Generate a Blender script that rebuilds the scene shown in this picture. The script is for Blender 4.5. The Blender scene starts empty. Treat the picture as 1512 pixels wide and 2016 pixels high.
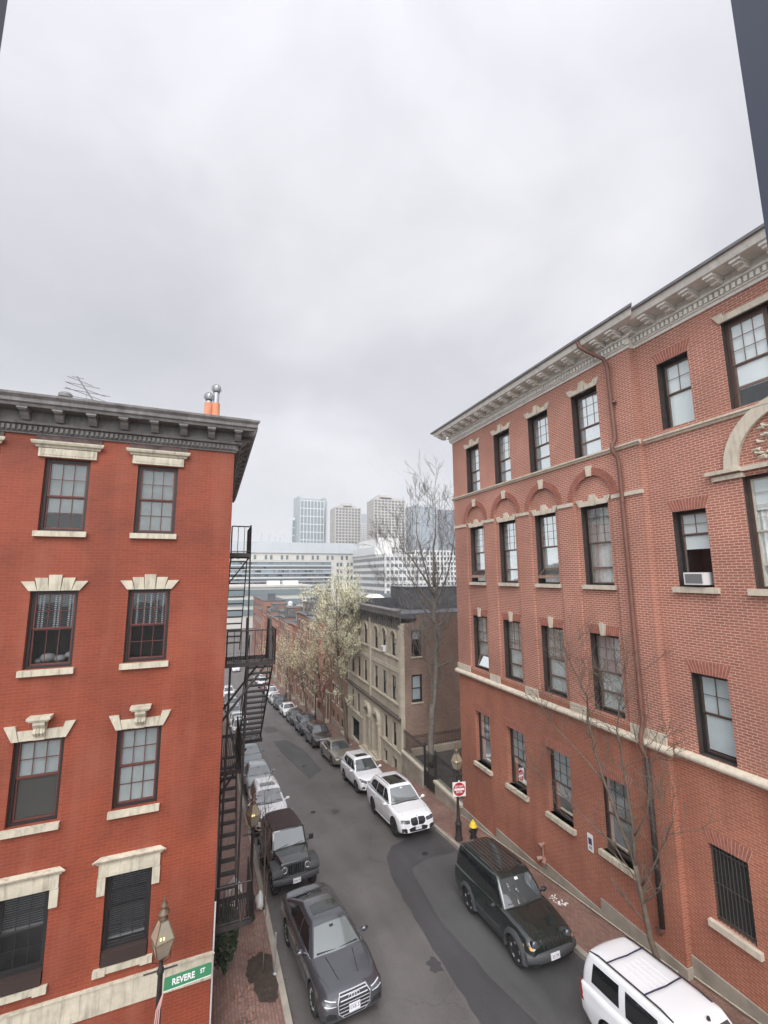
import bpy, bmesh, math, random
from math import sin, cos, pi, radians, sqrt
from mathutils import Vector, Matrix
from mathutils.geometry import tessellate_polygon
from mathutils.bvhtree import BVHTree

S = bpy.context.scene
COL = S.collection
# ------------------------------------------------------------------ camera
yaw, pitch, roll, fpx = radians(21.7284), radians(8.2836), radians(-0.3591), 843.79
fw = Vector((sin(yaw)*cos(pitch), cos(yaw)*cos(pitch), sin(pitch)))
rt = Vector((cos(yaw), -sin(yaw), 0)); up = rt.cross(fw)
r2 = rt*cos(roll)+up*sin(roll); u2 = up*cos(roll)-rt*sin(roll)
cd = bpy.data.cameras.new('camera'); cam = bpy.data.objects.new('camera', cd); COL.objects.link(cam)
cam.matrix_world = Matrix(((r2.x, u2.x, -fw.x, 0), (r2.y, u2.y, -fw.y, 0), (r2.z, u2.z, -fw.z, 0), (0, 0, 0, 1)))
cd.sensor_fit = 'VERTICAL'; cd.sensor_height = 36; cd.sensor_width = 27; cd.lens = 36*fpx/2016
cd.clip_start = .05; cd.clip_end = 6000
S.camera = cam
# ------------------------------------------------------------------ light
SKYZ = 18.1
SUN_EL, SUN_AZ = radians(48), radians(205)      # azimuth clockwise from +Y
w = bpy.data.worlds.new('World'); S.world = w; w.use_nodes = True
nt = w.node_tree; N = nt.nodes; N.clear()
def wn(t, **k):
    n = N.new(t)
    for a, b in k.items(): setattr(n, a, b)
    return n
def lk(a, b): nt.links.new(a, b)
out = wn('ShaderNodeOutputWorld'); bg = wn('ShaderNodeBackground'); bg.inputs[1].default_value = 1.0
bg2 = wn('ShaderNodeBackground'); bg2.inputs[1].default_value = .06
sky = wn('ShaderNodeTexSky', sky_type='NISHITA', sun_disc=False)
sky.sun_elevation = SUN_EL; sky.sun_rotation = SUN_AZ; sky.air_density = 1.5; sky.dust_density = 3
tc = wn('ShaderNodeTexCoord'); sep = wn('ShaderNodeSeparateXYZ'); lk(tc.outputs['Generated'], sep.inputs[0])
def m(op, a, b=None, c=None):
    n = wn('ShaderNodeMath', operation=op)
    for i, v in enumerate((a, b, c)):
        if v is None: continue
        if isinstance(v, (int, float)): n.inputs[i].default_value = v
        else: lk(v, n.inputs[i])
    return n.outputs[0]
zc = m('MAXIMUM', sep.outputs[2], 0.0); den = m('ADD', zc, .30)
cx = m('DIVIDE', sep.outputs[0], den); cy = m('DIVIDE', sep.outputs[1], den)
cmb = wn('ShaderNodeCombineXYZ'); lk(cx, cmb.inputs[0]); lk(cy, cmb.inputs[1]); cmb.inputs[2].default_value = SKYZ
n1 = wn('ShaderNodeTexNoise'); n1.inputs['Scale'].default_value = 1.05; n1.inputs['Detail'].default_value = 5; n1.inputs['Roughness'].default_value = .45; n1.inputs['Distortion'].default_value = .35
lk(cmb.outputs[0], n1.inputs['Vector'])
n2 = wn('ShaderNodeTexNoise'); n2.inputs['Scale'].default_value = 3.6; n2.inputs['Detail'].default_value = 8; n2.inputs['Roughness'].default_value = .55; n2.inputs['Distortion'].default_value = .6
lk(cmb.outputs[0], n2.inputs['Vector'])
mix12 = m('ADD', m('MULTIPLY', n1.outputs[0], .78), m('MULTIPLY', n2.outputs[0], .22))
cr = wn('ShaderNodeValToRGB'); lk(mix12, cr.inputs[0])
e = cr.color_ramp.elements
e[0].position = .36; e[0].color = (.395, .402, .432, 1); e[1].position = .66; e[1].color = (.60, .59, .628, 1)
k = cr.color_ramp.elements.new(.50); k.color = (.462, .460, .494, 1)
# the cloud deck brightens towards the sun, boosted out of view as fill light, and thins to a pale band above the horizon
sd = Vector((sin(SUN_AZ)*cos(SUN_EL), cos(SUN_AZ)*cos(SUN_EL), sin(SUN_EL)))
dt = wn('ShaderNodeVectorMath', operation='DOT_PRODUCT'); lk(tc.outputs['Generated'], dt.inputs[0]); dt.inputs[1].default_value = sd
glow = m('POWER', m('MAXIMUM', m('MULTIPLY_ADD', dt.outputs['Value'], .9, .1), 0.0), 2.0)
gain = m('MULTIPLY_ADD', glow, 2.6, 1.0)
hz = m('POWER', m('SUBTRACT', 1.0, m('MINIMUM', m('MULTIPLY', zc, 2.2), 1.0)), 1.3)
mx = wn('ShaderNodeMix', data_type='RGBA'); lk(m('MULTIPLY', hz, .92), mx.inputs[0]); lk(cr.outputs[0], mx.inputs[6]); mx.inputs[7].default_value = (.62, .645, .66, 1)
vs = wn('ShaderNodeVectorMath', operation='SCALE'); lk(mx.outputs[2], vs.inputs[0]); lk(gain, vs.inputs[3])
lk(vs.outputs[0], bg.inputs[0]); lk(sky.outputs[0], bg2.inputs[0])
ms = wn('ShaderNodeMixShader'); ms.inputs[0].default_value = .05; lk(bg.outputs[0], ms.inputs[1]); lk(bg2.outputs[0], ms.inputs[2])
lk(ms.outputs[0], out.inputs[0])
ld = bpy.data.lights.new('sun', 'SUN'); ld.energy = 1.5; ld.angle = radians(35); ld.color = (1, .975, .94)
sun = bpy.data.objects.new('sun', ld); COL.objects.link(sun); sun.rotation_euler = (-sd).to_track_quat('-Z', 'Y').to_euler()
vs_ = S.view_settings; vs_.view_transform = 'Standard'; vs_.look = 'None'; vs_.gamma = 1; vs_.exposure = .62
S.render.engine = 'CYCLES'

# ------------------------------------------------------------------ helpers
class MB:
    def __init__(s): s.v = []; s.f = []; s.m = []
    def face(s, pts, mi=0):
        n = len(s.v); s.v += [tuple(p) for p in pts]; s.f.append(tuple(range(n, n+len(pts)))); s.m.append(mi)
    def box(s, x0, x1, y0, y1, z0, z1, mi=0):
        n = len(s.v)
        s.v += [(x, y, z) for z in (z0, z1) for y in (y0, y1) for x in (x0, x1)]
        for f in ((0, 2, 3, 1), (4, 5, 7, 6), (0, 1, 5, 4), (1, 3, 7, 5), (3, 2, 6, 7), (2, 0, 4, 6)):
            s.f.append(tuple(n+i for i in f)); s.m.append(mi)
    def hexa(s, p, mi=0):       # 8 points ordered like box
        n = len(s.v); s.v += [tuple(q) for q in p]
        for f in ((0, 2, 3, 1), (4, 5, 7, 6), (0, 1, 5, 4), (1, 3, 7, 5), (3, 2, 6, 7), (2, 0, 4, 6)):
            s.f.append(tuple(n+i for i in f)); s.m.append(mi)
    def tbox(s, T, u0, u1, v0, v1, d0, d1, mi=0):   # box in facade coordinates
        s.hexa([T(u, v, d) for v in (v0, v1) for d in (d0, d1) for u in (u0, u1)], mi)
    def prism(s, T, poly, d0, d1, mi=0):            # polygon (u,v) extruded in d
        n = len(s.v); k = len(poly)
        s.v += [tuple(T(u, v, d0)) for u, v in poly]+[tuple(T(u, v, d1)) for u, v in poly]
        for i in range(k):
            j = (i+1) % k; s.f.append((n+i, n+j, n+k+j, n+k+i)); s.m.append(mi)
        for a, b, c in tessellate_polygon([[Vector((u, v, 0)) for u, v in poly]]):
            s.f.append((n+a, n+b, n+c)); s.m.append(mi); s.f.append((n+k+a, n+k+c, n+k+b)); s.m.append(mi)
    def tube(s, pts, rad, n=6, cap=True, mi=0):
        pts = [Vector(p) for p in pts]; K = len(pts)
        if isinstance(rad, (int, float)): rad = [rad]*K
        base = len(s.v); prev = None
        for i, p in enumerate(pts):
            d = (pts[min(i+1, K-1)]-pts[max(i-1, 0)]); d = d.normalized() if d.length > 1e-9 else Vector((0, 0, 1))
            if prev is None:
                a = d.orthogonal().normalized()
            else:
                a = prev-d*prev.dot(d); a = a.normalized() if a.length > 1e-6 else d.orthogonal().normalized()
            prev = a; b = d.cross(a)
            for j in range(n):
                t = 2*pi*j/n; s.v.append(tuple(p+(a*cos(t)+b*sin(t))*rad[i]))
        for i in range(K-1):
            for j in range(n):
                q = (j+1) % n; s.f.append((base+i*n+j, base+i*n+q, base+(i+1)*n+q, base+(i+1)*n+j)); s.m.append(mi)
        if cap:
            s.f.append(tuple(base+j for j in range(n))[::-1]); s.m.append(mi)
            s.f.append(tuple(base+(K-1)*n+j for j in range(n))); s.m.append(mi)
    def lathe(s, prof, c, n=16, M=None, mi=0, rot=0):   # prof: (r,z)
        base = len(s.v); c = Vector(c)
        for r, z in prof:
            for j in range(n):
                t = 2*pi*j/n+rot; p = Vector((r*cos(t), r*sin(t), z))
                if M: p = M @ p
                s.v.append(tuple(c+p))
        K = len(prof)
        for i in range(K-1):
            for j in range(n):
                q = (j+1) % n; s.f.append((base+i*n+j, base+i*n+q, base+(i+1)*n+q, base+(i+1)*n+j)); s.m.append(mi)
        if prof[0][0] > 1e-4: s.f.append(tuple(base+j for j in range(n))[::-1]); s.m.append(mi)
        if prof[-1][0] > 1e-4: s.f.append(tuple(base+(K-1)*n+j for j in range(n))); s.m.append(mi)
    def wall(s, T, outer, holes, depth, mi=0, rmi=0, d=0.0, back=None, back_d=.8, dmi=None):
        loops = [[Vector((u, v, 0)) for u, v in outer]]+[[Vector((u, v, 0)) for u, v in h] for h in holes]
        n = len(s.v); flat = [p for l in loops for p in l]
        s.v += [tuple(T(p.x, p.y, d)) for p in flat]
        for t in tessellate_polygon(loops): s.f.append(tuple(n+i for i in t)); s.m.append(mi)
        for h in holes:
            k = len(h)
            for i in range(k):
                a, b = h[i], h[(i+1) % k]
                s.face([T(a[0], a[1], d), T(b[0], b[1], d), T(b[0], b[1], d+depth), T(a[0], a[1], d+depth)], rmi)
                if back is not None:
                    s.face([T(a[0], a[1], d+depth), T(b[0], b[1], d+depth), T(b[0], b[1], d+back_d), T(a[0], a[1], d+back_d)], back)
            if back is not None:
                u0 = min(p[0] for p in h); u1 = max(p[0] for p in h); v0 = min(p[1] for p in h); v1 = max(p[1] for p in h)
                s.face([T(u0, v0, d+back_d), T(u1, v0, d+back_d), T(u1, v1, d+back_d), T(u0, v1, d+back_d)], back)
def build(name, mb, mats, parent=None, smooth=False, loc=None, kind=None, angle=None, merge=False):
    me = bpy.data.meshes.new(name)
    off = Vector(loc) if loc else Vector((0, 0, 0))
    if parent is not None and loc is None:
        if parent.get('_w'): off = Vector(parent.location)
        elif parent.get('_off'): off = Vector(parent['_off'])
    me.from_pydata([tuple(Vector(p)-off) for p in mb.v], [], mb.f)
    if not isinstance(mats, (list, tuple)): mats = [mats]
    for q in mats: me.materials.append(q)
    me.polygons.foreach_set('material_index', mb.m)
    bm = bmesh.new(); bm.from_mesh(me)
    if merge: bmesh.ops.remove_doubles(bm, verts=bm.verts, dist=1e-4)
    bmesh.ops.recalc_face_normals(bm, faces=bm.faces)
    bm.to_mesh(me); bm.free()
    if smooth:
        me.polygons.foreach_set('use_smooth', [True]*len(me.polygons))
        if angle: me.set_sharp_from_angle(angle=radians(angle))
    me.update()
    o = bpy.data.objects.new(name, me); COL.objects.link(o)
    if parent is not None: o.parent = parent
    elif loc: o.location = loc
    if kind: o['kind'] = kind
    if off.length > 0: o['_off'] = tuple(off)
    return o
def thing(name, label, cat, loc=(0, 0, 0), group=None, world=True):
    o = bpy.data.objects.new(name, None); COL.objects.link(o); o.location = loc; o.empty_display_size = .2
    o['label'] = label; o['category'] = cat
    if group: o['group'] = group
    if world: o['_w'] = 1
    return o
def tag(o, label, cat, group=None):
    o['label'] = label; o['category'] = cat
    if group: o['group'] = group
    return o
def kids(o): return KID.get(o.name, [])
def children_of(o): return [c for c in bpy.data.objects if c.parent == o]
def copy_tree(o, parent=None, sub=None):
    c = o.copy(); COL.objects.link(c); c.parent = parent
    if sub and c.type == 'MESH':
        for sl in c.material_slots:
            if sl.material and sl.material.name in sub:
                mt = sub[sl.material.name]; sl.link = 'OBJECT'; sl.material = mt
    for ch in children_of(o): copy_tree(ch, c, sub)
    return c

# ------------------------------------------------------------------ materials
MAT = {}
def mat(name, col, rough=.8, metal=0, bump=0, bscale=40, var=0, vscale=2, spec=.5, coat=0, emit=None, estr=0, streak=0):
    mt = bpy.data.materials.new(name); mt.use_nodes = True; t = mt.node_tree; b = t.nodes['Principled BSDF']
    b.inputs['Base Color'].default_value = (*col, 1); b.inputs['Roughness'].default_value = rough; b.inputs['Metallic'].default_value = metal
    b.inputs['Specular IOR Level'].default_value = spec; b.inputs['Coat Weight'].default_value = coat; b.inputs['Coat Roughness'].default_value = .04
    tcn = t.nodes.new('ShaderNodeTexCoord')
    if var:
        n = t.nodes.new('ShaderNodeTexNoise'); n.inputs['Scale'].default_value = vscale; n.inputs['Detail'].default_value = 6; n.inputs['Roughness'].default_value = .6
        t.links.new(tcn.outputs['Object'], n.inputs['Vector'])
        r = t.nodes.new('ShaderNodeMapRange'); r.inputs[1].default_value = .3; r.inputs[2].default_value = .7; r.inputs[3].default_value = 1-var; r.inputs[4].default_value = 1+var
        t.links.new(n.outputs[0], r.inputs[0]); s_ = t.nodes.new('ShaderNodeVectorMath'); s_.operation = 'SCALE'; s_.inputs[0].default_value = col
        t.links.new(r.outputs[0], s_.inputs[3]); t.links.new(s_.outputs[0], b.inputs['Base Color'])
    if streak:
        src = b.inputs['Base Color'].links[0].from_socket
        mp = t.nodes.new('ShaderNodeMapping'); mp.inputs['Scale'].default_value = (9, 9, 1.1); t.links.new(tcn.outputs['Object'], mp.inputs[0])
        n = t.nodes.new('ShaderNodeTexNoise'); n.inputs['Scale'].default_value = 1; n.inputs['Detail'].default_value = 6; n.inputs['Roughness'].default_value = .65; t.links.new(mp.outputs[0], n.inputs['Vector'])
        r = t.nodes.new('ShaderNodeMapRange'); r.inputs[1].default_value = .5; r.inputs[2].default_value = .72; r.inputs[3].default_value = 1; r.inputs[4].default_value = 1-streak; t.links.new(n.outputs[0], r.inputs[0])
        s2 = t.nodes.new('ShaderNodeVectorMath'); s2.operation = 'SCALE'; t.links.new(src, s2.inputs[0]); t.links.new(r.outputs[0], s2.inputs[3]); t.links.new(s2.outputs[0], b.inputs['Base Color'])
    if bump:
        n = t.nodes.new('ShaderNodeTexNoise'); n.inputs['Scale'].default_value = bscale; n.inputs['Detail'].default_value = 4
        t.links.new(tcn.outputs['Object'], n.inputs['Vector'])
        bp = t.nodes.new('ShaderNodeBump'); bp.inputs['Strength'].default_value = bump; bp.inputs['Distance'].default_value = .02
        t.links.new(n.outputs[0], bp.inputs['Height']); t.links.new(bp.outputs[0], b.inputs['Normal'])
    if emit: b.inputs['Emission Color'].default_value = (*emit, 1); b.inputs['Emission Strength'].default_value = estr
    MAT[name] = mt
    return mt
def brick(name, c1, c2, mortar, bw=.215, rh=.073, ms=.010, flat=False, var=.25, bump=.5, stain=None, rough=.85, vs=.35):
    mt = bpy.data.materials.new(name); mt.use_nodes = True; t = mt.node_tree; nd = t.nodes; b = nd['Principled BSDF']; b.inputs['Roughness'].default_value = rough
    L = t.links.new; tcn = nd.new('ShaderNodeTexCoord'); sp = nd.new('ShaderNodeSeparateXYZ'); L(tcn.outputs['Object'], sp.inputs[0])
    cb = nd.new('ShaderNodeCombineXYZ')
    if flat: L(sp.outputs[1], cb.inputs[0]); L(sp.outputs[0], cb.inputs[1])
    else:
        ad = nd.new('ShaderNodeMath'); L(sp.outputs[0], ad.inputs[0]); L(sp.outputs[1], ad.inputs[1]); L(ad.outputs[0], cb.inputs[0]); L(sp.outputs[2], cb.inputs[1])
    # slightly uneven joints
    wn_ = nd.new('ShaderNodeTexNoise'); wn_.inputs['Scale'].default_value = 3.0; L(tcn.outputs['Object'], wn_.inputs['Vector'])
    wv = nd.new('ShaderNodeVectorMath'); wv.operation = 'MULTIPLY_ADD'; L(wn_.outputs[1], wv.inputs[0]); wv.inputs[1].default_value = (.02, .02, 0) if not flat else (.06, .05, 0); L(cb.outputs[0], wv.inputs[2])
    bt = nd.new('ShaderNodeTexBrick'); L(wv.outputs[0], bt.inputs['Vector']); bt.inputs['Scale'].default_value = 1; bt.inputs['Brick Width'].default_value = bw
    bt.inputs['Row Height'].default_value = rh; bt.inputs['Mortar Size'].default_value = ms; bt.inputs['Mortar Smooth'].default_value = .25; bt.inputs['Bias'].default_value = -.1
    bt.inputs['Color1'].default_value = (*c1, 1); bt.inputs['Color2'].default_value = (*c2, 1); bt.inputs['Mortar'].default_value = (*mortar, 1)
    n = nd.new('ShaderNodeTexNoise'); n.inputs['Scale'].default_value = vs; n.inputs['Detail'].default_value = 7; n.inputs['Roughness'].default_value = .6; L(tcn.outputs['Object'], n.inputs['Vector'])
    r = nd.new('ShaderNodeMapRange'); r.inputs[1].default_value = .3; r.inputs[2].default_value = .7; r.inputs[3].default_value = 1-var; r.inputs[4].default_value = 1+var; L(n.outputs[0], r.inputs[0])
    sc = nd.new('ShaderNodeVectorMath'); sc.operation = 'SCALE'; L(bt.outputs[0], sc.inputs[0]); L(r.outputs[0], sc.inputs[3])
    last = sc.outputs[0]
    if stain:
        n3 = nd.new('ShaderNodeTexNoise'); n3.inputs['Scale'].default_value = 1.1; n3.inputs['Detail'].default_value = 6
        mp = nd.new('ShaderNodeMapping'); mp.inputs['Scale'].default_value = (1.6, 1.6, .35); L(tcn.outputs['Object'], mp.inputs[0]); L(mp.outputs[0], n3.inputs['Vector'])
        r3 = nd.new('ShaderNodeMapRange'); r3.inputs[1].default_value = .5; r3.inputs[2].default_value = .72; r3.inputs[3].default_value = 0; r3.inputs[4].default_value = .55; L(n3.outputs[0], r3.inputs[0])
        mxx = nd.new('ShaderNodeMix'); mxx.data_type = 'RGBA'; L(r3.outputs[0], mxx.inputs[0]); L(last, mxx.inputs[6]); mxx.inputs[7].default_value = (*stain, 1); last = mxx.outputs[2]
    L(last, b.inputs['Base Color'])
    bp = nd.new('ShaderNodeBump'); bp.inputs['Strength'].default_value = bump; bp.inputs['Distance'].default_value = .012; bp.invert = True
    L(bt.outputs['Fac'], bp.inputs['Height']); L(bp.outputs[0], b.inputs['Normal'])
    MAT[name] = mt
    return mt
def glass_mat(name, tint, refl=.25, rough=.03):
    mt = bpy.data.materials.new(name); mt.use_nodes = True; t = mt.node_tree; nd = t.nodes; nd.remove(nd['Principled BSDF']); L = t.links.new
    o = nd['Material Output']; tr = nd.new('ShaderNodeBsdfTransparent'); tr.inputs[0].default_value = (*tint, 1)
    gl = nd.new('ShaderNodeBsdfGlossy'); gl.inputs['Roughness'].default_value = rough; gl.inputs[0].default_value = (.95, 1, 1, 1)
    lw = nd.new('ShaderNodeFresnel'); lw.inputs[0].default_value = 1.5
    mp = nd.new('ShaderNodeMath'); mp.operation = 'MULTIPLY_ADD'; mp.use_clamp = True; L(lw.outputs[0], mp.inputs[0]); mp.inputs[1].default_value = .6; mp.inputs[2].default_value = refl-.03
    # old panes are not quite flat
    tn = nd.new('ShaderNodeTexCoord'); nz = nd.new('ShaderNodeTexNoise'); nz.inputs['Scale'].default_value = 1.3; L(tn.outputs['Object'], nz.inputs['Vector'])
    bp = nd.new('ShaderNodeBump'); bp.inputs['Strength'].default_value = .25; bp.inputs['Distance'].default_value = .02; L(nz.outputs[0], bp.inputs['Height']); L(bp.outputs[0], gl.inputs['Normal'])
    mxs = nd.new('ShaderNodeMixShader'); L(mp.outputs[0], mxs.inputs[0]); L(tr.outputs[0], mxs.inputs[1]); L(gl.outputs[0], mxs.inputs[2]); L(mxs.outputs[0], o.inputs[0])
    MAT[name] = mt
    return mt
def asphalt(name, col, spots=.2, rough=.62, crack=True):
    mt = bpy.data.materials.new(name); mt.use_nodes = True; t = mt.node_tree; nd = t.nodes; b = nd['Principled BSDF']; L = t.links.new
    tn = nd.new('ShaderNodeTexCoord')
    a = nd.new('ShaderNodeTexNoise'); a.inputs['Scale'].default_value = .35; a.inputs['Detail'].default_value = 8; a.inputs['Roughness'].default_value = .62; L(tn.outputs['Object'], a.inputs['Vector'])
    f = nd.new('ShaderNodeTexNoise'); f.inputs['Scale'].default_value = 55; f.inputs['Detail'].default_value = 3; L(tn.outputs['Object'], f.inputs['Vector'])
    mp = nd.new('ShaderNodeMapping'); mp.inputs['Scale'].default_value = (1.2, .08, 1); L(tn.outputs['Object'], mp.inputs[0])
    st = nd.new('ShaderNodeTexNoise'); st.inputs['Scale'].default_value = 1.0; st.inputs['Detail'].default_value = 4; L(mp.outputs[0], st.inputs['Vector'])
    def mr(src, lo, hi, o0, o1):
        r = nd.new('ShaderNodeMapRange'); r.inputs[1].default_value = lo; r.inputs[2].default_value = hi; r.inputs[3].default_value = o0; r.inputs[4].default_value = o1; L(src, r.inputs[0]); return r.outputs[0]
    def mul(x, y):
        q = nd.new('ShaderNodeMath'); q.operation = 'MULTIPLY'; L(x, q.inputs[0])
        if isinstance(y, float): q.inputs[1].default_value = y
        else: L(y, q.inputs[1])
        return q.outputs[0]
    v = mul(mul(mr(a.outputs[0], .3, .7, 1-spots, 1+spots), mr(f.outputs[0], .3, .7, .78, 1.22)), mr(st.outputs[0], .35, .65, .86, 1.12))
    if crack:
        vo = nd.new('ShaderNodeTexVoronoi'); vo.feature = 'DISTANCE_TO_EDGE'; vo.inputs['Scale'].default_value = .22
        nw = nd.new('ShaderNodeTexNoise'); nw.inputs['Scale'].default_value = 1.2; nw.inputs['Detail'].default_value = 5; L(tn.outputs['Object'], nw.inputs['Vector'])
        wv = nd.new('ShaderNodeVectorMath'); wv.operation = 'MULTIPLY_ADD'; L(nw.outputs[1], wv.inputs[0]); wv.inputs[1].default_value = (1.6, 1.6, 0); L(tn.outputs['Object'], wv.inputs[2]); L(wv.outputs[0], vo.inputs['Vector'])
        v = mul(v, mr(vo.outputs['Distance'], 0.0012, .004, .74, 1.0))
    s_ = nd.new('ShaderNodeVectorMath'); s_.operation = 'SCALE'; s_.inputs[0].default_value = col; L(v, s_.inputs[3]); L(s_.outputs[0], b.inputs['Base Color'])
    L(mr(a.outputs[0], .35, .65, rough-.12, rough+.12), b.inputs['Roughness'])
    bp = nd.new('ShaderNodeBump'); bp.inputs['Strength'].default_value = .5; bp.inputs['Distance'].default_value = .008; L(f.outputs[0], bp.inputs['Height']); L(bp.outputs[0], b.inputs['Normal'])
    MAT[name] = mt
    return mt

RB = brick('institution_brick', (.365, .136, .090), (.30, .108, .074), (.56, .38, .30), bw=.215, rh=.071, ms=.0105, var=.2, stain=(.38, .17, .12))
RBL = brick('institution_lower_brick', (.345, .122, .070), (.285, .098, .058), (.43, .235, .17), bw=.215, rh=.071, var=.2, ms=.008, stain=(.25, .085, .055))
ARCHB = mat('arch_brick', (.315, .118, .082), .85, var=.25, vscale=9)
MORT = mat('mortar', (.58, .36, .29), .9)
LB = brick('painted_red_brick', (.240, .047, .0185), (.210, .040, .0165), (.30, .092, .052), var=.27, ms=.0045, bump=.7, stain=(.30, .095, .058), rough=.7, vs=.6)
TB = brick('tan_side_brick', (.25, .165, .125), (.175, .12, .092), (.33, .25, .20), var=.25)
BRT = mat('bright_trim', (.50, .50, .54), .3, metal=.2)
HB1 = brick('row_brick_red', (.30, .12, .08), (.23, .09, .06), (.34, .22, .17), var=.2)
HB2 = brick('row_brick_tan', (.36, .22, .145), (.29, .17, .11), (.38, .28, .21), var=.2)
HB3 = brick('row_brick_brown', (.27, .14, .095), (.21, .105, .07), (.32, .23, .18), var=.2)
PAVE = brick('brick_paving', (.27, .15, .115), (.185, .10, .078), (.13, .095, .08), bw=.172, rh=.084, ms=.011, flat=True, var=.3, stain=(.20, .14, .11), rough=.6, vs=.9)
STONE = mat('limestone', (.56, .50, .40), .8, bump=.25, bscale=30, var=.12, vscale=3, streak=.3)
STONE2 = mat('painted_stone_trim', (.52, .475, .37), .75, bump=.2, bscale=25, var=.16, vscale=4, streak=.5)
GREYST = mat('grey_sandstone', (.40, .35, .275), .85, bump=.35, bscale=14, var=.2, vscale=1.2)
GREYST2 = mat('pale_sandstone', (.46, .415, .33), .85, bump=.3, bscale=14, var=.15, vscale=2)
GRAN = mat('granite', (.31, .28, .23), .8, bump=.4, bscale=25, var=.25, vscale=1.6)
KERB = mat('kerb_granite', (.33, .30, .25), .8, bump=.3, bscale=30, var=.2, vscale=2)
WHITECORN = mat('painted_cornice_white', (.72, .70, .645), .7, var=.1, vscale=3, streak=.22)
DKCORN = mat('dark_painted_cornice', (.150, .142, .135), .65, bump=.3, bscale=20, var=.35, vscale=3, streak=.4)
GREYCORN = mat('weathered_grey_cornice', (.19, .185, .18), .6, var=.3, vscale=2.5)
ROOFD = mat('dark_roofing', (.10, .105, .115), .8, bump=.3, bscale=8, var=.2, vscale=1)
BROWNF = mat('brown_window_frame', (.085, .052, .040), .5, var=.15, vscale=8)
BROWNL = mat('worn_brown_sash', (.17, .115, .09), .55, var=.2, vscale=8)
BLACKF = mat('black_window_frame', (.02, .018, .018), .5)
REDF = mat('oxblood_sash', (.12, .035, .028), .5, var=.2, vscale=8)
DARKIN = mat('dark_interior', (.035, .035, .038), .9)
SHADE = mat('pale_roller_shade', (.82, .85, .85), .9, var=.05, vscale=2)
SHADEG = mat('grey_roller_shade', (.62, .67, .68), .9, var=.08, vscale=2)
CURT = mat('lace_curtain', (.80, .82, .80), .9, var=.15, vscale=6)
BLIND = mat('grey_slatted_blind', (.20, .20, .21), .7)
SHUT = mat('interior_shutter', (.30, .30, .31), .7)
SHL = mat('dim_grey_blind', (.30, .32, .315), .9, var=.12, vscale=3); SHM = mat('dim_pale_blind', (.46, .49, .485), .9, var=.1, vscale=3)
SCREEN = mat('insect_screen', (.10, .095, .085), .8)
GLASS = glass_mat('window_glass', (.92, .95, .95), .09)
GLASSL = glass_mat('old_window_glass', (.88, .90, .90), .06)
IRON = mat('black_iron', (.018, .017, .018), .55, var=.3, vscale=6)
IRONB = mat('rusty_black_iron', (.030, .024, .023), .6, var=.4, vscale=5)
COPPER = mat('brown_downpipe', (.16, .072, .052), .6, var=.2, vscale=3)
ASPH = asphalt('asphalt', (.122, .113, .109), .28, .50)
ASPHD = asphalt('fresh_asphalt', (.060, .059, .061), .15, .5, False)
ASPHL = asphalt('old_asphalt_patch', (.080, .081, .080), .15, .7, False)
GROUND = mat('city_ground', (.12, .11, .10), .9, var=.25, vscale=.1)
SOIL = mat('wet_mulch', (.045, .032, .022), .9, bump=.9, bscale=30, var=.4, vscale=8)
BARK = mat('bark', (.135, .105, .08), .9, bump=.8, bscale=18, var=.3, vscale=5)
BARKG = mat('grey_bark', (.17, .155, .135), .9, bump=.6, bscale=18, var=.3, vscale=5)
LEAFY = mat('young_yellow_green_leaf', (.74, .72, .50), .7, var=.25, vscale=1.5)
LEAFT = mat('pale_tan_bud', (.52, .45, .29), .8, var=.25, vscale=1.5)
WHITEM = mat('white_metal', (.72, .72, .70), .45)
GREYM = mat('galvanised_metal', (.42, .43, .44), .4, metal=.6)
TERRA = mat('terracotta', (.60, .25, .14), .8, var=.15, vscale=5)
YELLOW = mat('hydrant_yellow', (.80, .56, .03), .45)
SGREEN = mat('street_sign_green', (.045, .22, .105), .45)
SWHITE = mat('sign_white', (.78, .77, .76), .45)
SRED = mat('sign_red', (.42, .025, .04), .45)
FLAME = mat('gas_flame', (.9, .7, .3), .5, emit=(1, .78, .36), estr=3.5)
FROST = glass_mat('hopper_glass', (.92, .95, .95), .62, .12)  # reflection raised in the material so tilted panes look sky-white
LGLASS = glass_mat('lantern_glass', (.72, .68, .55), .14)
_t = LGLASS.node_tree; _n = _t.nodes; _df = _n.new('ShaderNodeBsdfDiffuse'); _df.inputs[0].default_value = (.50, .46, .36, 1); _m2 = _n.new('ShaderNodeMixShader'); _m2.inputs[0].default_value = .42
_src = _n['Material Output'].inputs[0].links[0].from_socket; _t.links.new(_src, _m2.inputs[1]); _t.links.new(_df.outputs[0], _m2.inputs[2]); _t.links.new(_m2.outputs[0], _n['Material Output'].inputs[0])
PLYW = mat('pale_board', (.50, .46, .38), .8, var=.15, vscale=5)

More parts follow.
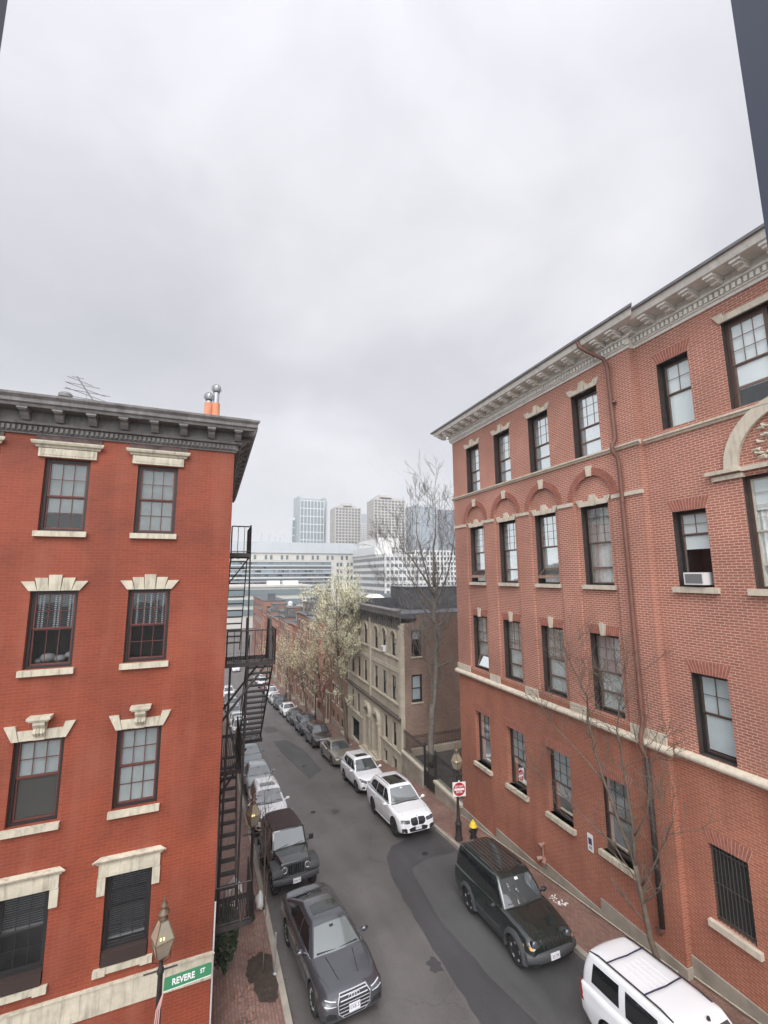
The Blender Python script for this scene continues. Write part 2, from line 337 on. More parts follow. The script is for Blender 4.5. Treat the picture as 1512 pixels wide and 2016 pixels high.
# ------------------------------------------------------------------ terrain
GY = [-60, 0, 14, 22, 66, 90, 120, 400, 3000]; GZ = [-4.4, -9.64, -11.18, -12.16, -18.1, -20.3, -21.5, -24, -30]
def g(y):
    for i in range(len(GY)-1):
        if y <= GY[i+1] or i == len(GY)-2:
            t = (y-GY[i])/(GY[i+1]-GY[i])
            if i < 0: t = 0
            return GZ[i]+(GZ[i+1]-GZ[i])*t
def slope(y): return (g(y+1.5)-g(y-1.5))/3
def sheet(name, x0, x1, y0, y1, off, mt, step=2.0, thick=0, parent=None, kind='structure', nx=1):
    mb = MB(); ys = sorted(set([y0, y1]+[v for v in GY if y0 < v < y1]+[y0+(y1-y0)*i/max(1, int((y1-y0)/step)) for i in range(int((y1-y0)/step)+1)]))
    for a, b in zip(ys, ys[1:]):
        za, zb = g(a)+off, g(b)+off
        mb.face([(x0, a, za), (x1, a, za), (x1, b, zb), (x0, b, zb)])
        if thick:
            mb.face([(x0, a, za-thick), (x0, b, zb-thick), (x0, b, zb), (x0, a, za)]); mb.face([(x1, a, za), (x1, b, zb), (x1, b, zb-thick), (x1, a, za-thick)])
    if thick:
        for a in (ys[0], ys[-1]): mb.face([(x0, a, g(a)+off-thick), (x1, a, g(a)+off-thick), (x1, a, g(a)+off), (x0, a, g(a)+off)])
    return build(name, mb, mt, parent, kind=kind, merge=True)
XL, XC1, XC2, XR = .43, 2.36, 10.28, 12.05
sheet('ground', -900, 1500, -60, 2900, -.03, GROUND, 20)
sheet('road', XC1-.02, XC2+.02, -6, 130, .0, ASPH, 1.0)
sheet('cross_street', -40, XC1-.02, 4.6, 11.05, .0, ASPH, 1.0)
sheet('far_road', -60, 90, 131, 139, .0, ASPH, 4)
sheet('brick_sidewalk', XC2+.16, XR+.32, -6, 130, .13, PAVE, 1.0, .16)
sheet('kerb', XC2, XC2+.16, -6, 130, .134, KERB, 1.5, .17)
sheet('brick_sidewalk', XL-.02, XC1-.16, 12.42, 130, .13, PAVE, 1.0, .16)
sheet('brick_sidewalk', -40, XC1-.16, 11.2, 12.42, .13, PAVE, 1.0, .16)
sheet('kerb', XC1-.16, XC1, 11.05, 130, .134, KERB, 1.5, .17)
sheet('kerb', -40, XC1-.16, 11.05, 11.2, .134, KERB, 1.5, .17)
# tar patches let into the carriageway, with their own outline
def patch(name, poly, off, mt):
    rp = random.Random(len(poly)); P0 = poly; poly = []
    for (xa, ya), (xb, yb) in zip(P0, P0[1:]+P0[:1]):
        n = max(1, int(math.hypot(xb-xa, yb-ya)/.35))
        for i in range(n): poly.append((xa+(xb-xa)*i/n+(rp.gauss(0, .018) if i else 0), ya+(yb-ya)*i/n+(rp.gauss(0, .018) if i else 0)))
    bm = bmesh.new(); bm.faces.new([bm.verts.new((x, y, 0)) for x, y in poly])
    for yy in range(8, 60):
        bmesh.ops.bisect_plane(bm, geom=bm.verts[:]+bm.edges[:]+bm.faces[:], plane_co=(0, yy, 0), plane_no=(0, 1, 0))
    for v in bm.verts: v.co.z = g(v.co.y)+off
    me = bpy.data.meshes.new(name); bm.to_mesh(me); bm.free(); me.materials.append(mt); o = bpy.data.objects.new(name, me); COL.objects.link(o); o['kind'] = 'structure'
    return o
patch('road_patch', [(6.6, 3), (10.27, 3), (10.27, 19.6), (8.9, 19.5), (7.9, 19.2), (7.35, 18.4), (7.0, 17.0), (6.75, 14.5), (6.6, 11.5), (6.55, 8.0)], .004, ASPHD)
patch('road_patch', [(8.1, 3.0), (10.27, 3.0), (10.27, 17.45), (8.66, 17.5), (7.97, 17.15), (7.78, 16.6), (7.45, 14.0), (7.55, 11.4), (7.8, 9.7)], .008, ASPHL)
patch('road_patch', [(6.6, 30.0), (7.8, 31.5), (7.7, 38.0), (7.0, 42.0), (5.9, 42.2), (5.9, 38.5), (6.3, 33.0)], .004, ASPHL)
patch('road_patch', [(5.7, 46.0), (6.9, 46.0), (6.9, 49.0), (5.7, 49.0)], .004, ASPHD)
random.seed(77)
for i in range(16):
    x_, y_ = random.choice((random.uniform(2.9, 4.2), random.uniform(8.6, 9.8), random.uniform(5.0, 8.0))), random.uniform(8, 40); r_ = random.uniform(.06, .22); n_ = 14
    mb = MB(); mb.face([(x_+r_*(1+.3*sin(3*k+i))*cos(2*pi*k/n_), y_+r_*1.5*(1+.3*sin(2*k+i))*sin(2*pi*k/n_), g(y_+r_*1.5*(1+.3*sin(2*k+i))*sin(2*pi*k/n_))+.011) for k in range(n_)])
    build('oil_stain', mb, ASPHD, kind='structure')
for x_, y_ in ((8.9, 17.9), (5.6, 24.5), (6.8, 33.0)):
    mb = MB(); mb.lathe([(.13, 0), (.13, .012), (.09, .012), (.09, .006), (0, .006)], (x_, y_, g(y_)+.006), 18)
    build('valve_cover', mb, IRON, kind='structure')

# ------------------------------------------------------------------ window / trim builders
def rect(u0, u1, v0, v1): return [(u0, v0), (u1, v0), (u1, v1), (u0, v1)]
def archpoly(c, r, v0, vs, n=16): return [(c-r, v0), (c+r, v0)]+[(c+r*cos(pi*i/n), vs+r*sin(pi*i/n)) for i in range(n+1)]
def window(T, par, u0, u1, v0, v1, secs, fm, sm, gm=None, dep=.14, fwid=.07, shade=None, curtain=None, open_last=0, name='window', mw=.014, blind=None, fill=None):
    """secs from the top: (fraction, columns, rows)"""
    fr = MB(); gl = MB(); hp = MB(); H = v1-v0
    for a in ((u0, u0+fwid, v0, v1), (u1-fwid, u1, v0, v1), (u0+fwid, u1-fwid, v1-fwid, v1), (u0+fwid, u1-fwid, v0, v0+fwid*.8)):
        fr.tbox(T, *a, dep, dep+.10, 0)
    a0, a1 = u0+fwid, u1-fwid; t = v1-fwid; tot = H-1.8*fwid; bot0 = v0+.8*fwid
    for i, (fq, nc, nr) in enumerate(secs):
        b = t-tot*fq; d = dep+.02+.028*min(i, 1); s = .036
        last = (i == len(secs)-1); TT = T
        if last and open_last:
            hinge = t; ang = open_last
            def TT(u, v, dd, T=T, hinge=hinge, ang=ang, d=d): 
                return T(u, hinge-(hinge-v)*cos(ang)-(dd-d)*sin(ang)*-1, d-(hinge-v)*sin(ang)+(dd-d)*cos(ang))
        for q in ((a0, a0+s, b, t), (a1-s, a1, b, t), (a0+s, a1-s, t-s*.8, t), (a0+s, a1-s, b, b+s)):
            fr.tbox(TT, *q, d, d+.045, 1)
        for c in range(1, nc):
            x = a0+s+(a1-a0-2*s)*c/nc; fr.tbox(TT, x-mw/2, x+mw/2, b+s, t-s*.8, d+.008, d+.03, 1)
        for r in range(1, nr):
            y = b+s+(t-b-1.8*s)*r/nr; fr.tbox(TT, a0+s, a1-s, y-mw/2, y+mw/2, d+.010, d+.028, 1)
        (hp if last and open_last else gl).face([TT(a0+s, b+s, d+.02), TT(a1-s, b+s, d+.02), TT(a1-s, t-s*.8, d+.02), TT(a0+s, t-s*.8, d+.02)])
        t = b
    f = build(name, fr, [fm, sm], par)
    build('pane', gl, gm or GLASS, f)
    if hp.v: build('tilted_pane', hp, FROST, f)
    if shade:
        frac, mt = shade; q = MB(); zb = v1-(H)*frac; q.tbox(T, u0+.02, u1-.02, zb, v1-.02, dep+.085, dep+.091); q.tbox(T, u0+.02, u1-.02, zb-.02, zb+.012, dep+.08, dep+.095)
        build('roller_shade', q, mt, f)
    if curtain:
        frac, mt = curtain; q = MB(); n = 36; zb = v0+.02; zt = v0+H*frac; pts = []
        for i in range(n+1):
            u = u0+.03+(u1-u0-.06)*i/n; pts.append((u, dep+.14+.022*sin(i*2.1)+.012*sin(i*.9)))
        for (ua, da), (ub, db) in zip(pts, pts[1:]): q.face([T(ua, zb, da), T(ub, zb, db), T(ub, zt, db), T(ua, zt, da)])
        build('curtain', q, mt, f)
    if blind:
        frac, mt = blind; q = MB(); zt = v1-.05; zb = v1-H*frac; n = int((zt-zb)/.045)
        for i in range(n):
            z = zt-.045*i; q.face([T(u0+.04, z, dep+.11), T(u1-.04, z, dep+.11), T(u1-.04, z-.035, dep+.14), T(u0+.04, z-.035, dep+.14)])
        q.tbox(T, u0+.04, u1-.04, zb-.03, zb, dep+.14, dep+.19)
        build('slatted_blind', q, mt, f)
    if fill:
        q = MB(); q.tbox(T, u0+.05, u1-.05, v0+.05, v0+H*fill[0], dep+.09, dep+.095); build('insect_screen', q, fill[1], f)
    return f
def jackarch(mb, T, uc, half, v, h, splay=.10, n=13, mo=None):
    # soldier bricks, with the joints between them
    mo.prism(T, [(uc-half, v), (uc+half, v), (uc+half+splay, v+h), (uc-half-splay, v+h)], -.004, .02)
    for i in range(n):
        a, b = -1+2*i/n, -1+2*(i+1)/n; gq = .22/n
        mb.prism(T, [(uc+(a+gq)*half, v+.003), (uc+(b-gq)*half, v+.003), (uc+(b-gq)*(half+splay), v+h), (uc+(a+gq)*(half+splay), v+h)], -.012, .01)
def profile_run(mb, T, u0, u1, prof, mi=0, ext=None):
    # prof: closed list of (d_out, v); ext: per-point extension at the ends (returns)
    n = len(prof)
    def P(u, p, sgn): return T(u+(sgn*p[0] if ext and (sgn in ext) else 0), p[1], -p[0])
    A = [P(u0, p, -1) for p in prof]; B = [P(u1, p, 1) for p in prof]
    for i in range(n):
        j = (i+1) % n; mb.face([A[i], B[i], B[j], A[j]], mi)
    mb.face(A, mi); mb.face(B[::-1], mi)

# ================================================================== RIGHT BUILDING
def TR(u, v, d): return Vector((XR+d, u, v))
XN = XR+.22
def TN(u, v, d): return Vector((XN+d, u, v))
SOOTY = mat('sooty_reveal', (.045, .032, .028), .9, var=.3, vscale=6)  # near-black brown for the upper window reveals
inst = thing('institution_building', 'long red brick building with white bracketed cornice along the right side of the street', 'building', (XR, 12, -10.9))
Y1, Y0 = 19.95, 9.0
bays = [18.02, 15.65, 13.27, 10.90]
wm = MB()      # slots: 0 upper brick, 1 dark interior, 2 lower brick
TOPV = 7.16
bayp = [archpoly(c, .80, -4.50, 2.55) for c in bays]
bayp = [[(c-.80, -4.50), (c+.80, -4.50)]+[(c+.80*cos(pi*i/18), 2.55+.80*sin(pi*i/18)) for i in range(19)] for c in bays]
# outer wall, upper storeys
Ah = [rect(c-.57, c+.57, 4.10, 6.44) for c in bays]
wm.wall(TR, rect(Y0, Y1, -4.60, TOPV), bayp, .09, 0, 0)
# top row openings sit in the outer wall: rebuild as a separate band above the belt
wm.v.clear(); wm.f.clear(); wm.m.clear()
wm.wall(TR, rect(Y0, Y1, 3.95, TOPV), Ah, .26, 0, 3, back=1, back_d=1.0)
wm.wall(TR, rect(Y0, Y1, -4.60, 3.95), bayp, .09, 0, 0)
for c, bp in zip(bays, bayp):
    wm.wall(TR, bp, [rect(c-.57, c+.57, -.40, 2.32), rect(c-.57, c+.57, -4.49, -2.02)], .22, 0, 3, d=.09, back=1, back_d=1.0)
Dh = [rect(c-.58, c+.58, -8.74, -6.46) for c in bays]
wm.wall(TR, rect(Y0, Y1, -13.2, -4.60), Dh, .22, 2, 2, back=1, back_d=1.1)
wm.face([TR(Y0, -4.72, 0), TR(Y0, TOPV, 0), TN(Y0, TOPV, .02), TN(Y0, -4.72, .02)], 0); wm.face([TR(Y0, -13.2, 0), TR(Y0, -4.72, 0), TN(Y0, -4.72, .02), TN(Y0, -13.2, .02)], 2)
wm.face([TR(Y1, -13.2, 0), TR(Y1, 7.6, 0), TR(Y1, 7.6, 12), TR(Y1, -13.2, 12)], 0)
# near wing
nA = [rect(7.41, 8.33, 4.20, 6.25)]+[rect(3.6, 6.5, 4.15, 6.54)]+[rect(1.8, 2.72, 4.20, 6.25)]
nB = [rect(7.40, 8.31, -.39, 1.72), rect(3.9, 6.46, -.40, 2.37), rect(1.8, 2.72, -.39, 1.72)]
nC = [rect(7.35, 8.25, -4.77, -2.69), rect(4.0, 5.9, -4.77, -2.3), rect(1.8, 2.72, -4.77, -2.69)]
nD = [rect(7.37, 8.27, -8.71, -6.91), rect(1.8, 2.72, -8.71, -6.91)]
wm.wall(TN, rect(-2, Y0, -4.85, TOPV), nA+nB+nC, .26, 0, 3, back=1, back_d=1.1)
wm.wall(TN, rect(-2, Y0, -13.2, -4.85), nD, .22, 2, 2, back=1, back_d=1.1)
wm.face([TN(-2, -13.2, 0), TN(-2, 7.6, 0), TN(-2, 7.6, 12), TN(-2, -13.2, 12)], 0)
wm.face([(XR+12, -2, -13.2), (XR+12, Y1, -13.2), (XR+12, Y1, 7.6), (XR+12, -2, 7.6)], 0)
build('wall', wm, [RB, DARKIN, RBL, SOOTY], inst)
# ring arches over the bays
ARCHES = []
for c in bays:
    ab = MB(); mo = MB(); ARCHES.append((ab, mo)); n = 34
    mo.prism(TR, [(c+.80*cos(pi*i/24), 2.55+.80*sin(pi*i/24)) for i in range(25)]+[(c+1.06*cos(pi*i/24), 2.55+1.06*sin(pi*i/24)) for i in range(24, -1, -1)], -.004, .02)
    for i in range(n):
        a, b = pi*(i+.09)/n, pi*(i+.91)/n
        for r0, r1 in ((.80, .925), (.935, 1.06)):
            ab.prism(TR, [(c+r0*cos(a), 2.55+r0*sin(a)), (c+r0*cos(b), 2.55+r0*sin(b)), (c+r1*cos(b), 2.55+r1*sin(b)), (c+r1*cos(a), 2.55+r1*sin(a))], -.018, .0)
TRb = lambda u, v, d: TR(u, v, d+.09)
for c in bays:
    for T_, h_, v_, hh_, sp_ in ((TRb, .57, -2.015, .30, .09), (TR, .58, -6.455, .34, .12)):
        ab = MB(); mo = MB(); ARCHES.append((ab, mo)); jackarch(ab, T_, c, h_, v_, hh_, sp_, 17, mo)
for u, v in ((7.87, 6.255), (2.26, 6.255), (7.855, 1.725), (2.26, 1.725), (7.80, -2.685), (7.82, -6.905)):
    ab = MB(); mo = MB(); ARCHES.append((ab, mo)); jackarch(ab, TN, u, .46, v, .33, .13, 13, mo)
for ab, mo in ARCHES: o = build('brick_arch', ab, ARCHB, inst); build('mortar_bed', mo, MORT, o)
# granite plinth following the hill
pl = MB()
def plinth(T, a, b, top, d=-.05):
    pl.hexa([T(a, g(a)-.6, d), T(b, g(b)-.6, d), T(a, g(a)-.6, .3), T(b, g(b)-.6, .3), T(a, top, d), T(b, top, d), T(a, top, .3), T(b, top, .3)])
plinth(TR, 17.2, 19.98, -11.36); plinth(TR, 14.35, 17.19, -10.94); plinth(TR, 11.7, 14.34, -10.62, -.052); plinth(TR, 8.96, 11.69, -10.25, -.05); plinth(TN, 5.2, 8.99, -9.98); plinth(TN, -2, 5.19, -9.4)
build('granite_plinth', pl, GRAN, inst)
# belt courses
bl = MB()
def belt(T, a, b, z0, z1, o): profile_run(bl, T, a, b, [(-.02, z0), (o*.4, z0), (o*.55, z0+(z1-z0)*.35), (o, z0+(z1-z0)*.5), (o, z1-.02), (-.02, z1)])
belt(TR, Y0-.1, Y1+.08, 3.93, 4.08, .11); belt(TN, -2, Y0-.10, 3.93, 4.08, .11)
for a, b in ((18.84, Y1+.03), (16.47, 17.20), (14.09, 14.83), (11.72, 12.45), (Y0-.03, 10.08)):
    bl.tbox(TR, a, b, 2.40, 2.53, -.05, .02)
build('belt_course', bl, STONE, inst)
bl = MB()
def roundbelt(T, a, b): profile_run(bl, T, a, b, [(-.02, -5.02), (.05, -5.02)]+[(.06+.11*cos(t), -4.91+.10*sin(t)) for t in (-1.3, -.8, -.3, .2, .7, 1.2)]+[(.02, -4.79), (-.02, -4.79)])
roundbelt(TR, Y0-.17, Y1+.15); roundbelt(TN, -2, Y0-.17)
for a, b in ((18.84, Y1+.03), (16.47, 17.20), (14.09, 14.83), (11.72, 12.45), (Y0-.03, 10.08)): bl.tbox(TR, a, b, -4.80, -4.50, -.045, .02)
build('sill_course', bl, STONE, inst)
# cornice
cm = MB()
def cornice(T, a, b, ea, eb, ext):
    profile_run(cm, T, a, b, [(-.05, 7.12), (.05, 7.12), (.07, 7.19), (.12, 7.21), (.12, 7.24), (.08, 7.24), (.08, 7.40), (.20, 7.42), (.22, 7.46), (.14, 7.46), (.14, 7.68), (.72, 7.68), (.74, 7.72), (.78, 7.82), (.82, 7.84), (-.05, 7.84)], 0, ext)
    n = int((b-a+.1)/.135)
    for i in range(n+1):
        u = a+.02+i*.135; cm.tbox(T, u, u+.075, 7.25, 7.395, -.165, -.08)
    n = int((b-a+.5)/.62); 
    for i in range(n+1):
        u = a+.05+i*(b-a+.30)/n
        cm.tbox(T, u, u+.24, 7.60, 7.675, -.66, -.14); cm.tbox(T, u+.03, u+.21, 7.48, 7.60, -.40, -.14); cm.tbox(T, u+.03, u+.21, 7.54, 7.60, -.58, -.40)
cornice(TR, Y0, Y1, 0, 0, (-1, 1)); cornice(lambda u, v, d: TN(u, v-.004, d), -2, Y0-.02, 0, 0, ())
build('cornice', cm, WHITECORN, inst)
q = MB(); q.box(XR+.02, XN+.05, Y0-.06, Y0+.05, 7.10, 7.835); build('cornice_return', q, WHITECORN, inst)
gm_ = MB()
for T, a, b, ext in ((TR, Y0, Y1, (-1, 1)), (lambda u, v, d: TN(u, v-.004, d), -2, Y0-.02, ())):
    profile_run(gm_, T, a, b, [(0, 7.842), (.84, 7.842), (.88, 7.86), (.89, 7.93), (.85, 7.95), (-1.2, 8.08), (-1.2, 7.842)], 0, ext)
gm_.face([(XR+.3, -2, 8.03), (XR+.3, Y1, 8.03), (XR+8, Y1-4, 9.4), (XR+8, -2, 9.4)])
build('gutter_and_roof', gm_, mat('lead_gutter', (.17, .17, .175), .6, var=.2, vscale=3), inst)
# stone lintels: flat arch with raised keystone
def steplintel(mb, T, uc, half, v, d=0):
    mb.prism(T, [(uc-half-.02, v), (uc-.10, v), (uc-.10, v+.30), (uc-.17, v+.25), (uc-.20, v+.17), (uc-half+.10, v+.17), (uc-half+.08, v+.25), (uc-half-.17, v+.25)], d-.06, d+.02)
    mb.prism(T, [(uc+half+.02, v), (uc+.10, v), (uc+.10, v+.30), (uc+.17, v+.25), (uc+.20, v+.17), (uc+half-.10, v+.17), (uc+half-.08, v+.25), (uc+half+.17, v+.25)], d-.06, d+.02)
    mb.prism(T, [(uc-.085, v-.015), (uc+.085, v-.015), (uc+.11, v+.36), (uc-.11, v+.36)], d-.10, d+.02)
for c in bays:
    for v, T in ((6.44, TR), (2.32, TRb)):
        q = MB(); steplintel(q, T, c, .57, v); build('lintel', q, STONE, inst)
    q = MB(); q.prism(TR, [(c-.085, 3.33), (c+.085, 3.33), (c+.125, 3.70), (c-.125, 3.70)], -.07, .02); build('keystone', q, STONE, inst)
    q = MB(); q.prism(TRb, [(c-.08, -2.04), (c+.08, -2.04), (c+.12, -1.66), (c-.12, -1.66)], -.07, .02); q.prism(TRb, [(c-.04, -2.05), (c+.04, -2.05), (c+.06, -1.62), (c-.06, -1.62)], -.09, -.07); build('keystone', q, STONE, inst)
    q = MB(); q.tbox(TRb, c-.66, c+.66, -.54, -.40, -.12, .16); build('sill', q, STONE, inst)
    q = MB(); q.tbox(TR, c-.70, c+.66, -8.89, -8.74, -.13, .22); build('sill', q, STONE2, inst)
q = MB(); steplintel(q, TN, 5.05, 1.45, 6.54); build('lintel', q, STONE, inst)
for u0_, u1_, z in ((7.27, 8.45, -.40), (3.7, 6.6, -.41), (1.7, 2.85, -.40), (7.25, 8.40, -8.72), (1.7, 2.85, -8.72)):
    q = MB(); q.tbox(TN, u0_, u1_, z-.15, z, -.12, .2); build('sill', q, STONE, inst)
# big arched lunette with a carved wreath
q = MB(); c = 5.18; R1, R0 = 1.62, 1.30; vz = 2.62
q.prism(TN, [(c+R0*cos(pi*i/24), vz+R0*sin(pi*i/24)) for i in range(25)]+[(c+R1*cos(pi*i/24), vz+R1*sin(pi*i/24)) for i in range(24, -1, -1)], -.10, .02)
q.prism(TN, [(c-.13, vz+1.24), (c+.13, vz+1.24), (c+.22, vz+1.86), (c-.22, vz+1.86)], -.2, .02)
q.prism(TN, [(c+.14, vz+1.26), (c+.26, vz+1.24), (c+.40, vz+1.72), (c+.23, vz+1.78)], -.15, .02); q.prism(TN, [(c-.14, vz+1.26), (c-.26, vz+1.24), (c-.40, vz+1.72), (c-.23, vz+1.78)], -.15, .02)
q.tbox(TN, c-2.05, c-1.25, vz-.10, vz, -.17, .02); q.tbox(TN, c+1.25, c+2.05, vz-.10, vz, -.17, .02)
q.tbox(TN, c-1.25, c+1.25, vz-.12, vz-.01, -.10, .02); q.tbox(TN, c-1.95, c-1.22, vz-.26, vz-.15, -.08, .02); q.tbox(TN, c+1.22, c+1.95, vz-.26, vz-.15, -.08, .02)
arch = build('stone_arch', q, STONE, inst)
q = MB(); q.prism(TN, [(c+R0*cos(pi*i/24), vz+R0*sin(pi*i/24)) for i in range(25)], .02, .06)
random.seed(4)
wp = [TN(c+.46*cos(t*pi/12), vz+.62+.46*sin(t*pi/12), -.02) for t in range(25)]
q.tube(wp, [.075+.018*(i % 2) for i in range(25)], 8)
for i in range(40):
    t = random.uniform(0, pi); r = random.uniform(.62, 1.12); a = random.uniform(0, 6.28)
    u, v = c+r*cos(t), vz+.08+r*sin(t)*.95
    q.tube([TN(u, v, .02), TN(u+.10*cos(a), v+.06*sin(a), -.035), TN(u+.2*cos(a+.4), v+.08*sin(a+.8), .0), TN(u+.26*cos(a+1), v+.12*sin(a+1.2), .03)], [.02, .045, .035, .01], 6)
q.lathe([(0, .10), (.14, .07), (.20, .0)], TN(c, vz+.62, 0), 12, Matrix.Rotation(-pi/2, 3, 'Y'))
build('carved_relief', q, STONE, arch, smooth=True, angle=50)
# windows of the right building
top3 = [(.53, 3, 3), (.245, 1, 1), (.225, 1, 1)]
for i, c in enumerate(bays):
    window(TR, inst, c-.57, c+.57, 4.10, 6.44, top3, BLACKF, BROWNL, shade=(1.0, SHADE), dep=.24)
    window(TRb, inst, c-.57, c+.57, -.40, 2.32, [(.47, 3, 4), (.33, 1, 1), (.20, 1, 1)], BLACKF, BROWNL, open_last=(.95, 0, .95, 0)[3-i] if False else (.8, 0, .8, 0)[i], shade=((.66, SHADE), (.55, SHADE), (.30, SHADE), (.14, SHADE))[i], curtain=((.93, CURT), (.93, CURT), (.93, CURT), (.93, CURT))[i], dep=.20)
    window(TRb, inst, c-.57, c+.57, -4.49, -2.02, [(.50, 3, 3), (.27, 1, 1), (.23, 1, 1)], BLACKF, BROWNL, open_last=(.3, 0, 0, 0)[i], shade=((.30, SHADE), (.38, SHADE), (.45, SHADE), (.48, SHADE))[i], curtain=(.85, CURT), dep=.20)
    window(TR, inst, c-.58, c+.58, -8.74, -6.46, [(.52, 3, 3), (.48, 1, 1)], BLACKF, BROWNF, shade=((.98, SHADEG), (.62, SHADEG), (.72, SHADEG), (.9, SHADEG))[i], dep=.2)
window(TN, inst, 7.41, 8.33, 4.20, 6.25, [(.47, 2, 2), (.53, 1, 1)], BLACKF, BROWNL, shade=(1.0, SHADE), dep=.24)
window(TN, inst, 7.40, 8.31, -.39, 1.72, [(.30, 2, 2), (.70, 1, 1)], BLACKF, BROWNL, shade=(.50, SHADE), dep=.22)
window(TN, inst, 7.35, 8.25, -4.77, -2.69, [(.50, 2, 2), (.50, 1, 1)], BLACKF, BROWNF, shade=(.93, SHADEG), dep=.2)
for v0, v1 in ((4.2, 6.25), (-.39, 1.72), (-4.77, -2.69)):
    window(TN, inst, 1.8, 2.72, v0, v1, [(.5, 2, 2), (.5, 1, 1)], BLACKF, BROWNF, shade=(.8, SHADE), dep=.2)
for u0_, u1_ in ((5.56, 6.5), (4.56, 5.52), (3.6, 4.52)): window(TN, inst, u0_, u1_, 4.15, 6.54, [(.50, 3, 3), (.27, 1, 1), (.23, 1, 1)], BROWNF, BROWNL, shade=(.77, SHADE), dep=.17)
for u0_, u1_ in ((5.2, 6.46), (3.9, 5.18)): window(TN, inst, u0_, u1_, -.40, 2.37, [(.5, 3, 4), (.3, 1, 1), (.2, 1, 1)], BROWNF, PLYW, shade=(.3, SHADE), curtain=(.8, CURT), dep=.17)
window(TN, inst, 4.0, 5.9, -4.77, -2.3, [(.5, 4, 3), (.5, 1, 1)], BROWNF, BROWNL, shade=(.8, SHADE), dep=.2)
# barred ground-floor window
def barred(u0, u1, v0, v1):
    q = MB(); q.tbox(TN, u0, u1, v0, v1, .17, .2); f = build('dark_window', q, DARKIN, inst)
    q = MB()
    for i in range(10):
        u = u0+.05+(u1-u0-.1)*i/9; q.tube([TN(u, v0, .06), TN(u, v1, .06)], .011, 6)
    for v in (v0+.12, (v0+v1)/2, v1-.12): q.tbox(TN, u0, u1, v-.015, v+.015, .05, .062)
    for k_ in range(40): q.tbox(TN, u0, u1, v0+(v1-v0)*k_/40, v0+(v1-v0)*k_/40+.004, .105, .109)
    for k_ in range(22): q.tbox(TN, u0+(u1-u0)*k_/22, u0+(u1-u0)*k_/22+.004, v0, v1, .1052, .1088)
    build('security_bars', q, mat('bar_grey', (.06, .055, .05), .6) if 'bar_grey' not in MAT else MAT['bar_grey'], f)
barred(7.37, 8.27, -8.71, -6.91); barred(1.8, 2.72, -8.71, -6.91)
# downpipe
q = MB(); px = XR-.09
q.tube([(XR-.80, 10.25, 7.84), (XR-.80, 10.2, 7.62), (XR-.55, 10.05, 7.4), (px-.10, 9.80, 7.1), (px-.06, 9.72, 6.8), (px, 9.70, 4.35), (px-.04, 9.70, 4.22), (px-.14, 9.72, 4.1), (px-.14, 9.72, 3.88), (px-.02, 9.66, 3.66), (px, 9.64, 3.4), (px, 9.60, -4.35), (px-.05, 9.60, -4.5), (px-.14, 9.60, -4.75), (px-.14, 9.60, -5.05), (px, 9.58, -5.3), (px, 9.55, -9.7), (px-.02, 9.62, -9.82), (px+.1, 9.8, -9.86)], .062, 10)
for z in (5.5, 2.2, .2, -1.8, -3.8, -6.5, -8.3): q.tube([(px, 9.63, z), (px, 9.63, z+.06)], .078, 10)
build('downpipe', q, COPPER, inst, smooth=True, angle=50)
q = MB(); q.tube([(px, 9.575, -5.3), (px, 9.552, -9.65)], .072, 10); build('cast_iron_pipe', q, IRONB, inst, smooth=True)
# window air conditioner
ac = thing('air_conditioner', 'small white window air conditioner hanging out of an open sash on the right brick wall', 'air conditioner', (XN-.1, 7.75, -.25))
q = MB(); q.box(XN-.20, XN+.24, 7.52, 8.04, -.33, .00); build('casing', q, WHITEM, ac)
q = MB(); q.box(XN-.212, XN-.20, 7.56, 8.00, -.29, -.04); build('grille_face', q, mat('grey_louvre', (.16, .16, .16), .7), ac)
q = MB()
for i in range(9): q.box(XN-.12, XN+.10, 8.04, 8.046, -.29+.028*i, -.28+.028*i)
build('side_vent', q, MAT['grey_louvre'], ac)
# notice board and standpipe on the wall
nb = thing('notice_sign', 'small white notice with dark square fixed to the red brick wall near the bare tree', 'sign', (XR-.03, 11.97, -9.05))
q = MB(); q.box(XR-.03, XR-.012, 11.86, 12.08, -9.06, -8.54); build('panel', q, SWHITE, nb)
q = MB(); q.box(XR-.034, XR-.03, 11.90, 12.04, -8.86, -8.66); build('printed_symbol', q, mat('sign_blue', (.06, .05, .10), .5), nb)
q = MB()
for i in range(3): q.box(XR-.034, XR-.03, 11.905, 12.03, -8.99+.035*i, -8.975+.035*i)
build('printed_text', q, MAT['sign_blue'], nb)
sp = thing('standpipe', 'twin rusty pink fire standpipe fittings on the brick wall above the granite base', 'standpipe', (XR, 14.25, -10.6))
PINK = mat('rusty_pink_paint', (.33, .19, .15), .6, var=.3, vscale=20)
q = MB(); q.tube([(XR, 14.25, -10.02), (XR-.16, 14.25, -10.03)], [.05, .06], 10); q.tube([(XR-.16, 14.25, -10.03), (XR-.22, 14.25, -10.05)], .085, 10); build('upper_valve', q, PINK, sp, smooth=True, angle=40)
q = MB()
for dy in (-.12, .12): q.tube([(XR, 14.25, -10.52), (XR-.13, 14.25+dy, -10.55), (XR-.22, 14.25+dy*1.3, -10.58)], [.06, .07, .075], 10)
build('twin_inlet', q, PINK, sp, smooth=True, angle=40)
q = MB(); q.tube([(XR-.06, 14.25, -10.05), (XR-.06, 14.25, -10.5)], .03, 8); build('riser', q, PINK, sp)

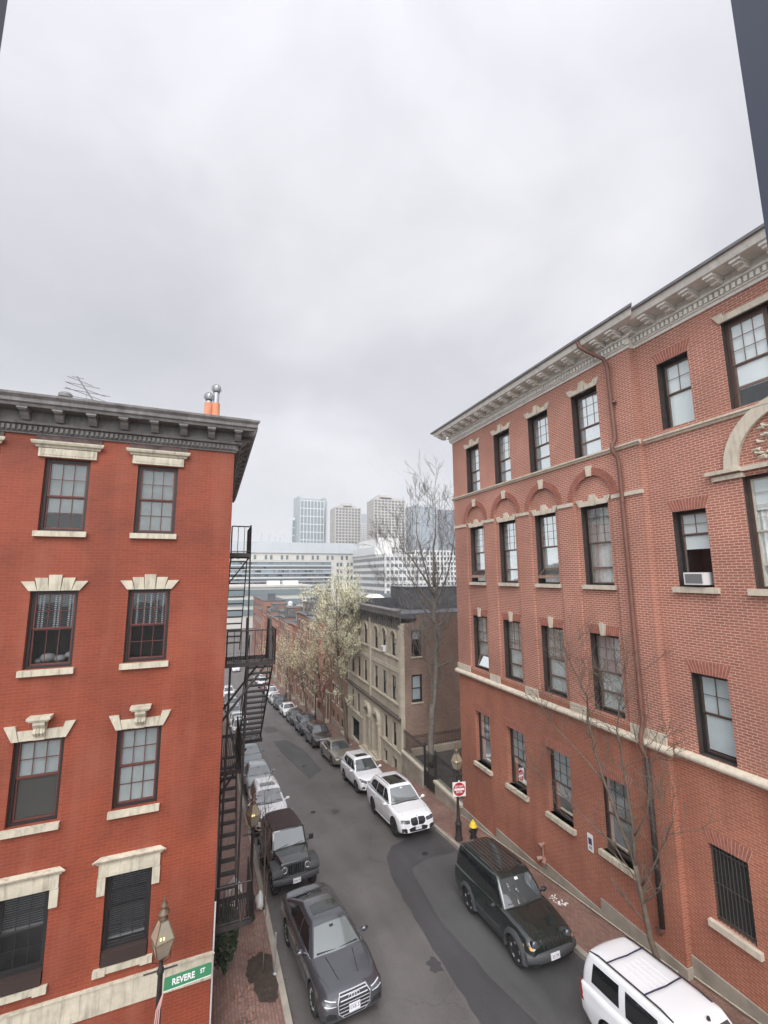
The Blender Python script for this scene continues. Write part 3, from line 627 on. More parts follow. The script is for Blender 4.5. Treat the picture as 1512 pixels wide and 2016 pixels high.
# ================================================================== LEFT BUILDING
YL = 12.4
def TL(u, v, d): return Vector((u, YL+d, v))
lb = thing('corner_apartment_building', 'tall painted red brick corner building with dark cornice and cream window surrounds on the left', 'building', (-3, YL, -11))
q = MB()
cols = [-1.435, -3.415, -5.395, -7.375, -9.355]
rows = [(1.08, 2.85), (-2.09, -.33), (-5.38, -3.61), (-8.56, -6.73)]
holes = [rect(c-.47, c+.47, a, b) for c in cols for a, b in rows]
q.wall(TL, rect(-12, XL, -8.9, 3.42), holes, .13, 0, 0, back=1, back_d=1.0)
gh_ = []
q.wall(TL, rect(-12, XL, -12.2, -9.46), [rect(-2.5, -1.15, -12.1, -9.9), rect(-5.6, -4.2, -12.1, -9.9)], .3, 0, 0, back=1, back_d=1.0)
q.face([(XL, YL, -12.2), (XL, 24.5, -14), (XL, 24.5, 3.42), (XL, YL, 3.42)])
q.face([(-12, 24.5, -14), (XL, 24.5, -14), (XL, 24.5, 3.42), (-12, 24.5, 3.42)]); q.face([(-12, YL, -12.2), (-12, 24.5, -14), (-12, 24.5, 3.42), (-12, YL, 3.42)])
build('wall', q, [LB, DARKIN], lb)
q = MB(); profile_run(q, TL, -12, XL, [(-.02, -9.46), (.03, -9.46), (.03, -8.96), (.06, -8.94), (.06, -8.90), (-.02, -8.90)], 0, (1,)); build('stone_band', q, STONE2, lb)
# cornice (front) with its return along the side
q = MB()
prof = [(-.02, 3.40), (.05, 3.40), (.05, 3.45), (.08, 3.45), (.08, 3.60), (.17, 3.61), (.19, 3.66), (.12, 3.68), (.12, 3.93), (.50, 3.93), (.52, 3.99), (.56, 4.02), (.56, 4.10), (.61, 4.17), (.61, 4.22), (-.02, 4.24)]
profile_run(q, TL, -12, XL, prof, 0, (1,))
def TS(u, v, d): return Vector((XL+d*-1, u, v))
def TSd(u, v, d): return Vector((XL-d, u, v))
profile_run(q, TSd, YL, 24.5, prof, 0, ())
u = -11.9
while u < XL+.02:
    q.tbox(TL, u, u+.058, 3.47, 3.575, -.13, -.08); u += .105
y = YL+.05
while y < 24: q.box(XL+.08, XL+.13, y, y+.058, 3.47, 3.575); y += .105
build('cornice', q, DKCORN, lb)
for i in range(18):
    q = MB(); u = .50-.683*i-.09
    q.prism(lambda a, b, d: Vector((u+d, YL-a, b)), [(.12, 3.70), (.20, 3.70), (.30, 3.78), (.34, 3.84), (.46, 3.86), (.46, 3.925), (.12, 3.925)], 0, .17)
    q.tbox(TL, u-.02, u+.19, 3.885, 3.928, -.49, -.12); build('bracket', q, GREYCORN, lb)
for i in range(17):
    q = MB(); y = YL+.3+.683*i
    q.prism(lambda a, b, d: Vector((XL+a, y+d, b)), [(.12, 3.70), (.20, 3.70), (.30, 3.78), (.34, 3.84), (.46, 3.86), (.46, 3.925), (.12, 3.925)], 0, .15); build('bracket', q, GREYCORN, lb)
q = MB(); q.box(-12, XL+.4, YL-.4, 24.4, 4.225, 4.30); q.hexa([(-12, 13.2, 4.3), (-3.0, 13.2, 4.3), (-12, 23, 4.3), (-3.0, 23, 4.3), (-12, 13.3, 4.85), (-3.9, 13.3, 4.72), (-12, 23, 4.95), (-3.9, 23, 4.75)])
build('roof', q, GREYCORN, lb)
q = MB(); q.lathe([(.09, 0), (.09, .22), (.17, .24), (.17, .33), (.12, .38), (0, .39)], (-4.05, 13.9, 4.72), 14); build('roof_vent', q, GREYCORN, lb, smooth=True, angle=40)
# chimney pots with turbine cowls
for cx_, h in ((-.345, 1.04), (-.135, 1.06)):
    q = MB(); q.lathe([(.12, 0), (.12, h), (.085, h)], (cx_, 13.9, 4.29), 16); cp = build('chimney_pot', q, TERRA, lb, smooth=True, angle=40)
    q = MB(); hh = 4.29+h+(.08 if cx_ < -.3 else .36)
    q.lathe([(.085, 0), (.085, hh-4.29-h), (.10, hh-4.29-h)], (cx_, 13.9, 4.29+h), 14)
    for k_ in range(14):
        a = k_*2*pi/14; pts = []
        for j in range(7):
            t = j/6*pi; r = .035+.115*sin(t); pts.append((cx_+r*cos(a+.5*j/6), 13.9+r*sin(a+.5*j/6), hh+.02+.12*(1-cos(t))))
        q.tube(pts, .012, 4)
    q.lathe([(0, .0), (.095, .04), (.12, .13), (.09, .22), (0, .26)], (cx_, 13.9, hh), 14)
    build('turbine_cowl', q, GREYM, cp, smooth=True, angle=40)
# antenna
an = thing('tv_antenna', 'bent old television antenna standing on the roof of the red corner building', 'antenna', (-3.75, 14.6, 4.75))
q = MB(); q.tube([(-3.75, 14.6, 4.7), (-3.74, 14.6, 5.50)], .018, 6); build('mast', q, GREYM, an)
q = MB(); A, B = Vector((-4.10, 14.9, 6.02)), Vector((-3.42, 14.2, 5.02)); q.tube([A, B], .02, 6)
for i, (t, ln) in enumerate(((.04, .25), (.18, .55), (.34, .72), (.5, .85), (.62, .95), (.76, 1.0), (.9, .9))):
    p = A.lerp(B, t); dd = Vector((.80, .45, -.10 if i % 2 else .10)).normalized()*ln*.62; q.tube([p-dd, p+dd], .009, 4)
build('elements', q, mat('dull_aerial_metal', (.14, .14, .145), .5), an)
# surrounds and windows
def tag_part(o, label): o['label'] = label; return o
STAIN = mat('sooty_stone', (.10, .07, .065), .9, var=.4, vscale=7)
for ci, c in enumerate(cols):
    # top floor hood
    q = MB(); q.tbox(TL, c-.60, c+.60, 2.87, 3.08, -.07, .02); q.tbox(TL, c-.54, c+.54, 2.92, 3.035, -.078, -.07)
    profile_run(q, TL, c-.60, c+.60, [(-.02, 3.10), (.06, 3.10), (.08, 3.15), (.13, 3.17), (.15, 3.22), (.15, 3.25), (-.02, 3.27)], 0, (-1, 1)); build('window_hood', q, STONE2, lb)
    q = MB(); q.tbox(TL, c-.68, c+.68, 3.275, 3.395, -.035, .02); build('soot_stained_course', q, STAIN, lb)
    for z in (1.07, -2.10, -5.39): q = MB(); q.tbox(TL, c-.53, c+.53, z-.13, z, -.10, .13); build('sill', q, STONE2, lb)
    # fan lintel
    q = MB(); b = [-.50, -.37, -.13, .13, .37, .50]
    for k_, (b0, b1, t0, t1, h) in enumerate(((-.50, -.33, -.66, -.40, .22), (-.33, -.12, -.40, -.145, .30), (-.12, .12, -.135, .135, .37), (.12, .33, .145, .40, .30), (.33, .50, .40, .66, .22))):
        q.prism(TL, [(c+b0+.004, -.33), (c+b1-.004, -.33), (c+t1-.004, -.33+h), (c+t0+.004, -.33+h)], -.05-.012*(k_ == 2), .02)
    build('fan_lintel', q, STONE2, lb)
    # third row: flat lintel with scroll keystone
    q = MB()
    for s_ in (-1, 1):
        q.prism(TL, [(c+s_*.10, -3.61), (c+s_*.37, -3.61), (c+s_*.42, -3.40), (c+s_*.11, -3.40)], -.045, .02)
        q.prism(TL, [(c+s_*.375, -3.61), (c+s_*.50, -3.61), (c+s_*.66, -3.28), (c+s_*.46, -3.28)], -.06, .02)
    q.prism(TL, [(c-.10, -3.61), (c+.10, -3.61), (c+.13, -3.2), (c-.13, -3.2)], -.07, .02)
    q.prism(lambda a, b_, d: Vector((c-.11+d, YL-a, b_)), [(.07, -3.48), (.11, -3.50), (.15, -3.44), (.13, -3.36), (.20, -3.26), (.20, -3.19), (.07, -3.19)], 0, .22)
    for k_ in range(3): q.prism(lambda a, b_, d: Vector((c-.085+.06*k_+d, YL-a, b_)), [(.07, -3.50), (.12, -3.52), (.165, -3.45), (.15, -3.36), (.07, -3.3)], 0, .035)
    q.tbox(TL, c-.19, c+.19, -3.19, -3.15, -.22, .02); q.tbox(TL, c-.22, c+.22, -3.15, -3.09, -.25, .02)
    build('keystone_lintel', q, STONE2, lb)
    # bottom row hood on ears
    q = MB(); profile_run(q, TL, c-.60, c+.60, [(-.02, -6.46), (.06, -6.46), (.08, -6.41), (.13, -6.39), (.15, -6.35), (-.02, -6.32)], 0, (-1, 1))
    q.tbox(TL, c-.62, c+.62, -6.73, -6.46, -.06, .02); q.tbox(TL, c-.55, c+.55, -6.68, -6.52, -.068, -.06)
    for s_ in (-1, 1): q.tbox(TL, c+s_*.55-.08, c+s_*.55+.08, -7.10, -6.74, -.058, .02)
    build('window_hood', q, STONE2, lb)
    q = MB(); q.tbox(TL, c-.58, c-.34, -8.70, -8.57, -.09, .02); q.tbox(TL, c+.34, c+.58, -8.70, -8.57, -.09, .02); q.tbox(TL, c-.34, c+.34, -8.68, -8.575, -.07, .13); build('sill', q, STONE2, lb)
    q = MB(); q.tbox(TL, c-.45, c+.45, -8.56, -8.30, -.03, .10); build('dark_window_box', q, mat('dark_brown_wood', (.035, .02, .016), .8, bump=.8, bscale=40) if 'dark_brown_wood' not in MAT else MAT['dark_brown_wood'], lb)
    sh = [(.68, SHADEG), None, (.48, SHADEG), None] if ci % 2 else [(.98, SHADEG), None, (1.0, SHADE), None]
    kw = dict(gm=GLASSL, dep=.10)
    if ci % 2: window(TL, lb, c-.47, c+.47, 1.08, 2.85, [(.52, 3, 2), (.48, 3, 2)], BLACKF, REDF, shade=(.74, SHL), **kw)
    else: window(TL, lb, c-.47, c+.47, 1.08, 2.85, [(.5, 3, 2), (.5, 3, 2)], BLACKF, REDF, shade=(.98, SHL), **kw)
    f = window(TL, lb, c-.47, c+.47, -2.09, -.33, [(.5, 3, 2), (.5, 3, 2)] if not ci % 2 else [(.5, 3, 2), (.5, 3, 1)], BLACKF, REDF, blind=(.5, BLIND), **kw)
    q = MB()
    for uu in ((-.28, -.12, .02, .16, .30) if not ci % 2 else (-.33, -.26, -.02, .05, .26, .33)): q.tbox(TL, c+uu-.018, c+uu+.018, -1.2, -.42, .232, .242)
    build('shutter_stiles', q, SHADEG, f)
    if ci % 2: window(TL, lb, c-.47, c+.47, -5.38, -3.61, [(.46, 3, 2), (.54, 1, 1)], BLACKF, REDF, shade=(.46, SHM), fill=(.52, SCREEN), **kw)
    else: window(TL, lb, c-.47, c+.47, -5.38, -3.61, [(.5, 3, 2), (.5, 3, 2)], BLACKF, REDF, shade=(.97, SHM), **kw)
    window(TL, lb, c-.47, c+.47, -8.30, -6.73, [(.5, 3, 2), (.5, 3, 2)], BLACKF, BLACKF, blind=(.92 if not ci % 2 else .5, BLIND), gm=GLASSL, dep=.10)
# bedding seen in the second-row left window
q = MB(); 
for (x, z, r) in ((-3.55, -1.92, .17), (-3.3, -1.95, .13), (-3.1, -1.88, .12), (-3.72, -1.98, .1)): q.lathe([(0, -r*.7), (r*.8, -r*.4), (r, 0), (r*.7, r*.5), (0, r*.65)], (x, YL+.45, z), 12)
build('pillows', q, BLIND, lb, smooth=True)
q = MB(); q.tbox(TL, -2.5, -1.15, -12.0, -9.9, .22, .26); q.tbox(TL, -5.6, -4.2, -12.0, -9.9, .22, .26); build('ground_floor_panel', q, mat('brown_door', (.10, .045, .035), .6, var=.2, vscale=3), lb)
q = MB(); q.tube([(XL+.03, YL+.06, -7.9), (XL+.03, YL+.06, -11.2)], .022, 8); build('white_corner_pipe', q, WHITEM, lb)

# ---- fire escape on the side wall
fe = thing('fire_escape', 'black iron fire escape with stairs climbing the side of the red corner building', 'fire escape', (XL+.6, 13.5, -8.8))
def grating(x0, x1, y0, y1, z):
    q = MB(); q.box(x0, x1, y0, y0+.04, z-.10, z+.01); q.box(x0, x1, y1-.04, y1, z-.10, z+.01); q.box(x0, x0+.04, y0+.04, y1-.04, z-.10, z); q.box(x1-.04, x1, y0+.04, y1-.04, z-.10, z)
    n = int((x1-x0)/.055)
    for i in range(1, n): x = x0+(x1-x0)*i/n; q.box(x-.012, x+.012, y0+.04, y1-.04, z-.03, z)
    build('platform', q, IRONB, fe)
def railing(pts, z0, z1, step=.14, slopez=None):
    q = MB()
    for (a, b) in zip(pts, pts[1:]):
        a, b = Vector(a), Vector(b)
        q.tube([a+Vector((0, 0, z1)), b+Vector((0, 0, z1))], .018, 6); q.tube([a+Vector((0, 0, z0+.06)), b+Vector((0, 0, z0+.06))], .012, 5)
        n = max(1, int((b-a).length/step))
        for i in range(n+1):
            p = a.lerp(b, i/n); q.tube([p+Vector((0, 0, z0)), p+Vector((0, 0, z1))], .009 if 0 < i < n else .02, 5)
    build('railing', q, IRONB, fe)
def stair(x0, x1, ya, za, yb, zb, n, dep=.19, rail=True):
    q = MB()
    for x in (x0, x1):
        dy = .07 if yb > ya else -.07
        q.hexa([(x-.012, ya, za-.17), (x+.012, ya, za-.17), (x-.012, yb, zb-.17), (x+.012, yb, zb-.17), (x-.012, ya, za+.03), (x+.012, ya, za+.03), (x-.012, yb, zb+.03), (x+.012, yb, zb+.03)])
        if rail: q.tube([(x, ya, za+.85), (x, yb, zb+.85)], .014, 6)
        for i in range(0, n+1, 3):
            t = i/n; y, z = ya+(yb-ya)*t, za+(zb-za)*t
            if rail: q.tube([(x, y, z), (x, y, z+.85)], .010, 5)
    o = build('stair_flight', q, IRONB, fe)
    q = MB()
    for i in range(n):
        t = (i+.5)/n; y, z = ya+(yb-ya)*t, za+(zb-za)*t
        q.box(x0+.014, x1-.014, y-dep/2, y+dep/2, z-.03, z)
    build('treads', q, IRONB, o)
grating(XL+.02, 1.03, 13.0, 14.2, .62); railing([(XL+.05, 13.0, .62), (1.0, 13.0, .62), (1.0, 14.2, .62)], 0, .78)
stair(XL+.08, 1.0, 14.1, .55, 15.9, -2.35, 13, rail=False)
q = MB(); q.tube([(1.0, 13.02, 1.45), (1.03, 13.02, -2.3)], .022, 6); q.tube([(.50, 13.4, .5), (XL+.02, 13.4, -.1)], .02, 6); q.tube([(1.0, 13.4, .5), (XL+.02, 13.4, -.25)], .02, 6)
q.tube([(1.05, 13.0, -2.5), (1.02, 13.3, -8.7)], .028, 6); q.tube([(.60, 13.1, -2.5), (.55, 13.2, -8.7)], .03, 6); q.tube([(1.10, 14.0, -2.5), (1.12, 14.4, -5.6)], .02, 6)
for y in (13.0, 13.9): q.tube([(1.55, y, -2.5), (XL, y, -3.9)], .032, 6)
q.tube([(1.35, 16.0, -5.75), (XL, 16.0, -6.9)], .03, 6); q.tube([(1.0, 14.6, -5.75), (XL, 14.6, -6.6)], .03, 6)
build('braces', q, IRONB, fe)
grating(XL+.02, 1.80, 12.92, 14.0, -2.41); railing([(XL+.05, 12.94, -2.41), (1.78, 12.94, -2.41), (1.78, 13.98, -2.41)], 0, .87, .17)
q = MB(); q.hexa([(1.62, 12.98, -2.4), (1.72, 12.98, -2.4), (1.62, 13.9, -2.4), (1.72, 13.9, -2.4), (1.66, 13.4, -1.3), (1.72, 13.4, -1.3), (1.66, 13.9, -1.3), (1.72, 13.9, -1.3)]); q.box(1.02, 1.07, 13.3, 13.75, -2.4, -1.25); build('counterweight_arm', q, IRONB, fe)
stair(1.16, 1.86, 14.0, -2.65, 16.6, -5.55, 13, .2)
grating(1.10, 1.92, 16.45, 17.3, -5.66); grating(XL+.02, 1.09, 14.2, 17.3, -5.66); railing([(1.06, 14.25, -5.66), (1.06, 16.4, -5.66)], 0, .85)
stair(XL+.12, 1.02, 15.9, -5.75, 13.85, -8.65, 12, .17)
grating(XL+.02, 1.36, 12.75, 13.8, -8.72); railing([(XL+.05, 12.77, -8.72), (1.33, 12.77, -8.72), (1.33, 13.78, -8.72)], 0, .9, .09)

# ================================================================== cars
def carpaint(name, col, rough=.28, metal=0.0, coat=1.0, flake=.0): return mat(name, col, rough, metal, coat=coat, var=flake, vscale=3)
PW = carpaint('white_car_paint', (.78, .79, .80), .3); PG = carpaint('dark_grey_metallic', (.085, .087, .098), .30, .6); PK = carpaint('black_car_paint', (.016, .018, .02), .25)
PGR = carpaint('dark_green_black_paint', (.012, .018, .016), .25); PT = carpaint('tan_metallic', (.25, .22, .18), .35, .4); PS = carpaint('silver_blue_metallic', (.33, .37, .39), .32, .4); PTE = carpaint('grey_teal_metallic', (.16, .20, .21), .3, .4)
PBR = carpaint('dark_brown_paint', (.035, .027, .024), .25); PDB = carpaint('dark_blue_grey_paint', (.05, .058, .07), .25, .2); PLG = carpaint('light_grey_paint', (.5, .52, .54), .3); PR = carpaint('dark_red_paint', (.2, .02, .02), .3)
CGL = mat('side_window_glass', (.010, .012, .013), .06, spec=.8, coat=.4); WGL = mat('windscreen_glass', (.145, .165, .165), .08, metal=0, spec=1.0, coat=1.0)  # windscreen base colour paled to stand in for reflected sky
WGD = mat('dark_windscreen_glass', (.05, .058, .06), .07, spec=.9, coat=1.0)
TYRE = mat('tyre_rubber', (.018, .018, .018), .85); RIM = mat('alloy_rim', (.50, .50, .51), .35, metal=.3); RIMD = mat('dark_alloy_rim', (.10, .10, .105), .35, metal=.6)
PLAS = mat('black_plastic', (.016, .016, .017), .55); GPLAS = mat('grey_plastic_cladding', (.055, .057, .06), .6); CHR = mat('chrome', (.78, .78, .80), .22, metal=.6); LAMP = mat('headlamp_lens', (.075, .08, .09), .25, metal=.0, coat=.35)
LED = mat('led_strip_unlit', (.60, .62, .66), .2, coat=1); AMB = mat('amber_lens', (.75, .30, .03), .2, coat=1); TAIL = mat('red_lens', (.30, .012, .015), .15, coat=1); PLATE = mat('licence_plate_white', (.70, .71, .74), .5); PLTX = mat('plate_ink', (.20, .12, .18), .6)
CLOTH = mat('dark_brown_canvas', (.050, .032, .032), .9, bump=.3, bscale=60, var=.15, vscale=2)
def lin(tab, x):
    if x <= tab[0][0]: return tab[0][1]
    for (a, va), (b, vb) in zip(tab, tab[1:]):
        if x <= b:
            t = (x-a)/(b-a); t = t*t*(3-2*t)*.5+t*.5
            return va+(vb-va)*t
    return tab[-1][1]
def dgrid(bvh, bpoly, cast, off, th, mb, mi=0, sub=.09):
    """drape a polygon (3-D points) on a surface along a direction and give it thickness"""
    cast = Vector(cast).normalized()
    bm = bmesh.new(); vs_ = [bm.verts.new(p) for p in bpoly]; bm.faces.new(vs_)
    bmesh.ops.triangulate(bm, faces=bm.faces[:])
    for _ in range(6):
        es = [e_ for e_ in bm.edges if e_.calc_length() > sub]
        if not es: break
        bmesh.ops.subdivide_edges(bm, edges=es, cuts=1); bmesh.ops.triangulate(bm, faces=[f for f in bm.faces if len(f.verts) > 3])
    bm.verts.ensure_lookup_table(); pos = []; ok = True; lastd = None
    for v in bm.verts:
        h = bvh.ray_cast(v.co-cast*1.5, cast)
        pos.append(None if h[0] is None else h[0]-cast*off)
    good = [p for p in pos if p is not None]
    if not good: bm.free(); return
    for i, v in enumerate(bm.verts):
        if pos[i] is None:
            c = v.co; near = min(good, key=lambda q_: (q_-c-cast*((q_-c).dot(cast))).length); d = (near-c).dot(cast); pos[i] = c+cast*d
    n = len(mb.v); K = len(pos)
    mb.v += [tuple(p) for p in pos]+[tuple(p+cast*th) for p in pos]
    for f in bm.faces: mb.f.append(tuple(n+v.index for v in f.verts)); mb.m.append(mi)
    for e_ in bm.edges:
        if e_.is_boundary: a, b = e_.verts[0].index, e_.verts[1].index; mb.f.append((n+a, n+b, n+K+b, n+K+a)); mb.m.append(mi)
    bm.free()
def loft(loops, mb, mi=0):
    n = len(mb.v); k = len(loops[0])
    for l in loops: mb.v += [tuple(p) for p in l]
    for i in range(len(loops)-1):
        for j in range(k):
            q_ = (j+1) % k; mb.f.append((n+i*k+j, n+i*k+q_, n+(i+1)*k+q_, n+(i+1)*k+j)); mb.m.append(mi)
    mb.f.append(tuple(n+j for j in range(k))[::-1]); mb.m.append(mi); mb.f.append(tuple(n+(len(loops)-1)*k+j for j in range(k))); mb.m.append(mi)
def rrect(x0, x1, wf, wr, z, rc=.14, bow=.10, bowr=.06, n=8):
    """rounded cabin outline, front at x1; returns points counter-clockwise from front right"""
    P = []
    def side(xa, ya, xb, yb, k_, bw, along):
        for i in range(k_): 
            t = i/k_; P.append((xa+(xb-xa)*t+(bw*(1-(2*t-1)**2) if along == 'x' else 0), ya+(yb-ya)*t+(bw*(1-(2*t-1)**2) if along == 'y' else 0), z))
    r = rc
    # front edge from right(-y) to left(+y)
    side(x1, -wf+r, x1, wf-r, 10, bow, 'x')
    for i in range(4): a = i/4*pi/2; P.append((x1-r+r*cos(a), wf-r+r*sin(a), z))
    side(x1-r, wf, x0+r, wr, 12, .02, 'y')
    for i in range(4): a = pi/2+i/4*pi/2; P.append((x0+r+r*cos(a), wr-r+r*sin(a), z))
    side(x0, wr-r, x0, -wr+r, 10, -bowr, 'x')
    for i in range(4): a = pi+i/4*pi/2; P.append((x0+r+r*cos(a), -wr+r+r*sin(a), z))
    side(x0+r, -wr, x1-r, -wf, 12, -.02, 'y')
    for i in range(4): a = 3*pi/2+i/4*pi/2; P.append((x1-r+r*cos(a), -wf+r+r*sin(a), z))
    return [Vector(p) for p in P]
def bool_wheels(o, wx, rad, W, inner=.30):
    cb = MB()
    for x in wx:
        for s_ in (-1, 1):
            cb.lathe([(rad, -.0), (rad, .6)], (x, s_*(W/2-inner) if s_ > 0 else -(W/2-inner)-.6, rad_c(rad)), 28, Matrix.Rotation(-pi/2, 3, 'X'))
    c = build('cutter', cb, PLAS)
    mdf = o.modifiers.new('b', 'BOOLEAN'); mdf.object = c; mdf.operation = 'DIFFERENCE'; mdf.solver = 'EXACT'
    try: mdf.material_mode = 'TRANSFER'
    except Exception: pass
    dg = bpy.context.evaluated_depsgraph_get(); ev = o.evaluated_get(dg); me = bpy.data.meshes.new_from_object(ev); o.modifiers.clear(); o.data = me
    bpy.data.objects.remove(c)
RC = [.36]
def rad_c(r): return RC[0]
def wheel(par, x, side, W, R, tw, rimm, spokes=5):
    s_ = side; y = s_*(W/2-.02); M = Matrix.Rotation(-pi/2 if s_ > 0 else pi/2, 3, 'X')
    t = MB(); t.lathe([(R*.62, -tw), (R*.9, -tw), (R*.985, -tw*.88), (R, -tw*.7), (R, -tw*.25), (R*.985, -tw*.08), (R*.92, 0), (R*.70, .0), (R*.66, -.02)], (x, y, R), 32, M)
    hub = bpy.data.objects.new('wheel', None); COL.objects.link(hub); hub.parent = par; hub.location = (x, y, R); hub.empty_display_size = .1
    sh = Vector((x, y, R))
    def fix(mb): mb.v = [tuple(Vector(p)-sh) for p in mb.v]
    fix(t); build('tyre', t, TYRE, hub, smooth=True, angle=45)
    r = MB(); r.lathe([(R*.60, -tw*.75), (R*.66, -.012), (R*.69, -.004), (R*.64, -.02), (R*.60, -.05), (R*.56, -.11), (0, -.12)], (x, y, R), 32, M, mi=1)
    for k_ in range(spokes):
        a = 2*pi*k_/spokes+.3; L_ = []
        for (rr, w_, dz) in ((.0, .055, -.045), (R*.30, .045, -.03), (R*.62, .040, -.012)):
            c_, sn = cos(a), sin(a)
            for q_ in (-1, 1): L_.append((rr*c_-q_*w_*sn, rr*sn+q_*w_*c_, dz))
        pts = [sh+M @ Vector(p) for p in L_]
        bk = [sh+M @ (Vector(p)-Vector((0, 0, .04))) for p in L_]
        r.face([pts[0], pts[2], pts[3], pts[1]]); r.face([pts[2], pts[4], pts[5], pts[3]])
        for (i, j) in ((0, 2), (2, 4), (5, 3), (3, 1)): r.face([pts[i], pts[j], bk[j], bk[i]])
    r.lathe([(0, -.025), (.05, -.03), (.06, -.05)], (x, y, R), 12, M)
    fix(r); build('rim', r, [rimm, PLAS], hub, smooth=True, angle=35)
def sym(par, name, fn, mt, smooth=False):
    for s_ in (-1, 1):
        q_ = MB(); fn(q_, s_)
        if q_.v: build(name, q_, mt, par, smooth=smooth, angle=40 if smooth else None)
_plates = ['ELR 24', '7AV 315', '3KP 80', '1SXB 37', '5HT 62']
def text_mb(txt, size, place, ext=.002, sx=1.0, bold=0.0):
    cu = bpy.data.curves.new('t', 'FONT'); cu.body = txt; cu.size = size; cu.extrude = ext; cu.align_x = 'CENTER'; cu.align_y = 'CENTER'; cu.resolution_u = 3; cu.offset = bold
    to = bpy.data.objects.new('t', cu); COL.objects.link(to); dg = bpy.context.evaluated_depsgraph_get(); me = bpy.data.meshes.new_from_object(to.evaluated_get(dg))
    q_ = MB(); q_.v = [tuple(place(v.co.x*sx, v.co.y, v.co.z)) for v in me.vertices]; q_.f = [tuple(p.vertices) for p in me.polygons]; q_.m = [0]*len(q_.f)
    bpy.data.objects.remove(to); bpy.data.curves.remove(cu)
    return q_
def place_car(root, x, y, off=0.0, turn=0.0, sc=.955):
    """parked nose uphill (towards -Y)"""
    s_ = slope(y); f = Vector((sin(turn), -cos(turn), -s_*cos(turn))).normalized(); l = Vector((cos(turn), sin(turn), 0)); u_ = f.cross(l).normalized()
    M = Matrix((f, l, u_)).transposed()
    root.rotation_euler = M.to_euler(); root.location = (x, y, g(y)+off+.006); root.scale = (sc, sc, sc)
def make_car(name, label, cat, P, paint, group='cars parked along the street'):
    t = thing(name, label, cat, (0, 0, 0), group, world=False)
    L_, W, H = P['L'], P['W'], P['H']; R = P.get('R', .34); RC[0] = R
    xf, xr = L_/2, -L_/2; gc = P.get('gc', .19); top = P['top']; sh = P['sh']
    wb = P['wb']; xfw = xf-P['fo']; xrw = xfw-wb; half = P['half']
    mb = MB(); loops = []
    n = 64; xs = [xr+(xf-xr)*i/n for i in range(n+1)]
    xs = sorted(set([xr, xr+.03, xr+.08, xf-.03, xf-.08]+xs))
    for x in xs:
        w_ = lin(half, x); zs = lin(sh, x); zt = lin(top, x); zb = gc+lin(P.get('bot', [(xr, .12), (xr+.35, 0), (xf-.35, 0), (xf, .08)]), x)
        h = zs-zb; cr_ = P.get('crease', .012)
        right = [(0, zb), (.6*w_, zb), (.88*w_, zb+.01), (.955*w_, zb+.06), (.985*w_, zb+.22*h), (.992*w_, zb+.45*h), (1.0*w_, zb+.66*h), (.994*w_-cr_, zb+.73*h), (.985*w_, zb+.86*h), (.965*w_, zb+.95*h), (.93*w_, zs), (.87*w_, zs+(zt-zs)*.35), (.72*w_, zs+(zt-zs)*.68), (.45*w_, zs+(zt-zs)*.92), (0, zt)]
        loops.append([Vector((x, -a, b)) for a, b in right]+[Vector((x, a, b)) for a, b in right[-2:0:-1]])
    loft(loops, mb)
    body = build('body', mb, [paint, PLAS], t, smooth=True, angle=38)
    bm = bmesh.new(); bm.from_mesh(body.data); bv = BVHTree.FromBMesh(bm); bm.free()
    bool_wheels(body, (xfw, xrw), R+.05, W)
    # cabin
    C = P['cabin']  # dict: xwb,xwt,xrb,xrt,zb,zt,wb,wt
    lp = []
    for i in range(11):
        q_ = i/10; z = C['zb']+(C['zt']-C['zb'])*q_; e_ = q_-.06*sin(pi*q_)*0
        x1 = C['xwb']+(C['xwt']-C['xwb'])*q_+.03*sin(pi*q_); x0 = C['xrb']+(C['xrt']-C['xrb'])*q_-.035*sin(pi*q_)
        wf = C['wb']+(C['wt']-C['wb'])*q_+.018*sin(pi*q_); lp.append(rrect(x0, x1, wf-.03*(1-q_)*0, wf-C.get('tap', .02), z, .13, .10*(1-.5*q_), .05))
    z = C['zt']; cw = C.get('crown', .05)
    for (ins, dz) in ((.03, .35), (.08, .62), (.18, .82), (.32, .95), (.46, 1.0)):
        wi = C['wt']-ins; lp.append(rrect(C['xrt']+ins*1.1, C['xwt']-ins*1.1, wi, wi-C.get('tap', .02), z+cw*dz, min(.12, wi*.5), .05, .03))
    mb = MB(); loft(lp, mb); cabin = build('cabin', mb, P.get('roofmat', paint), t, smooth=True, angle=45)
    bm = bmesh.new(); bm.from_mesh(cabin.data); cv = BVHTree.FromBMesh(bm); bm.free()
    zb, zt = C['zb'], C['zt']; hh = zt-zb
    def cx_front(z): q_ = (z-zb)/hh; return C['xwb']+(C['xwt']-C['xwb'])*q_
    def cx_rear(z): q_ = (z-zb)/hh; return C['xrb']+(C['xrt']-C['xrb'])*q_
    nf = Vector((-(hh), 0, -(C['xwb']-C['xwt']))).normalized()
    wz0, wz1 = zb+.10*hh, zt-.02; 
    q_ = MB(); pts = [(cx_front(wz0)+.1, -C['wb']*.90, wz0), (cx_front(wz0)+.1, C['wb']*.90, wz0), (cx_front(wz1)+.1, C['wt']*.88, wz1), (cx_front(wz1)+.1, -C['wt']*.88, wz1)]
    dgrid(cv, pts, nf, .007, .012, q_, sub=.12); ws = build('windscreen', q_, P.get('wsm', WGL), t, smooth=True, angle=40)
    q_ = MB(); a_ = Vector(pts[0]); 
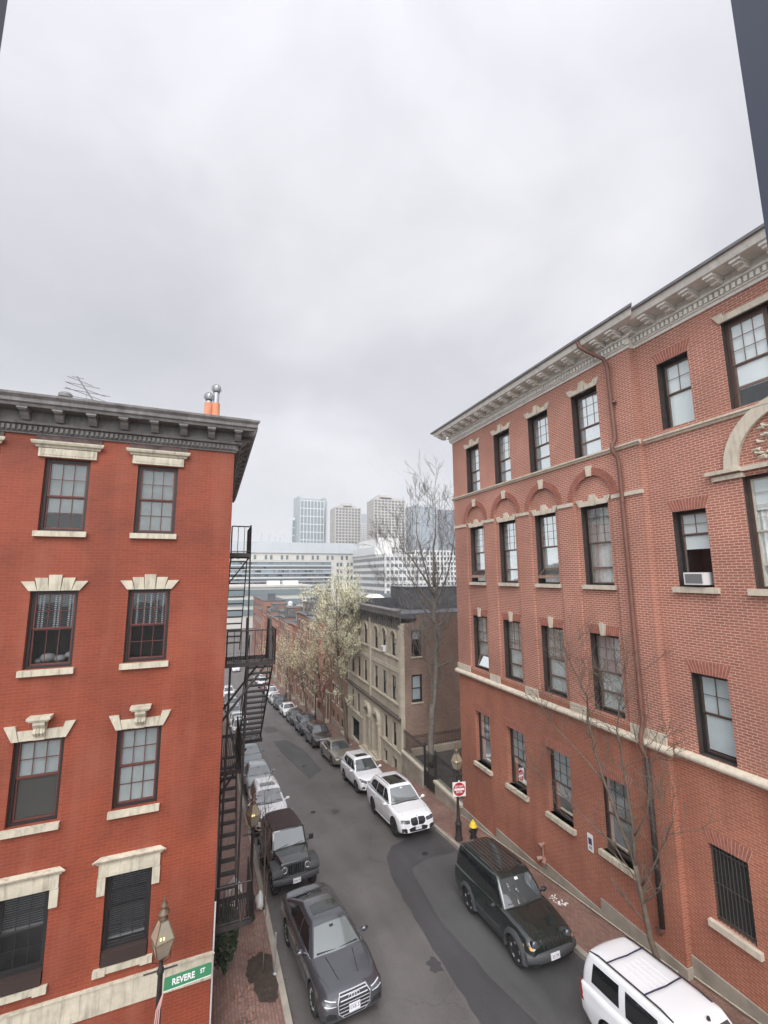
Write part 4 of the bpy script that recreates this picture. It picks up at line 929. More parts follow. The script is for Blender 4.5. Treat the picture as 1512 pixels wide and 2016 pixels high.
    for s_ in (-1, 1): dgrid(cv, [Vector((cx_front(wz0+.035)+.1, y0_*s_, wz0+.035)) for y0_ in (.05, .06)]+[Vector((cx_front(wz0+.07)+.1, C['wb']*(.80 if s_ > 0 else .75)*s_, wz0+.07)), Vector((cx_front(wz0+.05)+.1, C['wb']*(.80 if s_ > 0 else .75)*s_, wz0+.05))], nf, .016, .01, q_)
    build('wipers', q_, PLAS, t)
    q_ = MB(); zz = zb+.02; dgrid(cv, [(cx_front(zz)+.1, -C['wb']*.86, zz), (cx_front(zz)+.1, C['wb']*.86, zz), (cx_front(wz0)+.1, C['wb']*.9, wz0-.005), (cx_front(wz0)+.1, -C['wb']*.9, wz0-.005)], nf, .005, .01, q_, sub=.12); build('cowl_panel', q_, PLAS, t)
    q_ = MB(); xm = cx_front(wz1-.06)
    dgrid(cv, [(xm+.1, -.06, wz1-.10), (xm+.1, .06, wz1-.10), (xm+.05, .06, wz1-.05), (xm+.05, -.06, wz1-.05)], nf, .009, .004, q_); build('mirror_sticker', q_, PLATE if P.get('sticker') else PLAS, ws)
    nr = Vector((hh, 0, (C['xrb']-C['xrt']))).normalized(); nr = Vector((1, 0, -abs(C['xrt']-C['xrb'])/hh)).normalized()
    rz0, rz1 = zb+.16*hh, zt-.05*hh
    q_ = MB(); dgrid(cv, [(cx_rear(rz0)-.1, -C['wb']*.82, rz0), (cx_rear(rz0)-.1, C['wb']*.82, rz0), (cx_rear(rz1)-.1, C['wt']*.82, rz1), (cx_rear(rz1)-.1, -C['wt']*.82, rz1)], nr, .007, .012, q_, sub=.12); build('rear_window', q_, CGL, t, smooth=True, angle=40)
    # side glass: polygons in (x, height fraction)
    for poly in P['side']:
        def fn(mb_, s_, poly=poly): dgrid(cv, [(x, s_*1.3, zb+hh*v) for x, v in poly], (0, -s_, 0), .007, .012, mb_, sub=.12)
        sym(t, 'side_window', fn, CGL)
    if P.get('trim'):
        xa, xb = P['trim'][0], P['trim'][1]
        def fn(mb_, s_): dgrid(cv, [(xa, s_*1.3, zb+.03*hh), (xb, s_*1.3, zb+.03*hh), (xb, s_*1.3, zb+.075*hh), (xa, s_*1.3, zb+.075*hh)], (0, -s_, 0), .010, .012, mb_, sub=.15)
        sym(t, 'window_trim', fn, P['trim'][2])
    for poly in P.get('roof', []):
        q_ = MB(); dgrid(cv, [(x, y, H+.5) for x, y in poly], (0, 0, -1), .006, .012, q_, sub=.15); build('sunroof', q_, P.get('sunm', CGL), t, smooth=True, angle=40)
    for poly in P.get('ribs', []):
        q_ = MB(); dgrid(cv, [(x, y, H+.5) for x, y in poly], (0, 0, -1), .012, .014, q_, sub=.2); build('roof_rib', q_, P.get('ribm', PLAS), t)
    if P.get('rails'):
        r0, r1, mt_ = P['rails']
        def fn(mb_, s_):
            y = s_*(C['wt']-.07); pts_ = []
            for i in range(9):
                tt = i/8; x = r0+(r1-r0)*tt; h_ = cv.ray_cast(Vector((x, y, H+.6)), Vector((0, 0, -1)))[0]; zz = (h_.z if h_ else zt)+(.045 if 0 < i < 8 else .0); pts_.append((x, y, zz))
            mb_.tube(pts_, .017, 6)
        sym(t, 'roof_rail', fn, mt_, True)
    # doors: seam lines draped on the side
    def seam(mb_, s_, pl_, w_=.007):
        for (xa, za), (xb, zb_) in zip(pl_, pl_[1:]):
            dx, dz = xb-xa, zb_-za; ln = sqrt(dx*dx+dz*dz); nx_, nz_ = -dz/ln*w_/2, dx/ln*w_/2
            dgrid(bv, [(xa-nx_, s_*1.4, za-nz_), (xb-nx_, s_*1.4, zb_-nz_), (xb+nx_, s_*1.4, zb_+nz_), (xa+nx_, s_*1.4, za+nz_)], (0, -s_, 0), .002, .004, mb_, sub=.15)
    zsd = lin(sh, 0)-.02; zlo = gc+.13
    for (xa, xb) in P['doors']:
        def fn(mb_, s_, xa=xa, xb=xb): seam(mb_, s_, [(xa, zsd), (xa+.02, zlo+.1), (xa-.04, zlo), (xb+.05, zlo), (xb, zlo+.12), (xb, zsd)])
        sym(t, 'door_outline', fn, PLAS)
        def fn(mb_, s_, xa=xa, xb=xb):
            zz = zsd-.13; y = None; h_ = bv.ray_cast(Vector((xb+.16, s_*1.5, zz)), Vector((0, -s_, 0)))[0]
            if h_: mb_.tube([(xb+.08, h_.y, zz), (xb+.10, h_.y+s_*.035, zz+.003), (xb+.22, h_.y+s_*.035, zz+.006), (xb+.25, h_.y, zz+.006)], .013, 6)
        sym(t, 'door_handle', fn, P.get('handlem', paint), True)
    # bonnet seam
    q_ = MB(); bx = P['bonnet']
    for s_ in (-1, 1):
        wv = lin(half, bx[0])*.80
        for (xa, ya, xb, yb) in ((bx[0], wv, (bx[0]+bx[1])/2, wv*1.0), ((bx[0]+bx[1])/2, wv, bx[1], wv*.80)):
            dgrid(bv, [(xa, s_*(ya-.004), 2), (xb, s_*(yb-.004), 2), (xb, s_*(yb+.004), 2), (xa, s_*(ya+.004), 2)], (0, 0, -1), .002, .004, q_, sub=.2)
    for cr_ in P.get('creases', []):
        (xa, ya), (xb, yb) = cr_
        for s_ in (-1, 1): qc = MB(); dgrid(bv, [(xa, s_*(ya-.009), 2), (xb, s_*(yb-.009), 2), (xb, s_*(yb+.009), 2), (xa, s_*(ya+.009), 2)], (0, 0, -1), .006, .008, qc, sub=.2); build('bonnet_crease', qc, P.get('creasem', PLAS), t)
    build('bonnet_outline', q_, PLAS, t)
    # front-end decals: name, material, polygons in (y,z)
    for nm, mt_, polys, off_ in P['front']:
        for poly in polys:
            q_ = MB(); dgrid(bv, [(xf+.6, y, z) for y, z in poly], (-1, 0, 0), off_, off_+.01, q_, sub=.07); build(nm, q_, mt_, t, smooth=True, angle=35)
    for nm, mt_, polys, off_ in P.get('rear', []):
        for poly in polys:
            q_ = MB(); dgrid(bv, [(xr-.6, y, z) for y, z in poly], (1, 0, 0), off_, off_+.01, q_, sub=.07); build(nm, q_, mt_, t, smooth=True, angle=35)
    for nm, mt_, poly, off_ in P.get('flank', []):
        def fn(mb_, s_, poly=poly, off_=off_): dgrid(bv, [(x, s_*1.4, z) for x, z in poly], (0, -s_, 0), off_, off_+.01, mb_, sub=.09)
        sym(t, nm, fn, mt_)
    # plate
    if P.get('plate'):
        y, z, tx = P['plate']; h_ = bv.ray_cast(Vector((xf+.6, y, z)), Vector((-1, 0, 0)))[0]; px_ = (h_.x if h_ else xf)+.022
        q_ = MB(); q_.box(px_-.03, px_, y-.155, y+.155, z-.08, z+.08); pl_ = build('licence_plate', q_, PLATE, t)
        build('plate_text', text_mb(tx, .10, lambda a, b, c: (px_+.001+c, y+a, z+b-.005)), PLTX, pl_)
    # mirrors
    mx_, mz = P['mirror']
    def fn(mb_, s_):
        w_ = lin(half, mx_)*.93
        mb_.tube([(mx_, s_*(w_-.06), mz-.05), (mx_-.02, s_*(w_+.07), mz)], [.03, .025], 6)
        lp_ = []
        for i in range(7):
            a_ = i/6; r_ = sin(pi*min(max(a_, .04), .96))**.5; lp_.append([Vector((mx_-.03+.085*r_*cos(b)*(1 if cos(b) > 0 else .45), s_*(w_+.04+.22*a_), mz+.02+.075*r_*sin(b))) for b in [2*pi*j/12 for j in range(12)]])
        loft(lp_, mb_)
    sym(t, 'mirror', fn, P.get('mirm', paint), True)
    # black underside tub
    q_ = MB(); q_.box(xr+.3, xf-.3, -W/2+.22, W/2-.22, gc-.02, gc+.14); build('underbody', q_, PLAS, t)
    for x in (xfw, xrw):
        for s_ in (-1, 1): wheel(t, x, s_, W-.02, R, P.get('tw', .22), P.get('rim', RIM), P.get('spokes', 5))
    if P.get('extra'): P['extra'](t, bv, cv, P)
    return t
def mir(poly): return [poly, [(-y, z) for y, z in poly][::-1]]
def halfw(L_, W, f=.80, r=.84, fl=.42): 
    a = L_/2
    return [(-a, W/2*r), (-a+.07, W/2*(r+.05)), (-a+.25, W/2*.955), (-a+.8, W/2*.99), (0, W/2), (a-.9, W/2*.99), (a-fl, W/2*.95), (a-.2, W/2*(f+.09)), (a-.07, W/2*(f+.03)), (a, W/2*(f-.05))]

# --- dark grey fastback in the foreground
def audi_extra(t, bv, cv, P):
    xf = P['L']/2; q_ = MB()
    for k_ in range(4):
        y0 = -.105+.07*k_; h_ = bv.ray_cast(Vector((xf+.6, y0, .66)), Vector((-1, 0, 0)))[0]; px_ = h_.x+.035
        q_.tube([(px_, y0+.047*cos(a*pi/8), .655+.047*sin(a*pi/8)) for a in range(17)], .008, 6)
    build('ring_emblem', q_, BRT, t, smooth=True)
L_ = 4.73; a = L_/2
hexg = [(-.28, .30), (.28, .30), (.42, .40), (.44, .60), (.36, .715), (-.36, .715), (-.44, .60), (-.42, .40)]
slats = []
for z in (.35, .42, .49, .56, .63, .69):
    wv = .42 if .40 <= z <= .62 else (.36 if z < .4 else .38)
    slats.append([(-wv, z-.007), (wv, z-.007), (wv, z+.007), (-wv, z+.007)])
AUDI = dict(L=L_, W=1.84, H=1.37, wb=2.82, fo=.86, R=.33, tw=.23, rim=RIM, spokes=10,
    top=[(-a, .78), (-a+.04, .90), (-a+.15, .97), (-a+.6, .98), (0, .96), (a-1.28, .955), (a-.9, .91), (a-.45, .83), (a-.20, .77), (a-.06, .70), (a, .62)],
    sh=[(-a, .72), (-a+.1, .84), (-a+.5, .90), (0, .90), (a-1.2, .88), (a-.6, .80), (a-.2, .69), (a-.05, .62), (a, .56)], half=halfw(L_, 1.84, .87, .84, .42),
    cabin=dict(xwb=a-1.18, xwt=a-1.98, xrb=-a+.30, xrt=-a+1.55, zb=.88, zt=1.315, wb=.80, wt=.57, crown=.055, tap=.03),
    side=[[(.95, .12), (-.02, .10), (-.06, .88), (.44, .88)], [(-.08, .10), (-1.05, .12), (-1.18, .42), (-.75, .86), (-.12, .88)]], trim=(1.05, -1.25, CHR),
    roof=[[(-.35, -.40), (.15, -.42), (.15, .42), (-.35, .40)]], doors=[(1.0, -.02), (-.05, -1.05)], bonnet=(a-1.18, a-.32), creases=[((a-1.1, .40), (a-.40, .28))],
    front=[('grille_surround', BRT, [[(y*1.045, .51+(z-.51)*1.06) for y, z in hexg]], .010), ('grille', PLAS, [hexg], .018), ('grille_slats', BRT, slats, .026), ('headlight', LAMP, mir([(.47, .60), (.52, .555), (.80, .60), (.80, .69), (.74, .70), (.48, .655)]), .012),
           ('led_strip', LED, mir([(.50, .574), (.79, .612), (.79, .622), (.50, .584)])+mir([(.50, .646), (.76, .688), (.75, .698), (.49, .657)]), .022), ('air_intake', PLAS, mir([(.47, .33), (.76, .36), (.78, .46), (.70, .48), (.52, .42)]), .010)],
    plate=(.0, .44, '1SXB 37'), mirror=(.82, .96), extra=audi_extra, wsm=WGL, mirm=PG)
audi = make_car('parked_car', 'dark grey fastback car with chrome slatted hexagonal grille nearest the left kerb', 'car', AUDI, PG)
place_car(audi, 3.60, 13.85, turn=.07, sc=.985); audi.scale.y = .94

# --- generic shapes
def suv(L_, W, H, belt, hoodz, cab_f, cab_r, wt=.62, screen=.62, rearlean=.25, fo=.85, wb=2.8, R=.37, **k):
    a = L_/2
    d = dict(L=L_, W=W, H=H, wb=wb, fo=fo, R=R, tw=.24, gc=.24,
        top=[(-a, belt-.14), (-a+.05, belt-.02), (-a+.15, belt+.02), (0, belt+.03), (a-cab_f, hoodz+.03), (a-.6, hoodz-.05), (a-.25, hoodz-.13), (a-.08, hoodz-.22), (a, hoodz-.34)],
        sh=[(-a, belt-.18), (-a+.1, belt-.05), (0, belt), (a-cab_f, hoodz-.02), (a-.6, hoodz-.12), (a-.2, hoodz-.24), (a, hoodz-.38)], half=halfw(L_, W, .84, .88, .5),
        cabin=dict(xwb=a-cab_f, xwt=a-cab_f-screen, xrb=-a+.06, xrt=-a+.06+rearlean, zb=belt-.02, zt=H-.06, wb=W/2*.885, wt=wt, crown=.06, tap=.03))
    d.update(k); return d
# --- white midsize SUV with dark panoramic roof and kidney grilles
L_ = 4.9; a = L_/2
kid = [(.02, .59), (.25, .575), (.35, .64), (.385, .78), (.34, .86), (.06, .875), (.02, .85)]
BMW = suv(L_, 1.95, 1.74, 1.12, 1.08, 1.42, 0, wt=.66, screen=.70, rearlean=.55, fo=.84, wb=2.92, R=.385, rim=RIMD,
    side=[[(.96, .13), (.10, .13), (.06, .86), (.50, .86), (.86, .30)], [(.04, .13), (-.88, .13), (-.86, .86), (.0, .86)], [(-.94, .14), (-1.85, .30), (-1.72, .66), (-1.5, .82), (-.92, .86)]], trim=(1.1, -1.9, PLAS),
    roof=[[(-1.1, -.46), (.22, -.47), (.22, .47), (-1.1, .46)]], doors=[(1.02, .07), (.03, -.95)], bonnet=(a-1.40, a-.35), creases=[((a-1.3, .36), (a-.42, .26))], creasem=PW, rails=(-1.75, .35, CHR), sticker=True,
    front=[('kidney_grille', PLAS, mir(kid), .022), ('headlight', LAMP, mir([(.44, .735), (.49, .70), (.81, .74), (.85, .80), (.80, .83), (.45, .80)]), .012), ('headlight_surround', PLAS, mir([(.41, .72), (.48, .685), (.84, .725), (.88, .80), (.82, .845), (.43, .815)]), .005),
           ('lower_intake', PLAS, [[(-.42, .34), (.42, .34), (.50, .46), (.40, .50), (.22, .53), (-.22, .53), (-.40, .50), (-.50, .46)]], .010), ('corner_intake', PLAS, mir([(.58, .33), (.82, .37), (.84, .53), (.66, .53), (.58, .47)]), .010), ('bonnet_badge', mat('badge_blue_white', (.35, .45, .6), .3), [[(.03*cos(i*pi/5), .905+.03*sin(i*pi/5)) for i in range(10)]], .02)],
    plate=(0, .48, '7AV 315'), mirror=(.92, 1.13), flank=[('sill_cladding', PW, [(-1.0, .30), (1.0, .30), (1.0, .33), (-1.0, .33)], .02)], wsm=WGL)
bmw = make_car('parked_car', 'large white utility car with dark panoramic roof and twin black grilles on the right', 'car', BMW, PW)
place_car(bmw, 9.26, 21.50)
# --- smaller white SUV behind it
L_ = 4.5; a = L_/2
CRV = suv(L_, 1.80, 1.66, 1.06, 1.04, 1.22, 0, wt=.60, screen=.72, rearlean=.48, fo=.88, wb=2.62, R=.345,
    side=[[(.98, .13), (.16, .13), (.12, .86), (.52, .86)], [(.10, .13), (-.76, .13), (-.74, .86), (.06, .86)], [(-.82, .14), (-1.62, .42), (-1.50, .66), (-1.3, .82), (-.80, .86)]],
    roof=[[(-.42, -.38), (.16, -.40), (.16, .40), (-.42, .38)]], doors=[(1.0, .13), (.09, -.80)], bonnet=(a-1.2, a-.35), creases=[((a-1.1, .44), (a-.45, .40))], creasem=PW,
    front=[('grille', PLAS, [[(-.36, .68), (.36, .68), (.42, .78), (-.42, .78)]], .014), ('grille_slats', CHR, [[(-.40, .725), (.40, .725), (.40, .742), (-.40, .742)], [(-.36, .765), (.36, .765), (.36, .78), (-.36, .78)]], .024), ('headlight', LAMP, mir([(.43, .66), (.76, .74), (.80, .86), (.74, .88), (.44, .78)]), .012),
           ('lower_intake', PLAS, [[(-.5, .33), (.5, .33), (.46, .50), (-.46, .50)]], .010), ('fog_light', PLAS, mir([(.56, .40), (.74, .42), (.74, .52), (.58, .50)]), .012)],
    plate=(0, .56, '3KP 80'), mirror=(.86, 1.08), flank=[('sill_cladding', GPLAS, [(-.95, .27), (.95, .27), (.95, .35), (-.95, .35)], .02)], wsm=WGD)
crv = make_car('parked_car', 'white compact utility car with small sunroof parked behind the large white one', 'car', CRV, PW)
place_car(crv, 9.32, 27.3)
# --- tan saloon
L_ = 4.6; a = L_/2
SED = dict(L=L_, W=1.76, H=1.42, wb=2.70, fo=.90, R=.31, tw=.20, gc=.18, rim=RIM, spokes=7,
    top=[(-a, .76), (-a+.05, .94), (-a+.2, 1.0), (-a+.75, 1.02), (0, .95), (a-1.30, .93), (a-.9, .89), (a-.45, .81), (a-.18, .73), (a-.05, .64), (a, .56)],
    sh=[(-a, .70), (-a+.1, .88), (-a+.5, .93), (0, .89), (a-1.2, .86), (a-.6, .78), (a-.2, .67), (a, .52)], half=halfw(L_, 1.76, .82, .84, .5),
    cabin=dict(xwb=a-1.26, xwt=a-1.96, xrb=-a+.72, xrt=-a+1.38, zb=.87, zt=1.365, wb=.775, wt=.57, crown=.055, tap=.02),
    side=[[(.86, .10), (.02, .10), (-.02, .87), (.40, .87)], [(-.04, .10), (-.90, .12), (-.98, .30), (-.72, .84), (-.08, .87)]], trim=(.95, -1.1, PLAS),
    doors=[(.92, .02), (-.01, -.92)], bonnet=(a-1.28, a-.32), creases=[((a-1.2, .36), (a-.4, .30))], creasem=PT,
    front=[('grille', PLAS, [[(-.26, .58), (.26, .58), (.30, .66), (-.30, .66)]], .014), ('grille_slats', CHR, [[(-.28, .648), (.28, .648), (.28, .664), (-.28, .664)]], .022), ('headlight', LAMP, mir([(.36, .58), (.68, .60), (.76, .66), (.72, .70), (.38, .67)]), .012),
           ('lower_intake', PLAS, [[(-.42, .30), (.42, .30), (.38, .38), (-.38, .38)]], .010), ('fog_light', LAMP, mir([(.52, .33), (.64, .33), (.64, .39), (.52, .39)]), .012)],
    rear=[('tail_light', TAIL, mir([(.45, .72), (.80, .72), (.80, .86), (.45, .86)]), .01)], plate=(0, .46, '5HT 62'), mirror=(.66, .95), wsm=WGD)
sed = make_car('parked_car', 'tan metallic saloon car parked fourth from the front of the right row', 'car', SED, PT)
place_car(sed, 9.40, 33.35, sc=1.0)

# --- dark green-black boxy 4x4 with round lamps
def lib_extra(t, bv, cv, P):
    a = P['L']/2; W = P['W']
    for s_ in (-1, 1):
        q_ = MB(); h_ = bv.ray_cast(Vector((a+.6, s_*.60, .80)), Vector((-1, 0, 0)))[0]; x = h_.x
        q_.lathe([(.0, .06), (.07, .05), (.10, .02), (.10, -.06)], (x, s_*.60, .80), 18, Matrix.Rotation(pi/2, 3, 'Y'), mi=0); q_.lathe([(.10, .018), (.122, .025), (.125, -.06)], (x, s_*.60, .80), 18, Matrix.Rotation(pi/2, 3, 'Y'), mi=1)
        build('headlight', q_, [LAMP, P['pt']], t, smooth=True, angle=35)
    for x in (a-P['fo'], a-P['fo']-P['wb']):
        for s_ in (-1, 1):
            q_ = MB(); R_ = P['R']+.05; lp_ = []
            for i in range(15):
                an_ = radians(-8+196*i/14); c_, sn = cos(an_), sin(an_)
                lp_.append([Vector((x+(R_)*c_, s_*(W/2-.10), P['R']+(R_)*sn)), Vector((x+(R_)*c_, s_*(W/2+.045), P['R']+R_*sn)), Vector((x+(R_+.05)*c_, s_*(W/2+.04), P['R']+(R_+.05)*sn)), Vector((x+(R_+.13)*c_, s_*(W/2-.03), P['R']+(R_+.13)*sn)), Vector((x+(R_+.11)*c_, s_*(W/2-.10), P['R']+(R_+.11)*sn))])
            loft(lp_, q_); build('wheel_arch_flare', q_, GPLAS, t, smooth=True, angle=50)
    q_ = MB(); lp_ = []
    for i in range(11):
        y = -.88+1.76*i/10; xx = a+.07-.18*abs(y/.88)**3; lp_.append([Vector((xx-.25, y, .36)), Vector((xx-.02, y, .36)), Vector((xx+.03, y, .42)), Vector((xx+.03, y, .55)), Vector((xx-.02, y, .60)), Vector((xx-.25, y, .61))])
    loft(lp_, q_); build('front_bumper', q_, GPLAS, t, smooth=True, angle=50)
    q_ = MB(); px_ = a+.115; q_.box(px_-.02, px_, -.05-.155, -.05+.155, .42, .58); pl_ = build('licence_plate', q_, PLATE, t); build('plate_text', text_mb('23 79', .10, lambda A, B, c: (px_+.001+c, -.05+A, .495+B)), PLTX, pl_)
L_ = 4.35; a = L_/2
LIB = suv(L_, 1.78, 1.78, 1.10, 1.09, 1.22, 0, wt=.655, screen=.48, rearlean=.16, fo=.70, wb=2.62, R=.365, tw=.23, pt=PGR,
    side=[[(.86, .13), (.10, .13), (.06, .86), (.52, .86), (.80, .32)], [(.04, .13), (-.78, .13), (-.78, .86), (.02, .86)], [(-.86, .14), (-1.88, .14), (-1.80, .86), (-.86, .86)]],
    ribs=[[(-1.75, y-.012), (.25, y-.012), (.25, y+.012), (-1.75, y+.012)] for y in (-.42, -.28, -.14, 0, .14, .28, .42)], ribm=mat('dull_roof_rib', (.07, .075, .075), .4), doors=[(.92, .07), (.03, -.80)], bonnet=(a-1.2, a-.3), creases=[((a-1.15, .40), (a-.40, .30)), ((a-1.15, .62), (a-.5, .60))], creasem=PGR,
    front=[('grille_slot', PLAS, [[(y-.028, .64), (y+.028, .64), (y+.028, .84), (y-.028, .84)] for y in (-.33, -.22, -.11, 0, .11, .22, .33)], .010), ('turn_signal', AMB, mir([(.70, .70), (.82, .70), (.82, .76), (.70, .76)]), .02)],
    rails=(-1.7, .2, PLAS), mirror=(.72, 1.14), wsm=WGD, extra=lib_extra, mirm=PLAS, flank=[('side_moulding', GPLAS, [(-.85, .52), (.78, .52), (.78, .60), (-.85, .60)], .02)], sticker=True,
    rear=[('tail_light', TAIL, mir([(.70, .80), (.80, .80), (.80, 1.0), (.70, 1.0)]), .01)])
lib = make_car('parked_car', 'dark green black boxy off road car with round headlamps and ribbed roof', 'car', LIB, PGR)
place_car(lib, 9.30, 12.78, turn=-.02)

# --- white boxy SUV with black roof rails, cut by the frame
def esc_extra(t, bv, cv, P):
    for x in (-1.35, -.35):
        q_ = MB(); pts = []
        for i in range(9):
            y = -.60+1.2*i/8; pts.append((x+.05*(1-abs(y/.6)), y, P['H']+.055-.02*abs(y/.6)**2))
        q_.tube(pts, .016, 6); build('cross_bar', q_, mat('navy_black_bar', (.02, .022, .05), .4) if 'navy_black_bar' not in MAT else MAT['navy_black_bar'], t)
    q_ = MB(); q_.lathe([(.04, 0), (.03, .05), (.0, .06)], (.55, .1, P['H']-.01), 10); build('roof_aerial', q_, PLAS, t)
    a = P['L']/2; x = a-P['fo']-P['wb']
L_ = 4.44; a = L_/2
ESC = suv(L_, 1.80, 1.74, 1.08, 1.07, 1.20, 0, wt=.665, screen=.50, rearlean=.20, fo=.86, wb=2.62, R=.355, pt=PW,
    side=[[(.88, .13), (.12, .13), (.08, .84), (.52, .84), (.82, .30)], [(.02, .13), (-.80, .13), (-.80, .84), (.0, .84)], [(-.98, .20), (-1.80, .18), (-1.74, .80), (-.98, .84)]],
    ribs=[[(-1.2, y-.01), (-.4, y-.01), (-.4, y+.01), (-1.2, y+.01)] for y in (-.3, -.15, 0, .15, .3)], ribm=PW, doors=[(.94, .06), (.03, -.86)], bonnet=(a-1.18, a-.3), rails=(-1.9, .30, PLAS),
    front=[('grille', PLAS, [[(-.40, .66), (.40, .66), (.44, .84), (-.44, .84)]], .012), ('headlight', LAMP, mir([(.48, .68), (.76, .70), (.78, .86), (.50, .86)]), .012), ('lower_intake', PLAS, [[(-.5, .36), (.5, .36), (.46, .5), (-.46, .5)]], .01)],
    rear=[('tail_light', TAIL, mir([(.70, .66), (.82, .66), (.82, 1.02), (.70, 1.02)]), .012)], flank=[('tail_light_side', TAIL, [(-a+.02, .66), (-a+.16, .68), (-a+.13, .98), (-a+.02, 1.02)], .012), ('sill_cladding', PW, [(-.95, .27), (.95, .27), (.95, .35), (-.95, .35)], .02)],
    mirror=(.76, 1.10), wsm=WGD, extra=esc_extra, handlem=CHR)
esc = make_car('parked_car', 'white boxy utility car with two roof cross bars at the bottom right corner', 'car', ESC, PW)
place_car(esc, 9.42, 7.10, turn=-.02)

# --- open-fender off-roader with soft top
def make_wrangler():
    t = thing('parked_car', 'black off road car with brown canvas top and round headlamps', 'car', (0, 0, 0), 'cars parked along the street', world=False)
    PK = MAT.get('offroad_black') or carpaint('offroad_black', (.035, .04, .04), .22); P = PK; T = lambda u, v, d: Vector((u, d, v)); xf = 1.95; W = 1.52  # base colour lifted to stand in for sky reflected off the paint
    def bev(mb, name, mt, par=t, w=.03, seg=2):
        o = build(name, mb, mt, par, merge=True); md = o.modifiers.new('bevel', 'BEVEL'); md.width = w; md.segments = seg; md.limit_method = 'ANGLE'; md.angle_limit = radians(35)
        dg = bpy.context.evaluated_depsgraph_get(); me = bpy.data.meshes.new_from_object(o.evaluated_get(dg)); o.modifiers.clear(); o.data = me
        me.polygons.foreach_set('use_smooth', [True]*len(me.polygons)); me.set_sharp_from_angle(angle=radians(40)); return o
    R = .39; xw, xrw = 1.42, -1.02
    q_ = MB(); q_.prism(T, [(-1.85, .48), (-1.45, .48), (-1.38, .80), (-1.2, .90), (-.84, .90), (-.66, .80), (-.58, .45), (.72, .45), (.80, .55), (.80, 1.14), (-1.85, 1.14)], -.76, .76); bev(q_, 'body_tub', P)
    # hood tapering to the grille
    q_ = MB(); lp_ = []
    for x, w_, z in ((.72, .70, 1.17), (1.0, .66, 1.17), (1.4, .60, 1.15), (1.76, .56, 1.11), (1.86, .545, 1.07)):
        lp_.append([Vector((x, -w_, .62)), Vector((x, -w_, z-.10)), Vector((x, -w_+.04, z-.03)), Vector((x, -w_*.5, z)), Vector((x, 0, z+.012)), Vector((x, w_*.5, z)), Vector((x, w_-.04, z-.03)), Vector((x, w_, z-.10)), Vector((x, w_, .62))])
    loft(lp_, q_); build('bonnet', q_, PS if False else PK, t, smooth=True, angle=40)
    q_ = MB(); q_.hexa([(1.86, -.60, .60), (1.92, -.58, .60), (1.86, .60, .60), (1.92, .58, .60), (1.84, -.60, 1.10), (1.88, -.58, 1.08), (1.84, .60, 1.10), (1.88, .58, 1.08)]); gr = bev(q_, 'grille_panel', P, w=.02)
    q_ = MB()
    for i in range(7):
        y = -.27+.09*i; q_.hexa([(1.90, y-.022, .68), (1.925, y-.022, .68), (1.90, y+.022, .68), (1.925, y+.022, .68), (1.87, y-.022, 1.0), (1.897, y-.022, 1.0), (1.87, y+.022, 1.0), (1.897, y+.022, 1.0)])
    build('grille_slots', q_, CGL, gr)
    q_ = MB()
    for i in range(8):
        y = -.315+.09*i; q_.box(1.918, 1.932, y-.012, y+.012, .645, .67)
    build('chrome_studs', q_, CHR, gr)
    for s_ in (-1, 1):
        q_ = MB(); q_.lathe([(0, .05), (.06, .045), (.088, .02), (.088, -.04)], (1.89, s_*.45, .88), 20, Matrix.Rotation(pi/2-.05, 3, 'Y')); hl = build('headlight', q_, LAMP, t, smooth=True, angle=35)
        q_ = MB(); q_.lathe([(.088, .025), (.105, .03), (.108, -.04)], (1.89, s_*.45, .88), 20, Matrix.Rotation(pi/2-.05, 3, 'Y')); build('lamp_ring', q_, CHR, hl, smooth=True, angle=35)
        # fenders
        q_ = MB(); Tf = lambda u, v, d: Vector((u, s_*d, v))
        q_.prism(Tf, [(.86, .62), (.90, .80), (1.02, .93), (1.12, .97), (1.72, .97), (1.90, .93), (1.96, .80), (1.97, .72), (1.92, .72), (1.88, .83), (1.74, .89), (1.14, .89), (1.02, .82), (.95, .66)], .50, .93); bev(q_, 'front_fender', GPLAS, w=.02)
        q_ = MB(); q_.prism(Tf, [(-1.62, .55), (-1.58, .80), (-1.42, .95), (-.70, .95), (-.52, .80), (-.44, .52), (-.52, .52), (-.60, .74), (-.74, .87), (-1.38, .87), (-1.50, .74), (-1.55, .55)], .70, .93); bev(q_, 'rear_fender', GPLAS, w=.02)
        q_ = MB(); q_.tube([(.62, s_*.76, 1.18), (.64, s_*.88, 1.24)], .02, 6); q_.box(.59, .67, s_*.95-.09, s_*.95+.09, 1.18, 1.36); bev(q_, 'mirror', PLAS, w=.02)
        q_ = MB(); q_.box(.05, .17, s_*.765-.012, s_*.765+.012, 1.0, 1.03); build('door_handle', q_, PLAS, t)
        q_ = MB()
        for xa in (.70, -.35): q_.box(xa-.004, xa+.004, s_*.762-.003, s_*.762+.003, .55, 1.12)
        build('door_outline', q_, PLAS, t)
        q_ = MB()
        for xa in (1.05, .82): q_.box(xa-.03, xa+.03, s_*.66-.02, s_*.66+.02, 1.10, 1.16)
        build('bonnet_latch', q_, PLAS, t)
    # windscreen frame
    q_ = MB(); q_.hexa([(.74, -.72, 1.14), (.79, -.72, 1.14), (.74, .72, 1.14), (.79, .72, 1.14), (.46, -.66, 1.74), (.50, -.66, 1.74), (.46, .66, 1.74), (.50, .66, 1.74)]); wf = bev(q_, 'windscreen_frame', P, w=.02)
    q_ = MB(); q_.face([(.785, -.64, 1.19), (.785, .64, 1.19), (.535, .59, 1.69), (.535, -.59, 1.69)]); 
    q_.v = [(x+.012, y, z+.004) for x, y, z in q_.v]; build('windscreen', q_, WGL, wf)
